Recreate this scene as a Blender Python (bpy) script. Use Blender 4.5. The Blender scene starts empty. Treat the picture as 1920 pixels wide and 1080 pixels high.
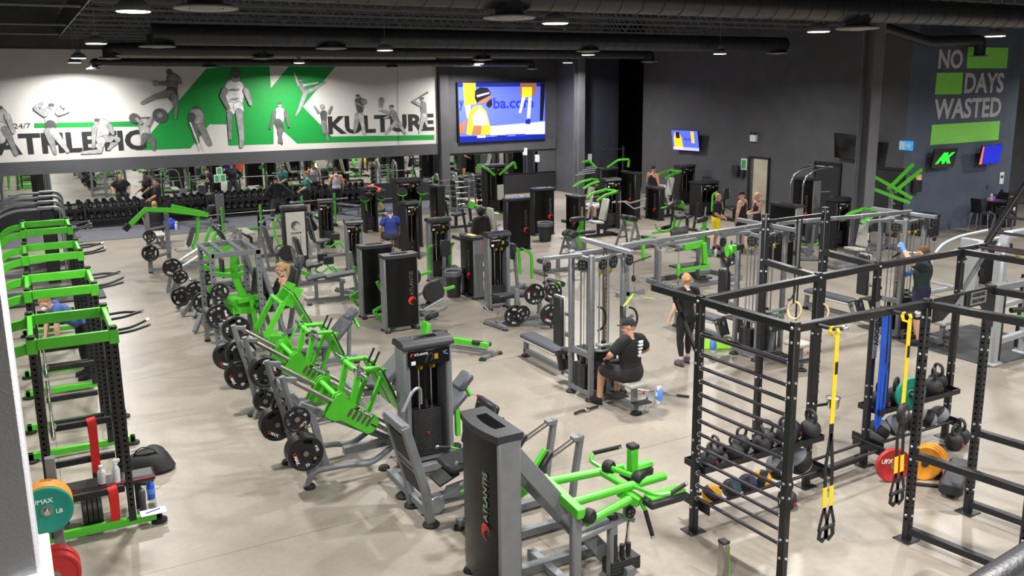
import bpy, bmesh, math, random
from mathutils import Vector as V, Matrix as M4
random.seed(7)
PI = math.pi
scn = bpy.context.scene
COL = scn.collection

# ------------------------------------------------------------------ camera
YAW, PITCH, ROLL, FPX, CYP, EYE = 0.504508, 0.204328, -0.0110114, 1652.24, 504.247, 4.95
_f = V((math.sin(YAW)*math.cos(PITCH), math.cos(YAW)*math.cos(PITCH), -math.sin(PITCH)))
_r = V((math.cos(YAW), -math.sin(YAW), 0)); _u = _r.cross(_f)
CR = _r*math.cos(ROLL) + _u*math.sin(ROLL); CU = -_r*math.sin(ROLL) + _u*math.cos(ROLL)
cam = bpy.data.cameras.new('camera'); co = bpy.data.objects.new('camera', cam); COL.objects.link(co)
co.matrix_world = M4(((CR.x, CU.x, -_f.x, 0), (CR.y, CU.y, -_f.y, 0), (CR.z, CU.z, -_f.z, EYE), (0, 0, 0, 1)))
cam.sensor_width = 36; cam.lens = FPX/1920*36; cam.shift_y = -(540-CYP)/1920; cam.clip_start = .05; cam.clip_end = 300
scn.camera = co
# survey helpers: where the sight line of a measured point meets the floor (or height z) or a wall
def ray(px, py): return CR*((px-960)/FPX) - CU*((py-CYP)/FPX) + _f
def fl(px, py, z=0.0):
    d = ray(px, py); t = (z-EYE)/d.z; return V((d.x*t, d.y*t, z))
def onY(px, py, Y):
    d = ray(px, py); t = Y/d.y; return V((d.x*t, Y, EYE+d.z*t))
def onX(px, py, X):
    d = ray(px, py); t = X/d.x; return V((X, d.y*t, EYE+d.z*t))

# ------------------------------------------------------------------ world, exposure
wd = bpy.data.worlds.new('world'); scn.world = wd; wd.use_nodes = True
wd.node_tree.nodes['Background'].inputs[0].default_value = (.75, .85, 1, 1)
wd.node_tree.nodes['Background'].inputs[1].default_value = .03
scn.view_settings.view_transform = 'Standard'; scn.view_settings.look = 'None'
scn.view_settings.gamma = 1; scn.view_settings.use_curve_mapping = False
scn.view_settings.exposure = 0.0
LAMP_W = 345.0
# lamp grid (x, y): three rows in sight, unseen ones over the camera's end of the hall and beyond the right wall's corner
LAMPS = [(1.4,12.1),(7.5,12.1),(13.5,12.3),(18.8,12.2),(1.6,20.5),(8.6,22.3),(16.1,24.0),(20.1,22.35),
         (1.8,29.6),(1.95,34.35),(9.6,33.9),(17.4,34.2),(20.7,32.4),(1.3,2.6),(6.6,7.3),(13.2,3.9),(18.8,3.0),(6.8,1.5),(24.8,3.5),(24.8,12.5),(30.5,9.0),(33.5,15.5),(-3.8,15),(.9,-2.2),(11,-1)]  # unseen lamps at the camera's end added to brighten near wall and front floor

# ------------------------------------------------------------------ materials
def lin(c):
    c = c/255; return c/12.92 if c <= .04045 else ((c+.055)/1.055)**2.4
MATS = {}
def mat(n, rgb, rough=.5, metal=0, var=.06, scale=8, emit=0, bump=0, alpha=1, trans=0, coat=0):
    m = bpy.data.materials.new(n); m.use_nodes = True; nt = m.node_tree; b = nt.nodes['Principled BSDF']
    c = [lin(v) for v in rgb]
    b.inputs['Roughness'].default_value = rough; b.inputs['Metallic'].default_value = metal
    tc = nt.nodes.new('ShaderNodeTexCoord'); nz = nt.nodes.new('ShaderNodeTexNoise'); nz.inputs['Scale'].default_value = scale
    nt.links.new(tc.outputs['Object'], nz.inputs['Vector'])
    rp = nt.nodes.new('ShaderNodeValToRGB'); rp.color_ramp.elements[0].position = .3; rp.color_ramp.elements[1].position = .7
    rp.color_ramp.elements[0].color = [v*(1-var) for v in c]+[1]; rp.color_ramp.elements[1].color = [min(1, v*(1+var)) for v in c]+[1]
    nt.links.new(nz.outputs['Fac'], rp.inputs['Fac']); nt.links.new(rp.outputs['Color'], b.inputs['Base Color'])
    if emit:
        nt.links.new(rp.outputs['Color'], b.inputs['Emission Color']); b.inputs['Emission Strength'].default_value = emit
    if bump:
        bp = nt.nodes.new('ShaderNodeBump'); bp.inputs['Strength'].default_value = bump; bp.inputs['Distance'].default_value = .01
        n2 = nt.nodes.new('ShaderNodeTexNoise'); n2.inputs['Scale'].default_value = 120; nt.links.new(tc.outputs['Object'], n2.inputs['Vector'])
        nt.links.new(n2.outputs['Fac'], bp.inputs['Height']); nt.links.new(bp.outputs['Normal'], b.inputs['Normal'])
    if trans: b.inputs['Transmission Weight'].default_value = trans
    if alpha < 1: b.inputs['Alpha'].default_value = alpha
    if coat: b.inputs['Coat Weight'].default_value = coat; b.inputs['Coat Roughness'].default_value = .15
    MATS[n] = m; return m
G = mat('green_paint', (76,186,38), .4, coat=.2)
GD = mat('dark_green_paint', (40,140,30), .4)
GREY = mat('grey_powder_coat', (116,119,123), .42, .12, bump=.1)
LGREY = mat('light_grey_metal', (150,153,158), .35, .5)
BLK = mat('black_powder_coat', (25,25,28), .45, bump=.1)
RIG = mat('rig_black', (30,31,34), .4, .1, bump=.1)
PAD = mat('black_vinyl', (36,36,40), .45)
PADG = mat('grey_vinyl', (70,73,80), .5)
CREAM = mat('pale_vinyl', (176,174,166), .5)
RUB = mat('rubber', (24,24,25), .6, bump=.2)
PLA = mat('plastic_shroud', (40,41,46), .5)
PANEL = mat('black_panel', (9,9,10), .32); PANEL.node_tree.nodes['Principled BSDF'].inputs['Specular IOR Level'].default_value = .3
CHR = mat('chrome', (215,215,218), .16, 1)
PALE = mat('pale_panel', (186,182,174), .35, .1)
STEEL = mat('brushed_steel', (165,160,152), .3, 1)
STACK = mat('weight_stack_iron', (30,31,33), .5)
GOLD = mat('gold_pulley', (196,160,40), .4, .4)
RED = mat('red_emblem', (226,52,34), .5)
WHITE = mat('white_print', (235,235,235), .6)
SILV = mat('silver_print', (84,84,86), .5)
PRINTG = mat('pale_green_print', (120,160,120), .5)
DARKP = mat('dark_print', (44,43,46), .6)
WOOD = mat('pale_wood', (205,180,140), .5, var=.15)
RUNG = mat('rung_tube', (52,44,54), .35, .3)
BOLT = mat('zinc_bolt', (200,205,210), .3, .9)
YEL = mat('yellow_webbing', (240,205,30), .7)
BLUEB = mat('blue_band', (25,90,215), .55)
LIME = mat('lime_nylon', (150,225,40), .6)
TEAL = mat('teal_bumper', (22,140,120), .5)
ORNG = mat('orange_bumper', (228,150,40), .5)
REDB = mat('red_bumper', (176,42,40), .5)
NAVY = mat('navy_rubber', (40,54,92), .6)
GBALL = mat('grey_ball_leather', (130,134,142), .6)
TBALL = mat('dark_teal_ball', (44,72,80), .6)
YBALL = mat('yellow_ball', (232,170,40), .6)
REDS = mat('red_strap', (200,32,28), .7)

# ------------------------------------------------------------------ mesh builder
class MB:
    def __init__(s): s.v = []; s.f = []
    def add(s, vs, fs):
        o = len(s.v); s.v += [V(p) for p in vs]; s.f += [tuple(i+o for i in q) for q in fs]; return s
    def hexa(s, c, ax, ay, az, ch=0):
        c = V(c); ax = V(ax); ay = V(ay); az = V(az)
        if ch <= 0:
            P = [c+ax*i+ay*j+az*k for i in (-1, 1) for j in (-1, 1) for k in (-1, 1)]
            return s.add(P, [(0,1,3,2),(4,6,7,5),(0,4,5,1),(2,3,7,6),(0,2,6,4),(1,5,7,3)])
        L = [ax.length, ay.length, az.length]; ch = min(ch, .95*min(L)); q = [1-ch/l for l in L]
        P = []; ix = {}
        for i in (-1, 1):
            for j in (-1, 1):
                for k in (-1, 1):
                    for t in range(3):
                        w = [q[0], q[1], q[2]]; w[t] = 1
                        ix[(i, j, k, t)] = len(P); P.append(c+ax*(i*w[0])+ay*(j*w[1])+az*(k*w[2]))
        F = []
        for i in (-1, 1):
            a = [ix[(i,-1,-1,0)], ix[(i,1,-1,0)], ix[(i,1,1,0)], ix[(i,-1,1,0)]]; F.append(a if i > 0 else a[::-1])
            a = [ix[(-1,i,-1,1)], ix[(-1,i,1,1)], ix[(1,i,1,1)], ix[(1,i,-1,1)]]; F.append(a if i > 0 else a[::-1])
            a = [ix[(-1,-1,i,2)], ix[(1,-1,i,2)], ix[(1,1,i,2)], ix[(-1,1,i,2)]]; F.append(a if i > 0 else a[::-1])
        for a in (-1, 1):
            for b in (-1, 1):
                F.append((ix[(-1,a,b,1)], ix[(1,a,b,1)], ix[(1,a,b,2)], ix[(-1,a,b,2)]))
                F.append((ix[(a,-1,b,0)], ix[(a,1,b,0)], ix[(a,1,b,2)], ix[(a,-1,b,2)]))
                F.append((ix[(a,b,-1,0)], ix[(a,b,1,0)], ix[(a,b,1,1)], ix[(a,b,-1,1)]))
                for k in (-1, 1): F.append(tuple(ix[(a,b,k,t)] for t in range(3)))
        return s.add(P, F)
    def box(s, c, d, ch=0, rx=0, ry=0, rz=0):
        R = M4.Rotation(rz, 3, 'Z') @ M4.Rotation(ry, 3, 'Y') @ M4.Rotation(rx, 3, 'X')
        return s.hexa(c, R@V((d[0]/2,0,0)), R@V((0,d[1]/2,0)), R@V((0,0,d[2]/2)), ch)
    def beam(s, a, b, w=.07, h=None, ch=.006, up=(0,0,1)):
        a = V(a); b = V(b); d = b-a; L = d.length; d = d/L; up = V(up)
        if abs(d.dot(up)) > .98: up = V((0,1,0)) if abs(d.y) < .9 else V((1,0,0))
        x = d.cross(up).normalized(); z = x.cross(d); h = h or w
        return s.hexa((a+b)/2, d*(L/2), x*(w/2), z*(h/2), ch)
    def sweep(s, pts, rad, n=10, sq=None, close=True, fil=0, fn=4):
        P = [V(p) for p in pts]
        if fil and len(P) > 2:
            Q = [P[0]]
            for i in range(1, len(P)-1):
                a, b, c = P[i-1], P[i], P[i+1]; l = min(fil, (a-b).length*.48, (c-b).length*.48)
                p = b+(a-b).normalized()*l; q = b+(c-b).normalized()*l
                for k in range(fn+1):
                    t = k/fn; Q.append(p*(1-t)**2+b*(2*t*(1-t))+q*t*t)
            P = Q+[P[-1]]
        m = len(P); R = rad if isinstance(rad, (list, tuple)) else [rad]*m
        T = [((P[min(i+1, m-1)]-P[max(i-1, 0)])).normalized() for i in range(m)]
        up = V((0,0,1)) if abs(T[0].z) < .9 else V((0,1,0)) if abs(T[0].y) < .9 else V((1,0,0))
        x = T[0].cross(up).normalized(); vs = []; fs = []
        for i in range(m):
            x = (x-T[i]*x.dot(T[i])).normalized(); y = T[i].cross(x)
            if sq:
                w, h = sq[0]/2, sq[1]/2; c = min(w, h)*.22
                ring = [(w,-h+c),(w,h-c),(w-c,h),(-w+c,h),(-w,h-c),(-w,-h+c),(-w+c,-h),(w-c,-h)]
            else: ring = [(R[i]*math.cos(2*PI*k/n), R[i]*math.sin(2*PI*k/n)) for k in range(n)]
            vs += [P[i]+x*a+y*b for a, b in ring]
        k = 8 if sq else n
        for i in range(m-1):
            for j in range(k): fs.append((i*k+j, i*k+(j+1) % k, (i+1)*k+(j+1) % k, (i+1)*k+j))
        if close: fs.append(tuple(range(k-1, -1, -1))); fs.append(tuple((m-1)*k+j for j in range(k)))
        return s.add(vs, fs)
    def cyl(s, a, b, r, n=14, r2=None): return s.sweep([a, b], [r, r if r2 is None else r2], n)
    def lathe(s, prof, o=(0,0,0), ax=(0,0,1), n=24):
        o = V(o); z = V(ax).normalized(); up = V((1,0,0)) if abs(z.x) < .9 else V((0,1,0)); x = z.cross(up).normalized(); y = z.cross(x)
        vs = []; fs = []
        for r, h in prof: vs += [o+z*h+x*(r*math.cos(2*PI*k/n))+y*(r*math.sin(2*PI*k/n)) for k in range(n)]
        m = len(prof)
        for i in range(m-1):
            for j in range(n): fs.append((i*n+j, i*n+(j+1) % n, (i+1)*n+(j+1) % n, (i+1)*n+j))
        if prof[0][0] > 1e-6: fs.append(tuple(range(n-1, -1, -1)))
        if prof[-1][0] > 1e-6: fs.append(tuple((m-1)*n+j for j in range(n)))
        return s.add(vs, fs)
    def prism(s, out, o, x, y, th):
        o = V(o); x = V(x); y = V(y); n = x.cross(y).normalized(); k = len(out)
        vs = [o+x*a+y*b-n*(th/2) for a, b in out]+[o+x*a+y*b+n*(th/2) for a, b in out]
        return s.add(vs, [tuple(range(k-1, -1, -1)), tuple(range(k, 2*k))]+[(i, (i+1) % k, k+(i+1) % k, k+i) for i in range(k)])
    def ball(s, c, r, n=14, m=9, sc=(1,1,1)):
        c = V(c); vs = []; fs = []
        for i in range(m+1):
            t = PI*i/m
            vs += [c+V((sc[0]*r*math.sin(t)*math.cos(2*PI*k/n), sc[1]*r*math.sin(t)*math.sin(2*PI*k/n), sc[2]*r*math.cos(t))) for k in range(n)]
        for i in range(m):
            for j in range(n): fs.append((i*n+j, (i+1)*n+j, (i+1)*n+(j+1) % n, i*n+(j+1) % n))
        return s.add(vs, fs)
    def pad(s, c, ax, ay, az, e=.3):
        """upholstered cushion: half axes, az is the thickness"""
        return s.hexa(c, ax, ay, az, e*min(V(ax).length, V(ay).length, V(az).length*2))
    def mesh(s, name, m=None, smooth=40):
        me = bpy.data.meshes.new(name); me.from_pydata([tuple(p) for p in s.v], [], s.f); me.validate()
        bm = bmesh.new(); bm.from_mesh(me); bmesh.ops.remove_doubles(bm, verts=bm.verts, dist=1e-5)
        bmesh.ops.recalc_face_normals(bm, faces=bm.faces); bm.to_mesh(me); bm.free()
        if m: me.materials.append(m)
        if smooth:
            me.shade_smooth(); me.set_sharp_from_angle(angle=math.radians(smooth))
        return me
    def build(s, name, m, parent=None, T=None, smooth=40, label=None):
        o = bpy.data.objects.new(name, s.mesh(name, m, smooth)); COL.objects.link(o)
        if parent: o.parent = parent
        if T is not None: o.matrix_basis = T
        if label: o['label'] = label
        return o
def XF(loc=(0,0,0), rz=0, rx=0, ry=0):
    return M4.Translation(V(loc)) @ M4.Rotation(rz, 4, 'Z') @ M4.Rotation(ry, 4, 'Y') @ M4.Rotation(rx, 4, 'X')
def tag(o, label, cat, group=None, kind=None):
    o['label'] = label; o['category'] = cat
    if group: o['group'] = group
    if kind: o['kind'] = kind
    return o
def thing(name, label, cat, loc=(0,0,0), rz=0, group=None):
    o = bpy.data.objects.new(name, None); COL.objects.link(o); o.empty_display_size = .1
    o.location = V(loc); o.rotation_euler = (0,0,rz); return tag(o, label, cat, group)
def struct(o): o['kind'] = 'structure'; return o
def kids(o): return [c for c in ALLKIDS.get(o.name, [])] if False else list(o.children)
def dup(root, label, loc, rz=0, group=None):
    r = root.copy(); COL.objects.link(r); r.location = V(loc); r.rotation_euler = (0,0,rz); r['label'] = label
    if group: r['group'] = group
    for ch in root.children:
        c = ch.copy(); COL.objects.link(c); c.parent = r
        for g in ch.children:
            d = g.copy(); COL.objects.link(d); d.parent = c
    return r
ORD = ['first','second','third','fourth','fifth','sixth','seventh','eighth','ninth','tenth','eleventh','twelfth','thirteenth','fourteenth','fifteenth','sixteenth']
# raised lettering: a font curve turned to a mesh, lying in the local XY plane
def text_mesh(t, size, bold=.0, ext=.002, m=None, cx=True):
    cu = bpy.data.curves.new('lettering', 'FONT'); cu.body = t; cu.size = size; cu.offset = bold*size; cu.extrude = ext
    cu.align_x = 'CENTER' if cx else 'LEFT'; cu.align_y = 'CENTER' if cx else 'BOTTOM_BASELINE'; cu.resolution_u = 3
    o = bpy.data.objects.new('lettering_curve', cu); COL.objects.link(o)
    dg = bpy.context.evaluated_depsgraph_get(); dg.update()
    me = bpy.data.meshes.new_from_object(o.evaluated_get(dg)); bpy.data.objects.remove(o); bpy.data.curves.remove(cu)
    me.materials.clear()
    if m: me.materials.append(m)
    return me
TXT = {}
def letter(t, size, m, parent, T, bold=.015, name='lettering', ext=.002, sx=1, label=None):
    k = (t, size, bold, m.name, ext)
    if k not in TXT: TXT[k] = text_mesh(t, size, bold, ext, m)
    o = bpy.data.objects.new(name, TXT[k]); COL.objects.link(o)
    if parent: o.parent = parent
    o.matrix_basis = T @ M4.Diagonal((sx, 1, 1, 1))
    if label: o['label'] = label
    return o
def frame(o, x, y):
    """matrix whose local x, y run along the given directions"""
    x = V(x).normalized(); y = V(y); y = (y-x*y.dot(x)).normalized(); z = x.cross(y)
    return M4(((x.x,y.x,z.x,o[0]),(x.y,y.y,z.y,o[1]),(x.z,y.z,z.z,o[2]),(0,0,0,1)))

# ------------------------------------------------------------------ the hall
XR, YB, YN = 25.1, 36.1, 18.8
def wallmat(n, rgb, rough=.7, var=.1):
    return mat(n, rgb, rough, var=var, scale=1.5, bump=.15)
WD = wallmat('charcoal_wall', (80,80,84)); WBK = wallmat('black_wall', (34,34,38)); WBL = wallmat('slate_wall', (84,94,112))
WGR = wallmat('grey_wall', (150,152,156)); WWH = wallmat('mural_white', (214,211,206), .6, .03)
CEIL = wallmat('ceiling_black', (30,31,36), .8)
# floor: polished concrete
fm = bpy.data.materials.new('polished_concrete'); fm.use_nodes = True; nt = fm.node_tree; b = nt.nodes['Principled BSDF']
tc = nt.nodes.new('ShaderNodeTexCoord')
def noise(sc, det=6, dist=0):
    n = nt.nodes.new('ShaderNodeTexNoise'); n.inputs['Scale'].default_value = sc; n.inputs['Detail'].default_value = det
    n.inputs['Distortion'].default_value = dist; nt.links.new(tc.outputs['Object'], n.inputs['Vector']); return n
def ramp(src, a, bb, p=.3, q=.7):
    r = nt.nodes.new('ShaderNodeValToRGB'); r.color_ramp.elements[0].position = p; r.color_ramp.elements[1].position = q
    r.color_ramp.elements[0].color = a; r.color_ramp.elements[1].color = bb; nt.links.new(src, r.inputs['Fac']); return r
n1 = noise(.7, 4, .2); n2 = noise(14, 10); n3 = noise(160, 3)
c1 = [lin(v) for v in (140,132,121)]+[1]; c2 = [lin(v) for v in (159,151,139)]+[1]
r1 = ramp(n1.outputs['Fac'], c1, c2)
r2 = ramp(n2.outputs['Fac'], (.93,.93,.93,1), (1.04,1.04,1.04,1)); r3 = ramp(n3.outputs['Fac'], (.9,.9,.9,1), (1,1,1,1), .35, .6)
def mul(a, c):
    x = nt.nodes.new('ShaderNodeMixRGB'); x.blend_type = 'MULTIPLY'; x.inputs[0].default_value = 1
    nt.links.new(a, x.inputs[1]); nt.links.new(c, x.inputs[2]); return x.outputs[0]
# saw-cut joints every 4.5 m
br = nt.nodes.new('ShaderNodeTexBrick'); br.offset = 0; br.inputs['Scale'].default_value = 1
br.inputs['Brick Width'].default_value = 4.6; br.inputs['Row Height'].default_value = 4.6; br.inputs['Mortar Size'].default_value = .006
br.inputs['Color1'].default_value = br.inputs['Color2'].default_value = (1,1,1,1); br.inputs['Mortar'].default_value = (.55,.53,.5,1)
nt.links.new(tc.outputs['Object'], br.inputs['Vector'])
nt.links.new(mul(mul(mul(r1.outputs[0], r2.outputs[0]), r3.outputs[0]), br.outputs['Color']), b.inputs['Base Color'])
rr = ramp(n1.outputs['Fac'], (.33,.33,.33,1), (.37,.37,.37,1)); nt.links.new(rr.outputs[0], b.inputs['Roughness'])
b.inputs['Specular IOR Level'].default_value = .35
struct(MB().box((16,16,-.1), (60,48,.2)).build('floor', fm, smooth=0))
MATM = mat('rubber_matting', (84,86,92), .75, var=.12, scale=3, bump=.3)
o = MB().box((7.6,34.2,.008), (18.6,3.75,.016)).build('rubber_flooring', MATM, smooth=0)
tag(o, 'dark grey rubber matting along the mirror wall in front of the dumbbell racks', 'floor mat')
def wall(n, a, b, z0, z1, m, th=.2):
    """wall slab whose visible face runs from a to b (thickness goes to the left of a->b)"""
    a = V((a[0],a[1],0)); b = V((b[0],b[1],0)); d = (b-a); L = d.length; d /= L; nrm = V((-d.y, d.x, 0))
    return struct(MB().hexa((a+b)/2+nrm*th/2+V((0,0,(z0+z1)/2)), d*L/2, nrm*th/2, V((0,0,(z1-z0)/2))).build(n, m, smooth=0))
ZT = 7.9
wall('wall_back', (-6,YB), (22.4,YB), 0, ZT, WD)
wall('wall_side', (22.4,YB+.2), (22.4,34.1), 0, ZT, WD).hide_render = False
wall('wall_back.001', (22.4,34.1), (24.6,34.1), 0, ZT, wallmat('blue_black_wall', (52,54,68)))
wall('wall_side.001', (24.6,34.1), (24.6,37.2), 0, ZT, WBK)
wall('wall_back.002', (24.6,37.2), (27,37.2), 0, ZT, WBK)
# right wall with the office doorway cut out of it
wall('wall_right', (XR,32.9), (XR,25.95), 0, ZT, WD)
wall('wall_right.001', (XR,24.9), (XR,YN+.08), 0, ZT, WD)
wall('wall_right.002', (XR,25.95), (XR,24.9), 2.1, ZT, WD)
wall('wall_back.003', (XR+.2,32.9), (27,32.9), 0, ZT, WBK)
wall('wall_front', (XR-.004,YN), (30.604,YN), 0, ZT, WBL)
wall('wall_side.002', (30.6,YN+.1), (30.6,24), 0, ZT, WBL)
wall('wall_back.004', (30.6,24), (46,24), 0, ZT, WGR)
wall('wall_left', (-6,-8), (-6,YB), 0, ZT, WGR)
wall('wall_behind', (46,-8), (-6,-8), 0, ZT, WGR)
wall('wall_far_right', (46,24), (46,-8), 0, ZT, WGR)
struct(MB().box((20,14,ZT+.1), (53,46,.2)).build('ceiling', CEIL, smooth=0))
# grey end of the wall beside the viewer, and the black handrail of the gallery
OFFW = wallmat('painted_plaster', (128,128,130), .5)
p0 = ray(70,1000); q = p0*(2.6/p0.y)
struct(MB().box((q.x-.75, q.y, 2.8), (1.5,.18,5.6), .01).build('wall_near', OFFW))
struct(MB().box((q.x-.03, q.y+.02, EYE+ray(88,1042).z*2.6/ray(88,1042).y-.2), (.11,.26,.4), .004).build('trim_1', mat('white_trim', (232,232,235), .5)))
a = ray(1800,1150)*2.2; c = ray(2040,1000)*2.2
struct(MB().sweep([a+V((0,0,EYE)), c+V((0,0,EYE))], .06, 16).build('railing', BLK))
wall('wall_side.003', (27,32.9), (27,37.2), 0, ZT, WBK)
# mirrors on the back wall
MIR = bpy.data.materials.new('mirror_glass'); MIR.use_nodes = True; b = MIR.node_tree.nodes['Principled BSDF']
b.inputs['Base Color'].default_value = (.8,.83,.81,1); b.inputs['Metallic'].default_value = 1; b.inputs['Roughness'].default_value = .015
def mirror(x0, x1, z0, z1, label):
    t = thing('wall_mirror', label, 'mirror', ((x0+x1)/2, YB, z0))
    w = x1-x0; h = z1-z0
    MB().box((0,-.012,h/2), (w,.02,h)).build('mirror_glass', MIR, t, smooth=0)
    MB().box((0,-.02,-.02), (w,.04,.04)).build('bottom_rail', BLK, t)
mirror(-5.9, 16.2, .9, 2.03, 'long wall mirror under the mural behind the dumbbell racks')
mirror(16.75, 22.35, .96, 1.93, 'shorter wall mirror under the big video screen')
struct(MB().box((8.2,YB-.04,2.26), (28.3,.1,.46)).build('trim_2', WD))
struct(MB().box((8.2,YB-.03,.44), (28.3,.06,.88)).build('trim_3', WBK))
struct(MB().box((16.5,YB-.12,3.95), (.42,.26,7.9), .01).build('column', WD))
def hcol(x, y, w, z1, n):
    m = MB(); m.box((x,y-w/2,z1/2), (w,.03,z1)); m.box((x,y+w/2,z1/2), (w,.03,z1)); m.box((x,y,z1/2), (.03,w,z1))
    m.box((x,y,.02), (w+.15,w+.15,.04)); return struct(m.build(n, wallmat('column_paint_'+n, (104,105,110), .35), smooth=0))
hcol(22.2, 33.75, .34, ZT, 'column_rear')
cr = fl(1611, 476); hcol(cr.x, cr.y, .4, ZT, 'column_right')

# ---- mural: flat painted shapes on the white board
def flat(name, pts, m, parent, Y, o, s=1/1.0, ox=0, oy=0):
    """a painted shape: outline measured on the wall, 4 mm proud"""
    P = [onY(ox+p[0]*s, oy+p[1]*s, Y) for p in pts]
    mb = MB(); k = len(P); mb.add([p-V(o) for p in P]+[p+V((0,.006,0))-V(o) for p in P], [tuple(range(k))]+[(i,(i+1)%k,k+(i+1)%k,k+i) for i in range(k)])
    return mb.build(name, m, parent, smooth=0)
MX = 5.0; MZ = 2.5
mural = thing('wall_mural', 'huge white wall mural with green letters and grey athletes', 'mural', (MX, YB, MZ))
MB().box((16.25/2-6/2-MX+.0,-.02,1.96), (22.25,.04,3.92)).build('board', WWH, mural, smooth=0)
MG = mat('mural_green', (12,150,60), .6, var=.03); MO = (MX, YB, MZ)
MK = [(255,282),(396,118),(505,118),(508,165),(545,120),(633,120),(568,200),(622,256),(814,253),(814,262),(557,269),(533,247),(513,233),(513,270),(428,273),(425,233),(393,233),(357,278)]
flat('green_letterform', MK, MG, mural, YB-.046, MO)
flat('green_stripe', [(64,231),(273,227),(270,237),(64,240)], MG, mural, YB-.046, MO)
def wtext(t, px0, py0, px1, py1, Y, m, parent, o, bold=.02, name='lettering'):
    """lettering fitted to the measured left-bottom and right-top corners on the wall"""
    a = onY(px0, py0, Y); c = onY(px1, py1, Y); me = text_mesh(t, 1, bold, .002, m, cx=False)
    xs = [v.co.x for v in me.vertices]; ys = [v.co.y for v in me.vertices]; sx = (c.x-a.x)/(max(xs)-min(xs)); sy = (c.z-a.z)/(max(ys)-min(ys))
    for v in me.vertices:
        x, y, z = v.co; v.co = ((x-min(xs))*sx+a.x-o[0], Y-z-o[1], (y-min(ys))*sy+a.z-o[2])
    ob = bpy.data.objects.new(name, me); COL.objects.link(ob); ob.parent = parent; return ob
wtext('ATHLETIC', -8, 292, 272, 243, YB-.05, DARKP, mural, MO, .035)
wtext('KULTURE', 616, 252, 813, 213, YB-.05, DARKP, mural, MO, .035)
wtext('24/7', 26, 241, 57, 231, YB-.05, DARKP, mural, MO, .0)
SK = [mat('mural_grey_%d' % i, (c,c,c), .7, var=.25, scale=5) for i, c in enumerate((182,158,130,104,84,222))]
def fig(limbs, Y=YB-.052):
    """a generic athlete: tapered flat strokes (points and widths measured in thirds of a pixel) in greys"""
    g = None; dy = 0; L2 = []
    for pts, wd_, sh in limbs:
        if len(pts) == 1 and sh == 3: x, y = pts[0]; w = wd_[0]; L2 += [(pts, [w*.92], 1), ([(x-w*.35,y-w*.55),(x+w*.35,y-w*.55)], [w*.6,w*.6], 4), ([(x-w*.3,y+w*.05)], [w*.12], 4), ([(x+w*.3,y+w*.05)], [w*.12], 4)]
        else: L2 += [(pts, [v*1.14 for v in (wd_ if isinstance(wd_, (list, tuple)) else [wd_]*len(pts))], min(4, sh+2) if sh != 5 else 2), (pts, wd_, sh)]
    for pts, wd_, sh in L2:
        dy -= .0022
        P = [onY(p[0]/3, p[1]/3, Y+dy) for p in pts]; W = [w/3*.0166 for w in (wd_ if isinstance(wd_, (list, tuple)) else [wd_]*len(pts))]
        mb = MB(); m = len(P)
        for i in range(m-1):
            d = (P[i+1]-P[i]); d.y = 0; d.normalize(); nr = V((-d.z,0,d.x))
            mb.add([P[i]+nr*W[i]-V(MO), P[i]-nr*W[i]-V(MO), P[i+1]-nr*W[i+1]-V(MO), P[i+1]+nr*W[i+1]-V(MO)], [(0,1,2,3)])
        for i in range(m):
            mb.add([P[i]+V((W[i]*math.cos(2*PI*k/12),-.0008-.0002*i,W[i]*math.sin(2*PI*k/12)))-V(MO) for k in range(12)], [tuple(range(12))])
        o = mb.build('athlete_figure' if g is None else 'painted_limb', SK[sh], mural if g is None else g, smooth=0)
        if g is None: g = o
    return g
fig([([(0,640),(20,700)],[36,30],1),([(10,720),(0,780)],[36,30],0),([(30,730),(60,790),(90,865)],[22,16,12],2),([(0,615)],[18],3),([(40,650),(75,740)],[16,12],1)])
fig([([(290,640),(285,700)],[44,28],0),([(285,705),(285,725)],[30,26],4),([(272,740),(310,860)],[24,10],1),([(300,740),(380,850)],[24,10],0),([(290,600)],[18],3),([(250,640),(205,610),(235,580)],[18,16,10],1),([(330,635),(375,620),(350,590)],[18,16,10],1)])
fig([([(575,710),(570,780)],[48,34],0),([(590,780),(660,785),(610,840)],[22,18,8],1),([(570,790),(560,850),(460,860)],[24,14,8],0),([(545,685)],[18],3),([(530,720),(525,830)],[16,8],1),([(615,710),(635,750)],[16,10],1)])
fig([([(810,690),(815,770)],[32,28],0),([(820,770),(860,790),(865,840)],[26,18,10],3),([(815,775),(800,810)],[20,10],3),([(850,660),(760,665)],[4,4],3),([(900,650)],[44],4),([(900,648)],[18],2),([(755,665)],[30],4),([(790,690),(770,670)],[12,10],1),([(830,700),(850,665)],[12,8],1)])
fig([([(970,440),(970,510)],[34,28],2),([(965,520),(975,545)],[36,30],4),([(960,525),(870,545),(800,580)],[24,14,10],2),([(980,545),(990,600),(985,660)],[22,12,10],2),([(953,405)],[17],4),([(940,470),(880,470)],[14,8],2),([(1000,440),(1015,465)],[14,10],2),([(877,470)],[18],1)])
fig([([(1105,650),(1115,700)],[46,38],1),([(1090,710),(1110,800)],[24,14],3),([(1130,710),(1180,810)],[24,14],2),([(1108,615)],[20],3),([(1080,650),(1075,700)],[20,14],4),([(1070,690),(1128,840)],[5,5],5)])
fig([([(1320,500),(1320,570)],[66,56],5),([(1295,600),(1300,620)],[34,30],5),([(1340,600),(1345,620)],[34,30],5),([(1292,640),(1295,780)],[18,10],2),([(1345,630),(1360,770),(1358,820)],[24,16,14],1),([(1325,435)],[30],1),([(1325,410)],[32],4),([(1265,510),(1250,540),(1285,610)],[20,16,12],2),([(1385,510),(1410,585)],[20,12],1)])
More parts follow.
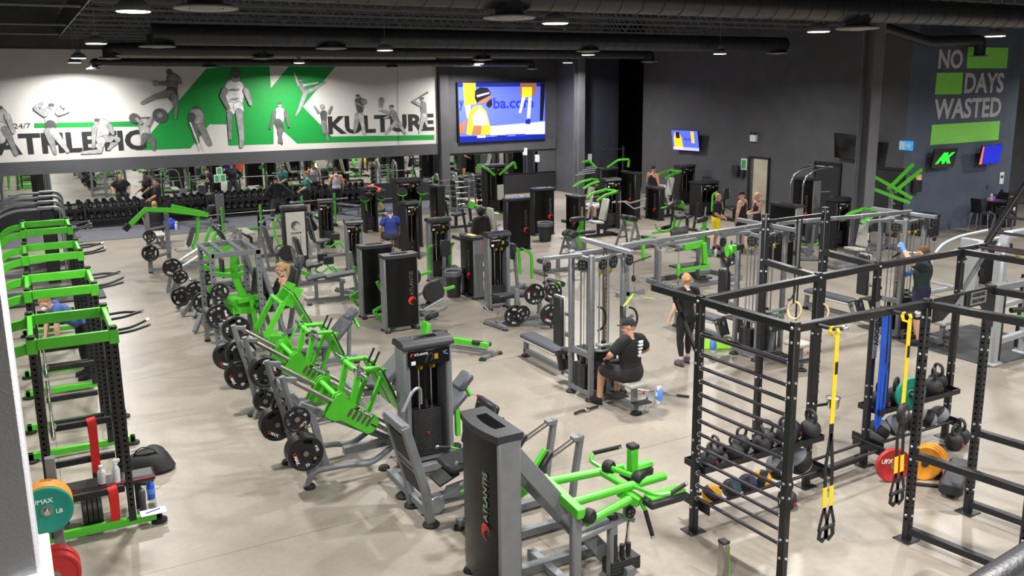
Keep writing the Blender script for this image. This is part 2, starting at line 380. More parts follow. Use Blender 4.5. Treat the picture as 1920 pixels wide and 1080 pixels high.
wtext('MARATHON', 432, 170, 449, 165.5, YB-.12, DARKP, mural, MO, .02); wtext('OF HOPE', 434, 187, 447, 183, YB-.12, DARKP, mural, MO, .02)
fig([([(1575,630),(1575,670)],[34,26],5),([(1565,690),(1580,730)],[26,22],4),([(1580,730),(1570,800)],[16,8],3),([(1570,740),(1585,805)],[14,8],3),([(1573,590)],[16],3),([(1545,630),(1520,720)],[12,8],3),([(1605,630),(1625,710)],[12,8],3)])
fig([([(1695,480),(1715,520)],[22,16],2),([(1715,520),(1770,500),(1830,460)],[16,12,6],1),([(1715,530),(1690,600),(1665,650)],[16,12,6],1),([(1690,450)],[14],3),([(1680,480),(1655,410)],[8,6],0),([(1710,480),(1790,465)],[8,6],0)])
fig([([(1820,640),(1822,680)],[24,18],4),([(1822,690),(1845,790)],[18,7],2),([(1815,700),(1825,750)],[14,8],2),([(1812,600)],[16],1),([(1790,630),(1770,600)],[9,7],2),([(1850,635),(1865,600)],[9,7],2)])
def sh(L, dx=1920): return [([(x+dx, y) for x, y in p], w, c) for p, w, c in L]
fig(sh([([(100,570),(105,620)],[30,22],4),([(95,650),(75,740)],[22,9],1),([(110,650),(130,750)],[20,9],0),([(92,545)],[14],3),([(85,580),(120,600)],[10,8],2),([(125,570)],[20],2)]))
fig(sh([([(290,640),(310,680)],[26,20],2),([(305,690),(255,750)],[18,8],1),([(320,690),(360,750)],[18,8],1),([(285,605)],[15],3),([(270,630),(225,620)],[9,6],1),([(225,605),(228,560)],[4,16],2),([(265,655),(240,665)],[8,6],1)]))
fig(sh([([(460,590),(465,640)],[24,20],2),([(465,650),(440,745)],[20,8],0),([(470,650),(480,700)],[18,8],0),([(455,560)],[14],3),([(440,590),(405,570)],[10,8],1),([(410,565),(485,520)],[3,6],3)]))
MB().sweep([onY(745,128,YB-.07)-V(MO), onY(748,272,YB-.07)-V(MO)], .006, 6).build('seam_cable', DARKP, mural)

# ---- screens
def emis(n, rgb, s=1.0): return mat(n, rgb, .4, emit=s, var=.02)
EB = emis('screen_blue', (82,98,252), 1.0); EBD = emis('screen_deep_blue', (30,40,190), .9); EY = emis('screen_yellow', (250,196,30), 1)
ES = emis('screen_skin', (150,96,70), .8); EW = emis('screen_lilac', (190,196,250), 1); EK = emis('screen_black', (14,14,26), .5); EC = emis('screen_court', (178,180,236), 1); EG = emis('screen_green', (40,225,60), 1)
EO = emis('screen_orange', (250,110,40), 1); EN = emis('screen_navy', (10,30,130), .8)
tvo = V((19.5, YB, 2.4))
tv = thing('video_wall', 'huge video screen showing basketball players in yellow on the back wall', 'screen', tvo)
def tvf(name, pts, m, parent, dy=0): return flat(name, pts, m, parent, YB-.17-dy, tvo, 1/3.272, 780, 90)
a = onY(858.5,154.8,YB-.16); c = onY(1021.4,262,YB-.16)
MB().box(((a.x+c.x)/2-tvo.x, -.08, (a.z+c.z)/2-tvo.z), (c.x-a.x+.06,.14,a.z-c.z+.06)).build('housing', BLK, tv)
sc = tvf('screen', [(257,212),(792,212),(791,558),(270,582)], EB, tv)
tvf('picture_area', [(257,212),(792,212),(792,235),(258,240)], EN, sc, .004)
tvf('picture_area', [(455,480),(792,450),(791,528),(455,535)], EC, sc, .004)
tvf('picture_area', [(268,543),(791,528),(791,558),(270,582)], EN, sc, .006)
tvf('picture_area', [(375,538),(428,536),(428,550),(376,552)], EW, sc, .008)
tvf('picture_area', [(555,530),(670,527),(670,541),(555,545)], EBD, sc, .008)
def tvt(t, x0, y0, x1, y1, m, bold=.02, d=.18):
    return wtext(t, 780+x0/3.272, 90+y0/3.272, 780+x1/3.272, 90+y1/3.272, YB-d, m, sc, tvo, bold)
tvt('y', 265, 385, 292, 322, EBD); tvt('ba.com', 475, 372, 720, 300, EBD); tvt('CINCINNATI', 430, 545, 495, 538, EW, 0, .19); tvt('ATLANTA', 562, 541, 610, 534, EW, 0, .19)
def pl(L):
    for k, (n, pts, m) in enumerate(L): tvf(n, pts, m, sc, .006+.002*k)
pl([('player_figure',[(288,215),(365,215),(368,345),(335,345),(300,360)],EY),('player_figure',[(300,355),(335,350),(330,430),(312,430)],EW),
    ('player_figure',[(265,470),(310,440),(300,525),(268,525)],ES),('player_figure',[(310,530),(325,400),(355,360),(395,350),(430,390),(455,480),(458,530),(340,535)],EY),
    ('player_figure',[(345,420),(390,365),(430,410),(440,470),(400,480),(350,470)],EW),('player_figure',[(355,475),(405,475),(398,530),(340,535)],ES),
    ('player_figure',[(385,345),(440,330),(460,300),(455,260),(425,250),(375,300)],ES),('player_figure',[(360,310),(362,260),(395,240),(440,245),(460,275),(455,290),(400,320),(375,335)],EK),
    ('player_figure',[(438,330),(465,310),(468,350),(450,368),(430,350)],EK),('headband_dash',[(372,290),(450,270),(450,280),(376,302)],EW),
    ('player_figure',[(640,215),(740,215),(735,290),(640,290)],ES),('player_figure',[(650,240),(712,240),(710,300),(650,303)],EY),
    ('player_figure',[(650,303),(672,303),(645,400),(630,400)],EW),('player_figure',[(690,303),(710,303),(700,430),(680,430)],EW),('player_figure',[(675,440),(702,435),(702,465),(672,465)],EN),
    ('player_figure',[(765,215),(792,215),(790,300),(778,445),(760,445)],EK)])
def wallscreen(name, lab, X0, pts, m, deep=.3, extra=None, yn=False):
    """flat screen on a tilting bracket; pts = its four measured corners, upper left first, clockwise"""
    if yn: P = [onY(p[0], p[1], X0) for p in pts]
    else: P = [onX(p[0], p[1], X0) for p in pts]
    o = (P[0]+P[1]+P[2]+P[3])/4; t = thing(name, lab, 'screen', o)
    w = ((P[1]-P[0]).length+(P[2]-P[3]).length)/2; h = ((P[0]-P[3]).length+(P[1]-P[2]).length)/2
    x = (P[1]-P[0]).normalized(); n = V((0,-1,0)) if yn else V((-1,0,0))
    tilt = math.radians(9); y = (V((0,0,1))*math.cos(tilt)+n*math.sin(tilt)); T = frame((0,0,0), x, y)
    nz = T.to_3x3() @ V((0,0,1))
    MB().box((0,0,-.03), (w,h,.06), .008).build('housing', BLK, t, T)
    s = MB().box((0,0,.003), (w-.03,h-.03,.004)).build('screen', m, t, T, smooth=0)
    MB().beam(nz*-.06, nz*-.06-n*deep, .12, .2).build('wall_bracket', BLK, t)
    return t, s, w, h
GLB = mat('dark_glass', (12,12,14), .08, coat=.6)
t, s, w, h = wallscreen('wall_television', 'small television showing blue basketball picture on the dark right wall', XR-.3, [(1259,243),(1308,245),(1312,285),(1262,281)], EB)
MB().prism([(-.9,-.45),(-.2,-.45),(-.25,.1),(-.45,.4),(-.75,.4),(-.9,.1)], (0,0,.008), (w/2.1,0,0), (0,h,0), .003).build('player_figure', EY, s, smooth=0)
MB().prism([(-.7,.1),(-.4,.1),(-.4,.4),(-.7,.4)], (0,0,.012), (w/2.1,0,0), (0,h,0), .003).build('player_figure', EK, s, smooth=0)
MB().prism([(.5,-.1),(.75,-.1),(.75,.45),(.5,.45)], (0,0,.012), (w/2.1,0,0), (0,h,0), .003).build('player_figure', EY, s, smooth=0)
letter('ba.com', h*.22, EBD, s, XF((w*.15,h*.08,.01)), .02)
MB().box((0,-h*.4,.008), (w-.04,h*.14,.003)).build('picture_area', EC, s, smooth=0)
wallscreen('wall_television', 'black switched-off television behind the right grey column', XR-.3, [(1561,249),(1644,258),(1645,303),(1567,299)], GLB)
t, s, w, h = wallscreen('wall_television', 'television showing a green AK emblem on the slate wall', YN-.3, [(1752,279),(1795,277),(1790,314),(1747,317)], GLB, yn=True)
MB().prism([(-.42,-.28),(-.1,.3),(.12,.3),(.1,.1),(.28,.3),(.44,.3),(.2,.02),(.34,-.28),(.16,-.28),(.08,-.1),(.02,-.28),(-.1,-.28),(-.12,-.12),(-.2,-.12),(-.28,-.28)], (0,0,.008), (w*.9,0,0), (0,h,0), .003).build('green_emblem', EG, s, smooth=0)
t, s, w, h = wallscreen('wall_television', 'television showing a blue and orange gradient at right end of the slate wall', YN-.3, [(1843,273),(1880,270),(1874,306),(1834,310)], EBD, yn=True)
MB().prism([(-.48,-.47),(-.36,-.47),(-.42,.45),(-.48,.45)], (0,0,.008), (w,0,0), (0,h,0), .003).build('picture_area', EO, s, smooth=0)
# ---- lettering on the slate wall
sg = thing('wall_lettering', 'NO DAYS WASTED lettering with green bars painted on the slate wall', 'wall sign', (27.8, YN, 3.0))
so = (27.8, YN, 3.0); NG = mat('sign_green', (146,236,100), .6, var=.04); NS = mat('sign_grey', (200,200,208), .6, var=.04)
for q in ([(1815,88),(1891,89.5),(1888,128.2),(1812.5,128.2)], [(1757,136.5),(1806,135.8),(1803,176.4),(1752.6,177.3)], [(1747.5,234),(1875.3,226.6),(1871.9,262.4),(1744,272.3)]):
    flat('green_bar', q, NG, sg, YN-.012, so)
wtext('NO', 1758.5, 129, 1807, 93, YN-.012, NS, sg, so, .03); wtext('DAYS', 1807, 175.5, 1884, 136, YN-.012, NS, sg, so, .03); wtext('WASTED', 1749.5, 224.5, 1879, 182, YN-.012, NS, sg, so, .03)
# ---- doors
def doorframe(n, x, y0, y1, h, m=BLK):
    mb = MB(); mb.box((x-.02,y0,h/2), (.09,.08,h)); mb.box((x-.02,y1,h/2), (.09,.08,h)); mb.box((x-.02,(y0+y1)/2,h+.02), (.09,abs(y1-y0)+.08,.08)); return struct(mb.build(n, m))
doorframe('door_1', XR, 25.95, 24.9, 2.1)
LIT = wallmat('office_cream', (226,220,200))
for n, c, d in (('wall_office', (28.6,25,1.5), (.1,6,3)), ('wall_office.001', (27,28,1.5), (3.4,.1,3)), ('wall_office.002', (27,22.2,1.5), (3.4,.1,3)), ('ceiling_office', (27,25,2.95), (3.4,6,.1))):
    struct(MB().box(c, d).build(n, LIT, smooth=0))
for i, (ya, yb) in enumerate(((22.63,21.5),(20.1,18.95))):
    d = doorframe('door_%d' % (i+2), XR, ya, yb, 2.13)
    struct(MB().box((XR-.03,(ya+yb)/2,1.05), (.05,abs(ya-yb)-.1,2.08), .005).build('door_leaf', WBK, d)); MB().sweep([(XR-.06,yb+.15,1.02),(XR-.12,yb+.15,1.02),(XR-.12,yb+.28,1.02)], .012, 6).build('door_handle', STEEL, d)
d = struct(MB().box((25.6,37.15,1.06), (1.05,.06,2.12), .005).build('door_4', WBK))
t = thing('office_desk', 'white topped desk inside the lit doorway', 'desk', (26.9,24.6,0))
MB().box((0,0,.73), (.8,1.5,.04), .01).build('desk_top', WHITE, t)
for y in (-.6, .6): MB().box((0,y,.355), (.06,.06,.71)).build('leg', STEEL, t)
t = thing('office_chair', 'grey office chair behind the desk in the lit doorway', 'chair', (27.7,24.9,0))
MB().pad((0,0,.47), (.25,0,0), (0,.25,0), (0,0,.05)).build('seat', PADG, t); MB().pad((.24,0,.85), (.05,0,0), (0,.26,0), (0,0,.32)).build('backrest', PADG, t)
MB().cyl((0,0,.06), (0,0,.43), .03).build('post', STEEL, t); m = MB()
for k in range(5): m.beam((0,0,.08), (.28*math.cos(k*1.256),.28*math.sin(k*1.256),.04), .04)
m.build('base', BLK, t)
# ---- small wall fittings
def board(n, lab, cat, c, d, m, rzx=None):
    t = thing(n, lab, cat, c); MB().box((0,0,0), d, .006).build('plate', m, t); return t
SGN = mat('sign_sheet_green', (60,170,90), .6)
for (px, py), lab in (((985,284), 'white wall dispenser, left of the two under the video screen'), ((1008,297), 'white wall dispenser, right of the two under the video screen')):
    p = onY(px, py, YB-.06); board('wall_dispenser', lab, 'dispenser', p, (.16,.1,.34), WHITE)
p = onY(1106,296,34.02); board('wall_dispenser', 'white wall dispenser on the dark wall right of the rear column', 'dispenser', p, (.16,.1,.36), WHITE)
p = onX(1413,259,XR-.06); t = board('emergency_light', 'white emergency light box on the wall above the office doorway', 'emergency light', p, (.12,.3,.26), WHITE)
for s in (-.1,.1): MB().ball((-.05,s,.18), .06).build('lamp_head', PLA, t)
p = onX(1699,273,XR-.03); t = board('exit_sign', 'blue and white running man exit sign beside the right corner', 'exit sign', p, (.05,.5,.3), emis('exit_blue', (40,140,205), .9))
MB().box((-.03,.12,0), (.01,.18,.24)).build('white_symbol', WHITE, t); MB().prism([(-.1,-.03),(.0,-.03),(.0,-.09),(.1,0),(.0,.09),(.0,.03),(-.1,.03)], (-.03,-.11,0), (0,-1,0), (0,0,1), .01).build('white_arrow', WHITE, t)
p = onX(1395,308,XR-.02); t = board('wall_notice', 'green and white safety notice beside the office doorway', 'sign', p, (.03,.33,.45), WHITE)
MB().box((-.02,0,0), (.01,.22,.33)).build('green_print', SGN, t)
p = onX(1380,320,XR-.1); board('towel_dispenser', 'black paper towel dispenser on the wall left of the green notice', 'dispenser', p, (.2,.3,.4), PLA)
p = onX(1393,325,XR-.08); board('soap_dispenser', 'small black sanitizer dispenser under the green notice', 'dispenser', p, (.14,.14,.28), PLA)
p = onY(1722,337,YN-.02); t = board('wall_notice', 'orange and white notice above the black dispenser on slate wall', 'sign', p, (.3,.03,.34), mat('notice_orange', (240,180,80), .6)); MB().box((0,-.02,.0), (.16,.01,.18)).build('white_print', WHITE, t)
p = onY(1718,349,YN-.1); board('towel_dispenser', 'black paper towel dispenser on the slate wall under orange notice', 'dispenser', p, (.32,.2,.38), PLA)
p = onY(1878,334,YN-.02); t = board('wall_notice', 'white paper notice at right end of the slate wall', 'sign', p, (.24,.02,.42), WHITE); MB().box((0,-.014,.05), (.14,.006,.1)).build('printed_lines', SILV, t)
p = onY(1853,350,YN-.02); board('light_switch', 'small pale light switch on the slate wall', 'switch', p, (.09,.03,.14), SILV)
p = onY(1879,358.5,YN-.02); board('wall_socket', 'small black wall socket near the right wall end', 'socket', p, (.12,.03,.14), BLK)
# green notices standing on the mirror rail
for k, (x0, y0, x1, y1) in enumerate(((405,314,417,327),(401,328,412,342),(412,327,424,341))):
    a = onY(x0, y0, YB-.05); c = onY(x1, y1, YB-.05)
    t = thing('mirror_notice', ['green notice on the mirror, top of the three','green and white notice on the mirror, lower left of the three','green notice on the mirror, lower right of the three'][k], 'sign', (a+c)/2)
    MB().box((0,0,0), (abs(c.x-a.x),.012,abs(a.z-c.z))).build('plate', WHITE, t); MB().box((0,-.008,0), (abs(c.x-a.x)-.06,.006,abs(a.z-c.z)-.06)).build('green_print', SGN, t)

# ---- roof steel
def joist(y, x0, x1, k):
    mb = MB(); zb, zt = 6.75, 7.6
    mb.beam((x0,y,zb), (x1,y,zb), .05, .05, 0); mb.beam((x0,y,zt), (x1,y,zt), .06, .06, 0); n = int((x1-x0)/.6)
    for i in range(n):
        a = x0+(x1-x0)*i/n; c = x0+(x1-x0)*(i+1)/n
        mb.beam((a,y,zb if i % 2 else zt), (c,y,zt if i % 2 else zb), .022, .022, 0)
    o = mb.build('roof_joist', JM, smooth=0); tag(o, '%s open web roof joist counted from the viewer' % k, 'joist', 'roof joists'); return o
JM = mat('joist_paint', (112,114,120), .5); GJ = mat('girder_paint', (52,53,58), .5)
JN = ORD+['seventeenth','eighteenth','nineteenth','twentieth']
for i in range(17): joist(6.2+1.8*i, 1.6, 46 if 6.2+1.8*i < 18 else 25, JN[i])
mb = MB(); mb.box((1.6,15,7.1), (.04,42,.6))
o = mb.build('roof_girder', GJ, smooth=0); tag(o, 'dark steel roof girder carrying the joist ends at left', 'girder')
for k, (a, c) in enumerate((((-5.5,22.2,6.78),(1.5,22.2,6.78)), ((-5.5,28.5,6.78),(1.5,28.5,6.78)), ((-5.5,33.2,6.78),(1.5,33.2,6.78)))):
    o = MB().sweep([a, c], .035, 8).build('ceiling_pipe', JM); tag(o, '%s thin pipe under the roof at far left' % ['nearest','middle','farthest'][k], 'pipe', 'roof pipes')
# ---- air ducts
DM = mat('duct_black', (58,59,64), .38, .3, bump=.1); DFM = mat('diffuser_grey', (150,150,150), .45)
def duct(lab, Y, z, r, x0, x1, outs, ends=()):
    t = thing('air_duct', lab, 'air duct', (0,Y,z)); mb = MB(); n = max(4, int((x1-x0)/.4)); P = []; R = []
    for i in range(n):
        a = x0+(x1-x0)*i/n; c = x0+(x1-x0)*(i+.93)/n; P += [(a,0,0),(c,0,0)]; R += [r, r]
        P += [(c+.001,0,0),(x0+(x1-x0)*(i+1)/n-.001,0,0)]; R += [r+.008, r+.008]
    mb.sweep(P, R, 20).build('duct_body', DM, t)
    for e, dn in ends: MB().sweep([(e,0,0),(e+(.35 if e > 10 else -.35),0,0),(e+(.35 if e > 10 else -.35),0,-dn)], r*.95, 16, fil=.3, fn=6).build('elbow', DM, t); outs = outs+[(e+(.35 if e > 10 else -.35), dn, r*1.7)]
    mb = MB()
    for i in range(int((x1-x0)/5)+1): mb.cyl((x0+.8+5*i*.93,0,r-.03), (x0+.8+5*i*.93,0,ZT-z+.02), .008, 6)
    mb.build('hanger_rod', STEEL, t)
    for x, dz, rd in outs:
        d = MB().cyl((x,0,0), (x,0,-dz-r*.3), rd*.55, 16).build('duct_drop', DM, t)
        mb = MB(); mb.lathe([(rd*.5,.06),(rd*.8,.05),(rd,.02),(rd,0),(rd*.9,-.01),(rd*.55,.015),(rd*.45,-.02),(rd*.25,-.03),(0,-.03)], (x,0,-dz-r*.3), (0,0,1), 24).build('diffuser', DFM, d)
ox = lambda px, py, Y: onY(px, py, Y).x
duct('big spiral air duct crossing nearest the viewer', 11.55, 6.26, .228, -5, 42, [(ox(387,20,11.55),.28,.38),(ox(955,40,11.55),.28,.38),(ox(1607,60,11.55),.28,.38)])
duct('second spiral air duct from the viewer', 22.9, 6.25, .25, ox(285,75,22.9), 23.5, [(ox(270,90,22.9)+.3,.22,.42),(ox(621,95,22.9),.22,.4),(ox(1103,103,22.9),.22,.36),(ox(1457,105,22.9),.22,.36)])
duct('third spiral air duct from the viewer with downturned ends', 29.0, 6.15, .19, ox(228,95,29), ox(1205,100,29), [(ox(493,113,29),.2,.36),(ox(905,119,29),.2,.36)], ((ox(228,95,29),.22),(ox(1205,100,29),.25)))
duct('thin spiral air duct nearest the mural wall with downturned ends', 34.5, 5.93, .14, ox(195,113,34.5), ox(985,122,34.5), [(ox(393,131,34.5),.14,.26),(ox(735,132,34.5),.14,.26)], ((ox(195,113,34.5),.2),(ox(985,122,34.5),.2)))
p = onY(1735,75,YN-.5); q = onY(1835,78,YN-.5)
t = thing('air_duct', 'short black air duct bending down in front of the NO DAYS WASTED wall', 'air duct', p)
MB().cyl((.1,0,.1),(.1,0,ZT-p.z+.02),.01,6).build('hanger_rod',STEEL,t); MB().sweep([(-1.6,.3,.35),(.1,0,-.05),q-p+V((-.15,0,.05)),q-p+V((.1,0,.0)),q-p+V((.1,0,-.42))], .17, 14, fil=.25).build('duct_body', DM, t); MB().lathe([(.16,.05),(.3,.02),(.3,0),(.1,-.02),(0,-.02)], q-p+V((.1,0,-.47)), (0,0,1), 20).build('diffuser', DFM, t)
# ---- high bay lamps, each with its own light
LE = mat('lamp_diffuser', (255,250,240), .4, emit=14, var=0); LH = mat('lamp_housing', (150,150,154), .4, .3)
HB = MB().lathe([(.05,.16),(.14,.13),(.2,.07),(.215,.03),(.215,0),(.17,.005)], n=24).mesh('housing', LH)
HD = MB().lathe([(0,-.012),(.19,-.006),(.2,.004),(0,.01)], n=24).mesh('diffuser', LE)
HX = MB().box((0,0,.2), (.14,.1,.09), .01).mesh('driver_box', LGREY)
HW = MB().sweep([(0,0,.24),(0,0,2.02)], .006, 6).mesh('hanger', LGREY)
def place_lab(x, y):
    r = 'near row' if y < 15 else 'second row' if y < 26 else 'far row'
    return r
seen = {}
for i, (x, y) in enumerate(LAMPS):
    row = place_lab(x, y); seen[row] = seen.get(row, -1)+1
    t = thing('high_bay_light', 'round high bay lamp in the %s, %s from the left' % (row, ORD[seen[row]]) if 5 < y and -1 < x < 22 else 'round high bay lamp out beyond the machines at %.0f metres' % (abs(x)+y), 'ceiling lamp', (x,y,5.9), 0, 'high bay lamps')
    for n, me in (('housing',HB),('diffuser',HD),('driver_box',HX),('hanger',HW)):
        c = bpy.data.objects.new(n, me); COL.objects.link(c); c.parent = t
    la = bpy.data.lights.new('lamp_light', 'AREA'); la.shape = 'DISK'; la.size = .4; la.energy = LAMP_W; la.color = (1,.975,.945); la.spread = 2.8
    lo = bpy.data.objects.new('lamp_light', la); COL.objects.link(lo); lo.parent = t; lo.location = (0,0,-.03)
la = bpy.data.lights.new('office_light', 'AREA'); la.size = 1.0; la.energy = 70; lo = bpy.data.objects.new('office_light', la); COL.objects.link(lo); lo.location = (27,25,2.85)
# ------------------------------------------------------------------ shared gym parts
def part(root, name, mb, m, label=None, smooth=40):
    """mesh given in hall coordinates, made a child of an unrotated thing"""
    L = V(root.location); mb.v = [p-L for p in mb.v]; return mb.build(name, m, root, smooth=smooth, label=label)
def feet(root, pts, r=.06):
    for p in pts: MB().lathe([(r*.8,.05),(r,.03),(r,.0)], (p[0],p[1],0), (0,0,1), 14).build('rubber_foot', RUB, root, XF((-root.location.x,-root.location.y,0)))
def plate_mesh(r, th, slots):
    R = [.026, .05, .052, r*.55, r*.57, r*.8, r*.86, r*.97, r]; H = [1, 1, .55, .55, .6, .6, 1, 1, .75]; n = 36
    mb = MB(); N = len(R)
    for s in (1, -1):
        mb.v += [V((R[i]*math.cos(2*PI*k/n), R[i]*math.sin(2*PI*k/n), s*th/2*H[i])) for i in range(N) for k in range(n)]
    hole = lambda i, k: slots and i == 4 and (k % 12) in (4,5,6,7)
    F = N*n
    for i in range(N-1):
        for k in range(n):
            a, b, c, d = i*n+k, i*n+(k+1) % n, (i+1)*n+(k+1) % n, (i+1)*n+k
            if hole(i, k):
                mb.f += [(a,b,b+F,a+F), (d,d+F,c+F,c)]
                if not hole(i, (k-1) % n): mb.f.append((a,a+F,d+F,d))
                if not hole(i, (k+1) % n): mb.f.append((b,c,c+F,b+F))
            else: mb.f += [(a,b,c,d), (a+F,d+F,c+F,b+F)]
    for k in range(n):
        a, b = (N-1)*n+k, (N-1)*n+(k+1) % n; mb.f.append((a,b,b+F,a+F)); a, b = k, (k+1) % n; mb.f.append((b,a,a+F,b+F))
    return mb
PLM = mat('cast_plate_black', (22,22,23), .45, bump=.12)
PSZ = {'45': (.225,.05,'20.4'), '35': (.19,.045,'15.9'), '25': (.165,.042,'11.4'), '10': (.125,.034,'4.5')}
PME = {k: plate_mesh(v[0], v[1], True).mesh('weight_plate', PLM) for k, v in PSZ.items()}
PHUB = {k: MB().lathe([(.027,-v[1]*.52),(.034,-v[1]*.52),(.034,v[1]*.52),(.027,v[1]*.52)], n=18).mesh('hub_ring', STEEL) for k, v in PSZ.items()}
def orient(pos, axis, spin=0):
    z = V(axis).normalized(); x = V((0,0,1)).cross(z)
    x = x.normalized() if x.length > .01 else V((1,0,0)); y = z.cross(x)
    R = M4(((x.x,y.x,z.x,0),(x.y,y.y,z.y,0),(x.z,y.z,z.z,0),(0,0,0,1)))
    return M4.Translation(V(pos)) @ R @ M4.Rotation(spin, 4, 'Z')
def plate(pos, axis, size, label, spin=0, face=True, group='black grip plates'):
    o = bpy.data.objects.new('weight_plate', PME[size]); COL.objects.link(o); o.matrix_basis = orient(pos, axis, spin)
    tag(o, label, 'weight plate', group); r, th, kg = PSZ[size]
    h = bpy.data.objects.new('hub_ring', PHUB[size]); COL.objects.link(h); h.parent = o
    if face:
        z = th/2*.6+.004
        letter(size, r*.26, WHITE, o, XF((-r*.66*math.sin(.2),r*.66*math.cos(.2)*-1,z), PI), .02); letter(kg, r*.22, WHITE, o, XF((r*.66,0,z), PI/2), .02)
        letter('MAX', r*.25, WHITE, o, XF((-r*.6,-.1*r,z), -PI/2+.0), .03); letter('U', r*.28, RED, o, XF((-r*.6,r*.22,z), -PI/2), .03)
    return o
def stackp(px, py, Y, size, n, where, axis=(0,-1,0), spin=0, dx=(0,1,0)):
    """n plates side by side on one peg; the first faces the viewer"""
    p = onY(px, py, Y); th = PSZ[size][1]+.002
    for k in range(n):
        plate(p+V(dx)*th*k, axis, size, ('%s lb grip plate ' % size)+(('on '+where) if n == 1 else ('outermost on '+where if k == 0 else '%s on %s' % (ORD[k], where))), spin+.7*k, k == 0)
# text that reads upward on a panel, and the red swirl emblem
def swirl(r):
    mb = MB(); n = 26
    for (ro, ri, off, a0, a1) in ((1, .66, .1, -.2, 5.2), (.62, .4, .12, .3, 4.6), (.36, .16, .1, .6, 4.2)):
        P = []
        for i in range(n+1):
            t = a0+(a1-a0)*i/n; P.append((r*ro*math.cos(t), r*ro*math.sin(t)))
        Q = []
        for i in range(n+1):
            t = a0+(a1-a0)*i/n; w = i/n; rr_ = r*(ri+(ro-ri)*(1-math.sin(PI*min(1, w*1.0))*.95)); Q.append((rr_*math.cos(t), rr_*math.sin(t)))
        o = len(mb.v); mb.v += [V((a,b,0)) for a,b in P]+[V((a,b,0)) for a,b in Q]; mb.f += [(o+i, o+i+1, o+n+1+i+1, o+n+1+i) for i in range(n)]
    return mb
SWM = swirl(1).mesh('emblem', RED, 0); SWD = swirl(1).mesh('emblem', DARKP, 0)
def emblem(parent, T, r, me=None, tint=None):
    o = bpy.data.objects.new('emblem', me or SWM); COL.objects.link(o); o.parent = parent; o.matrix_basis = T @ M4.Diagonal((r,r,1,1)); return o
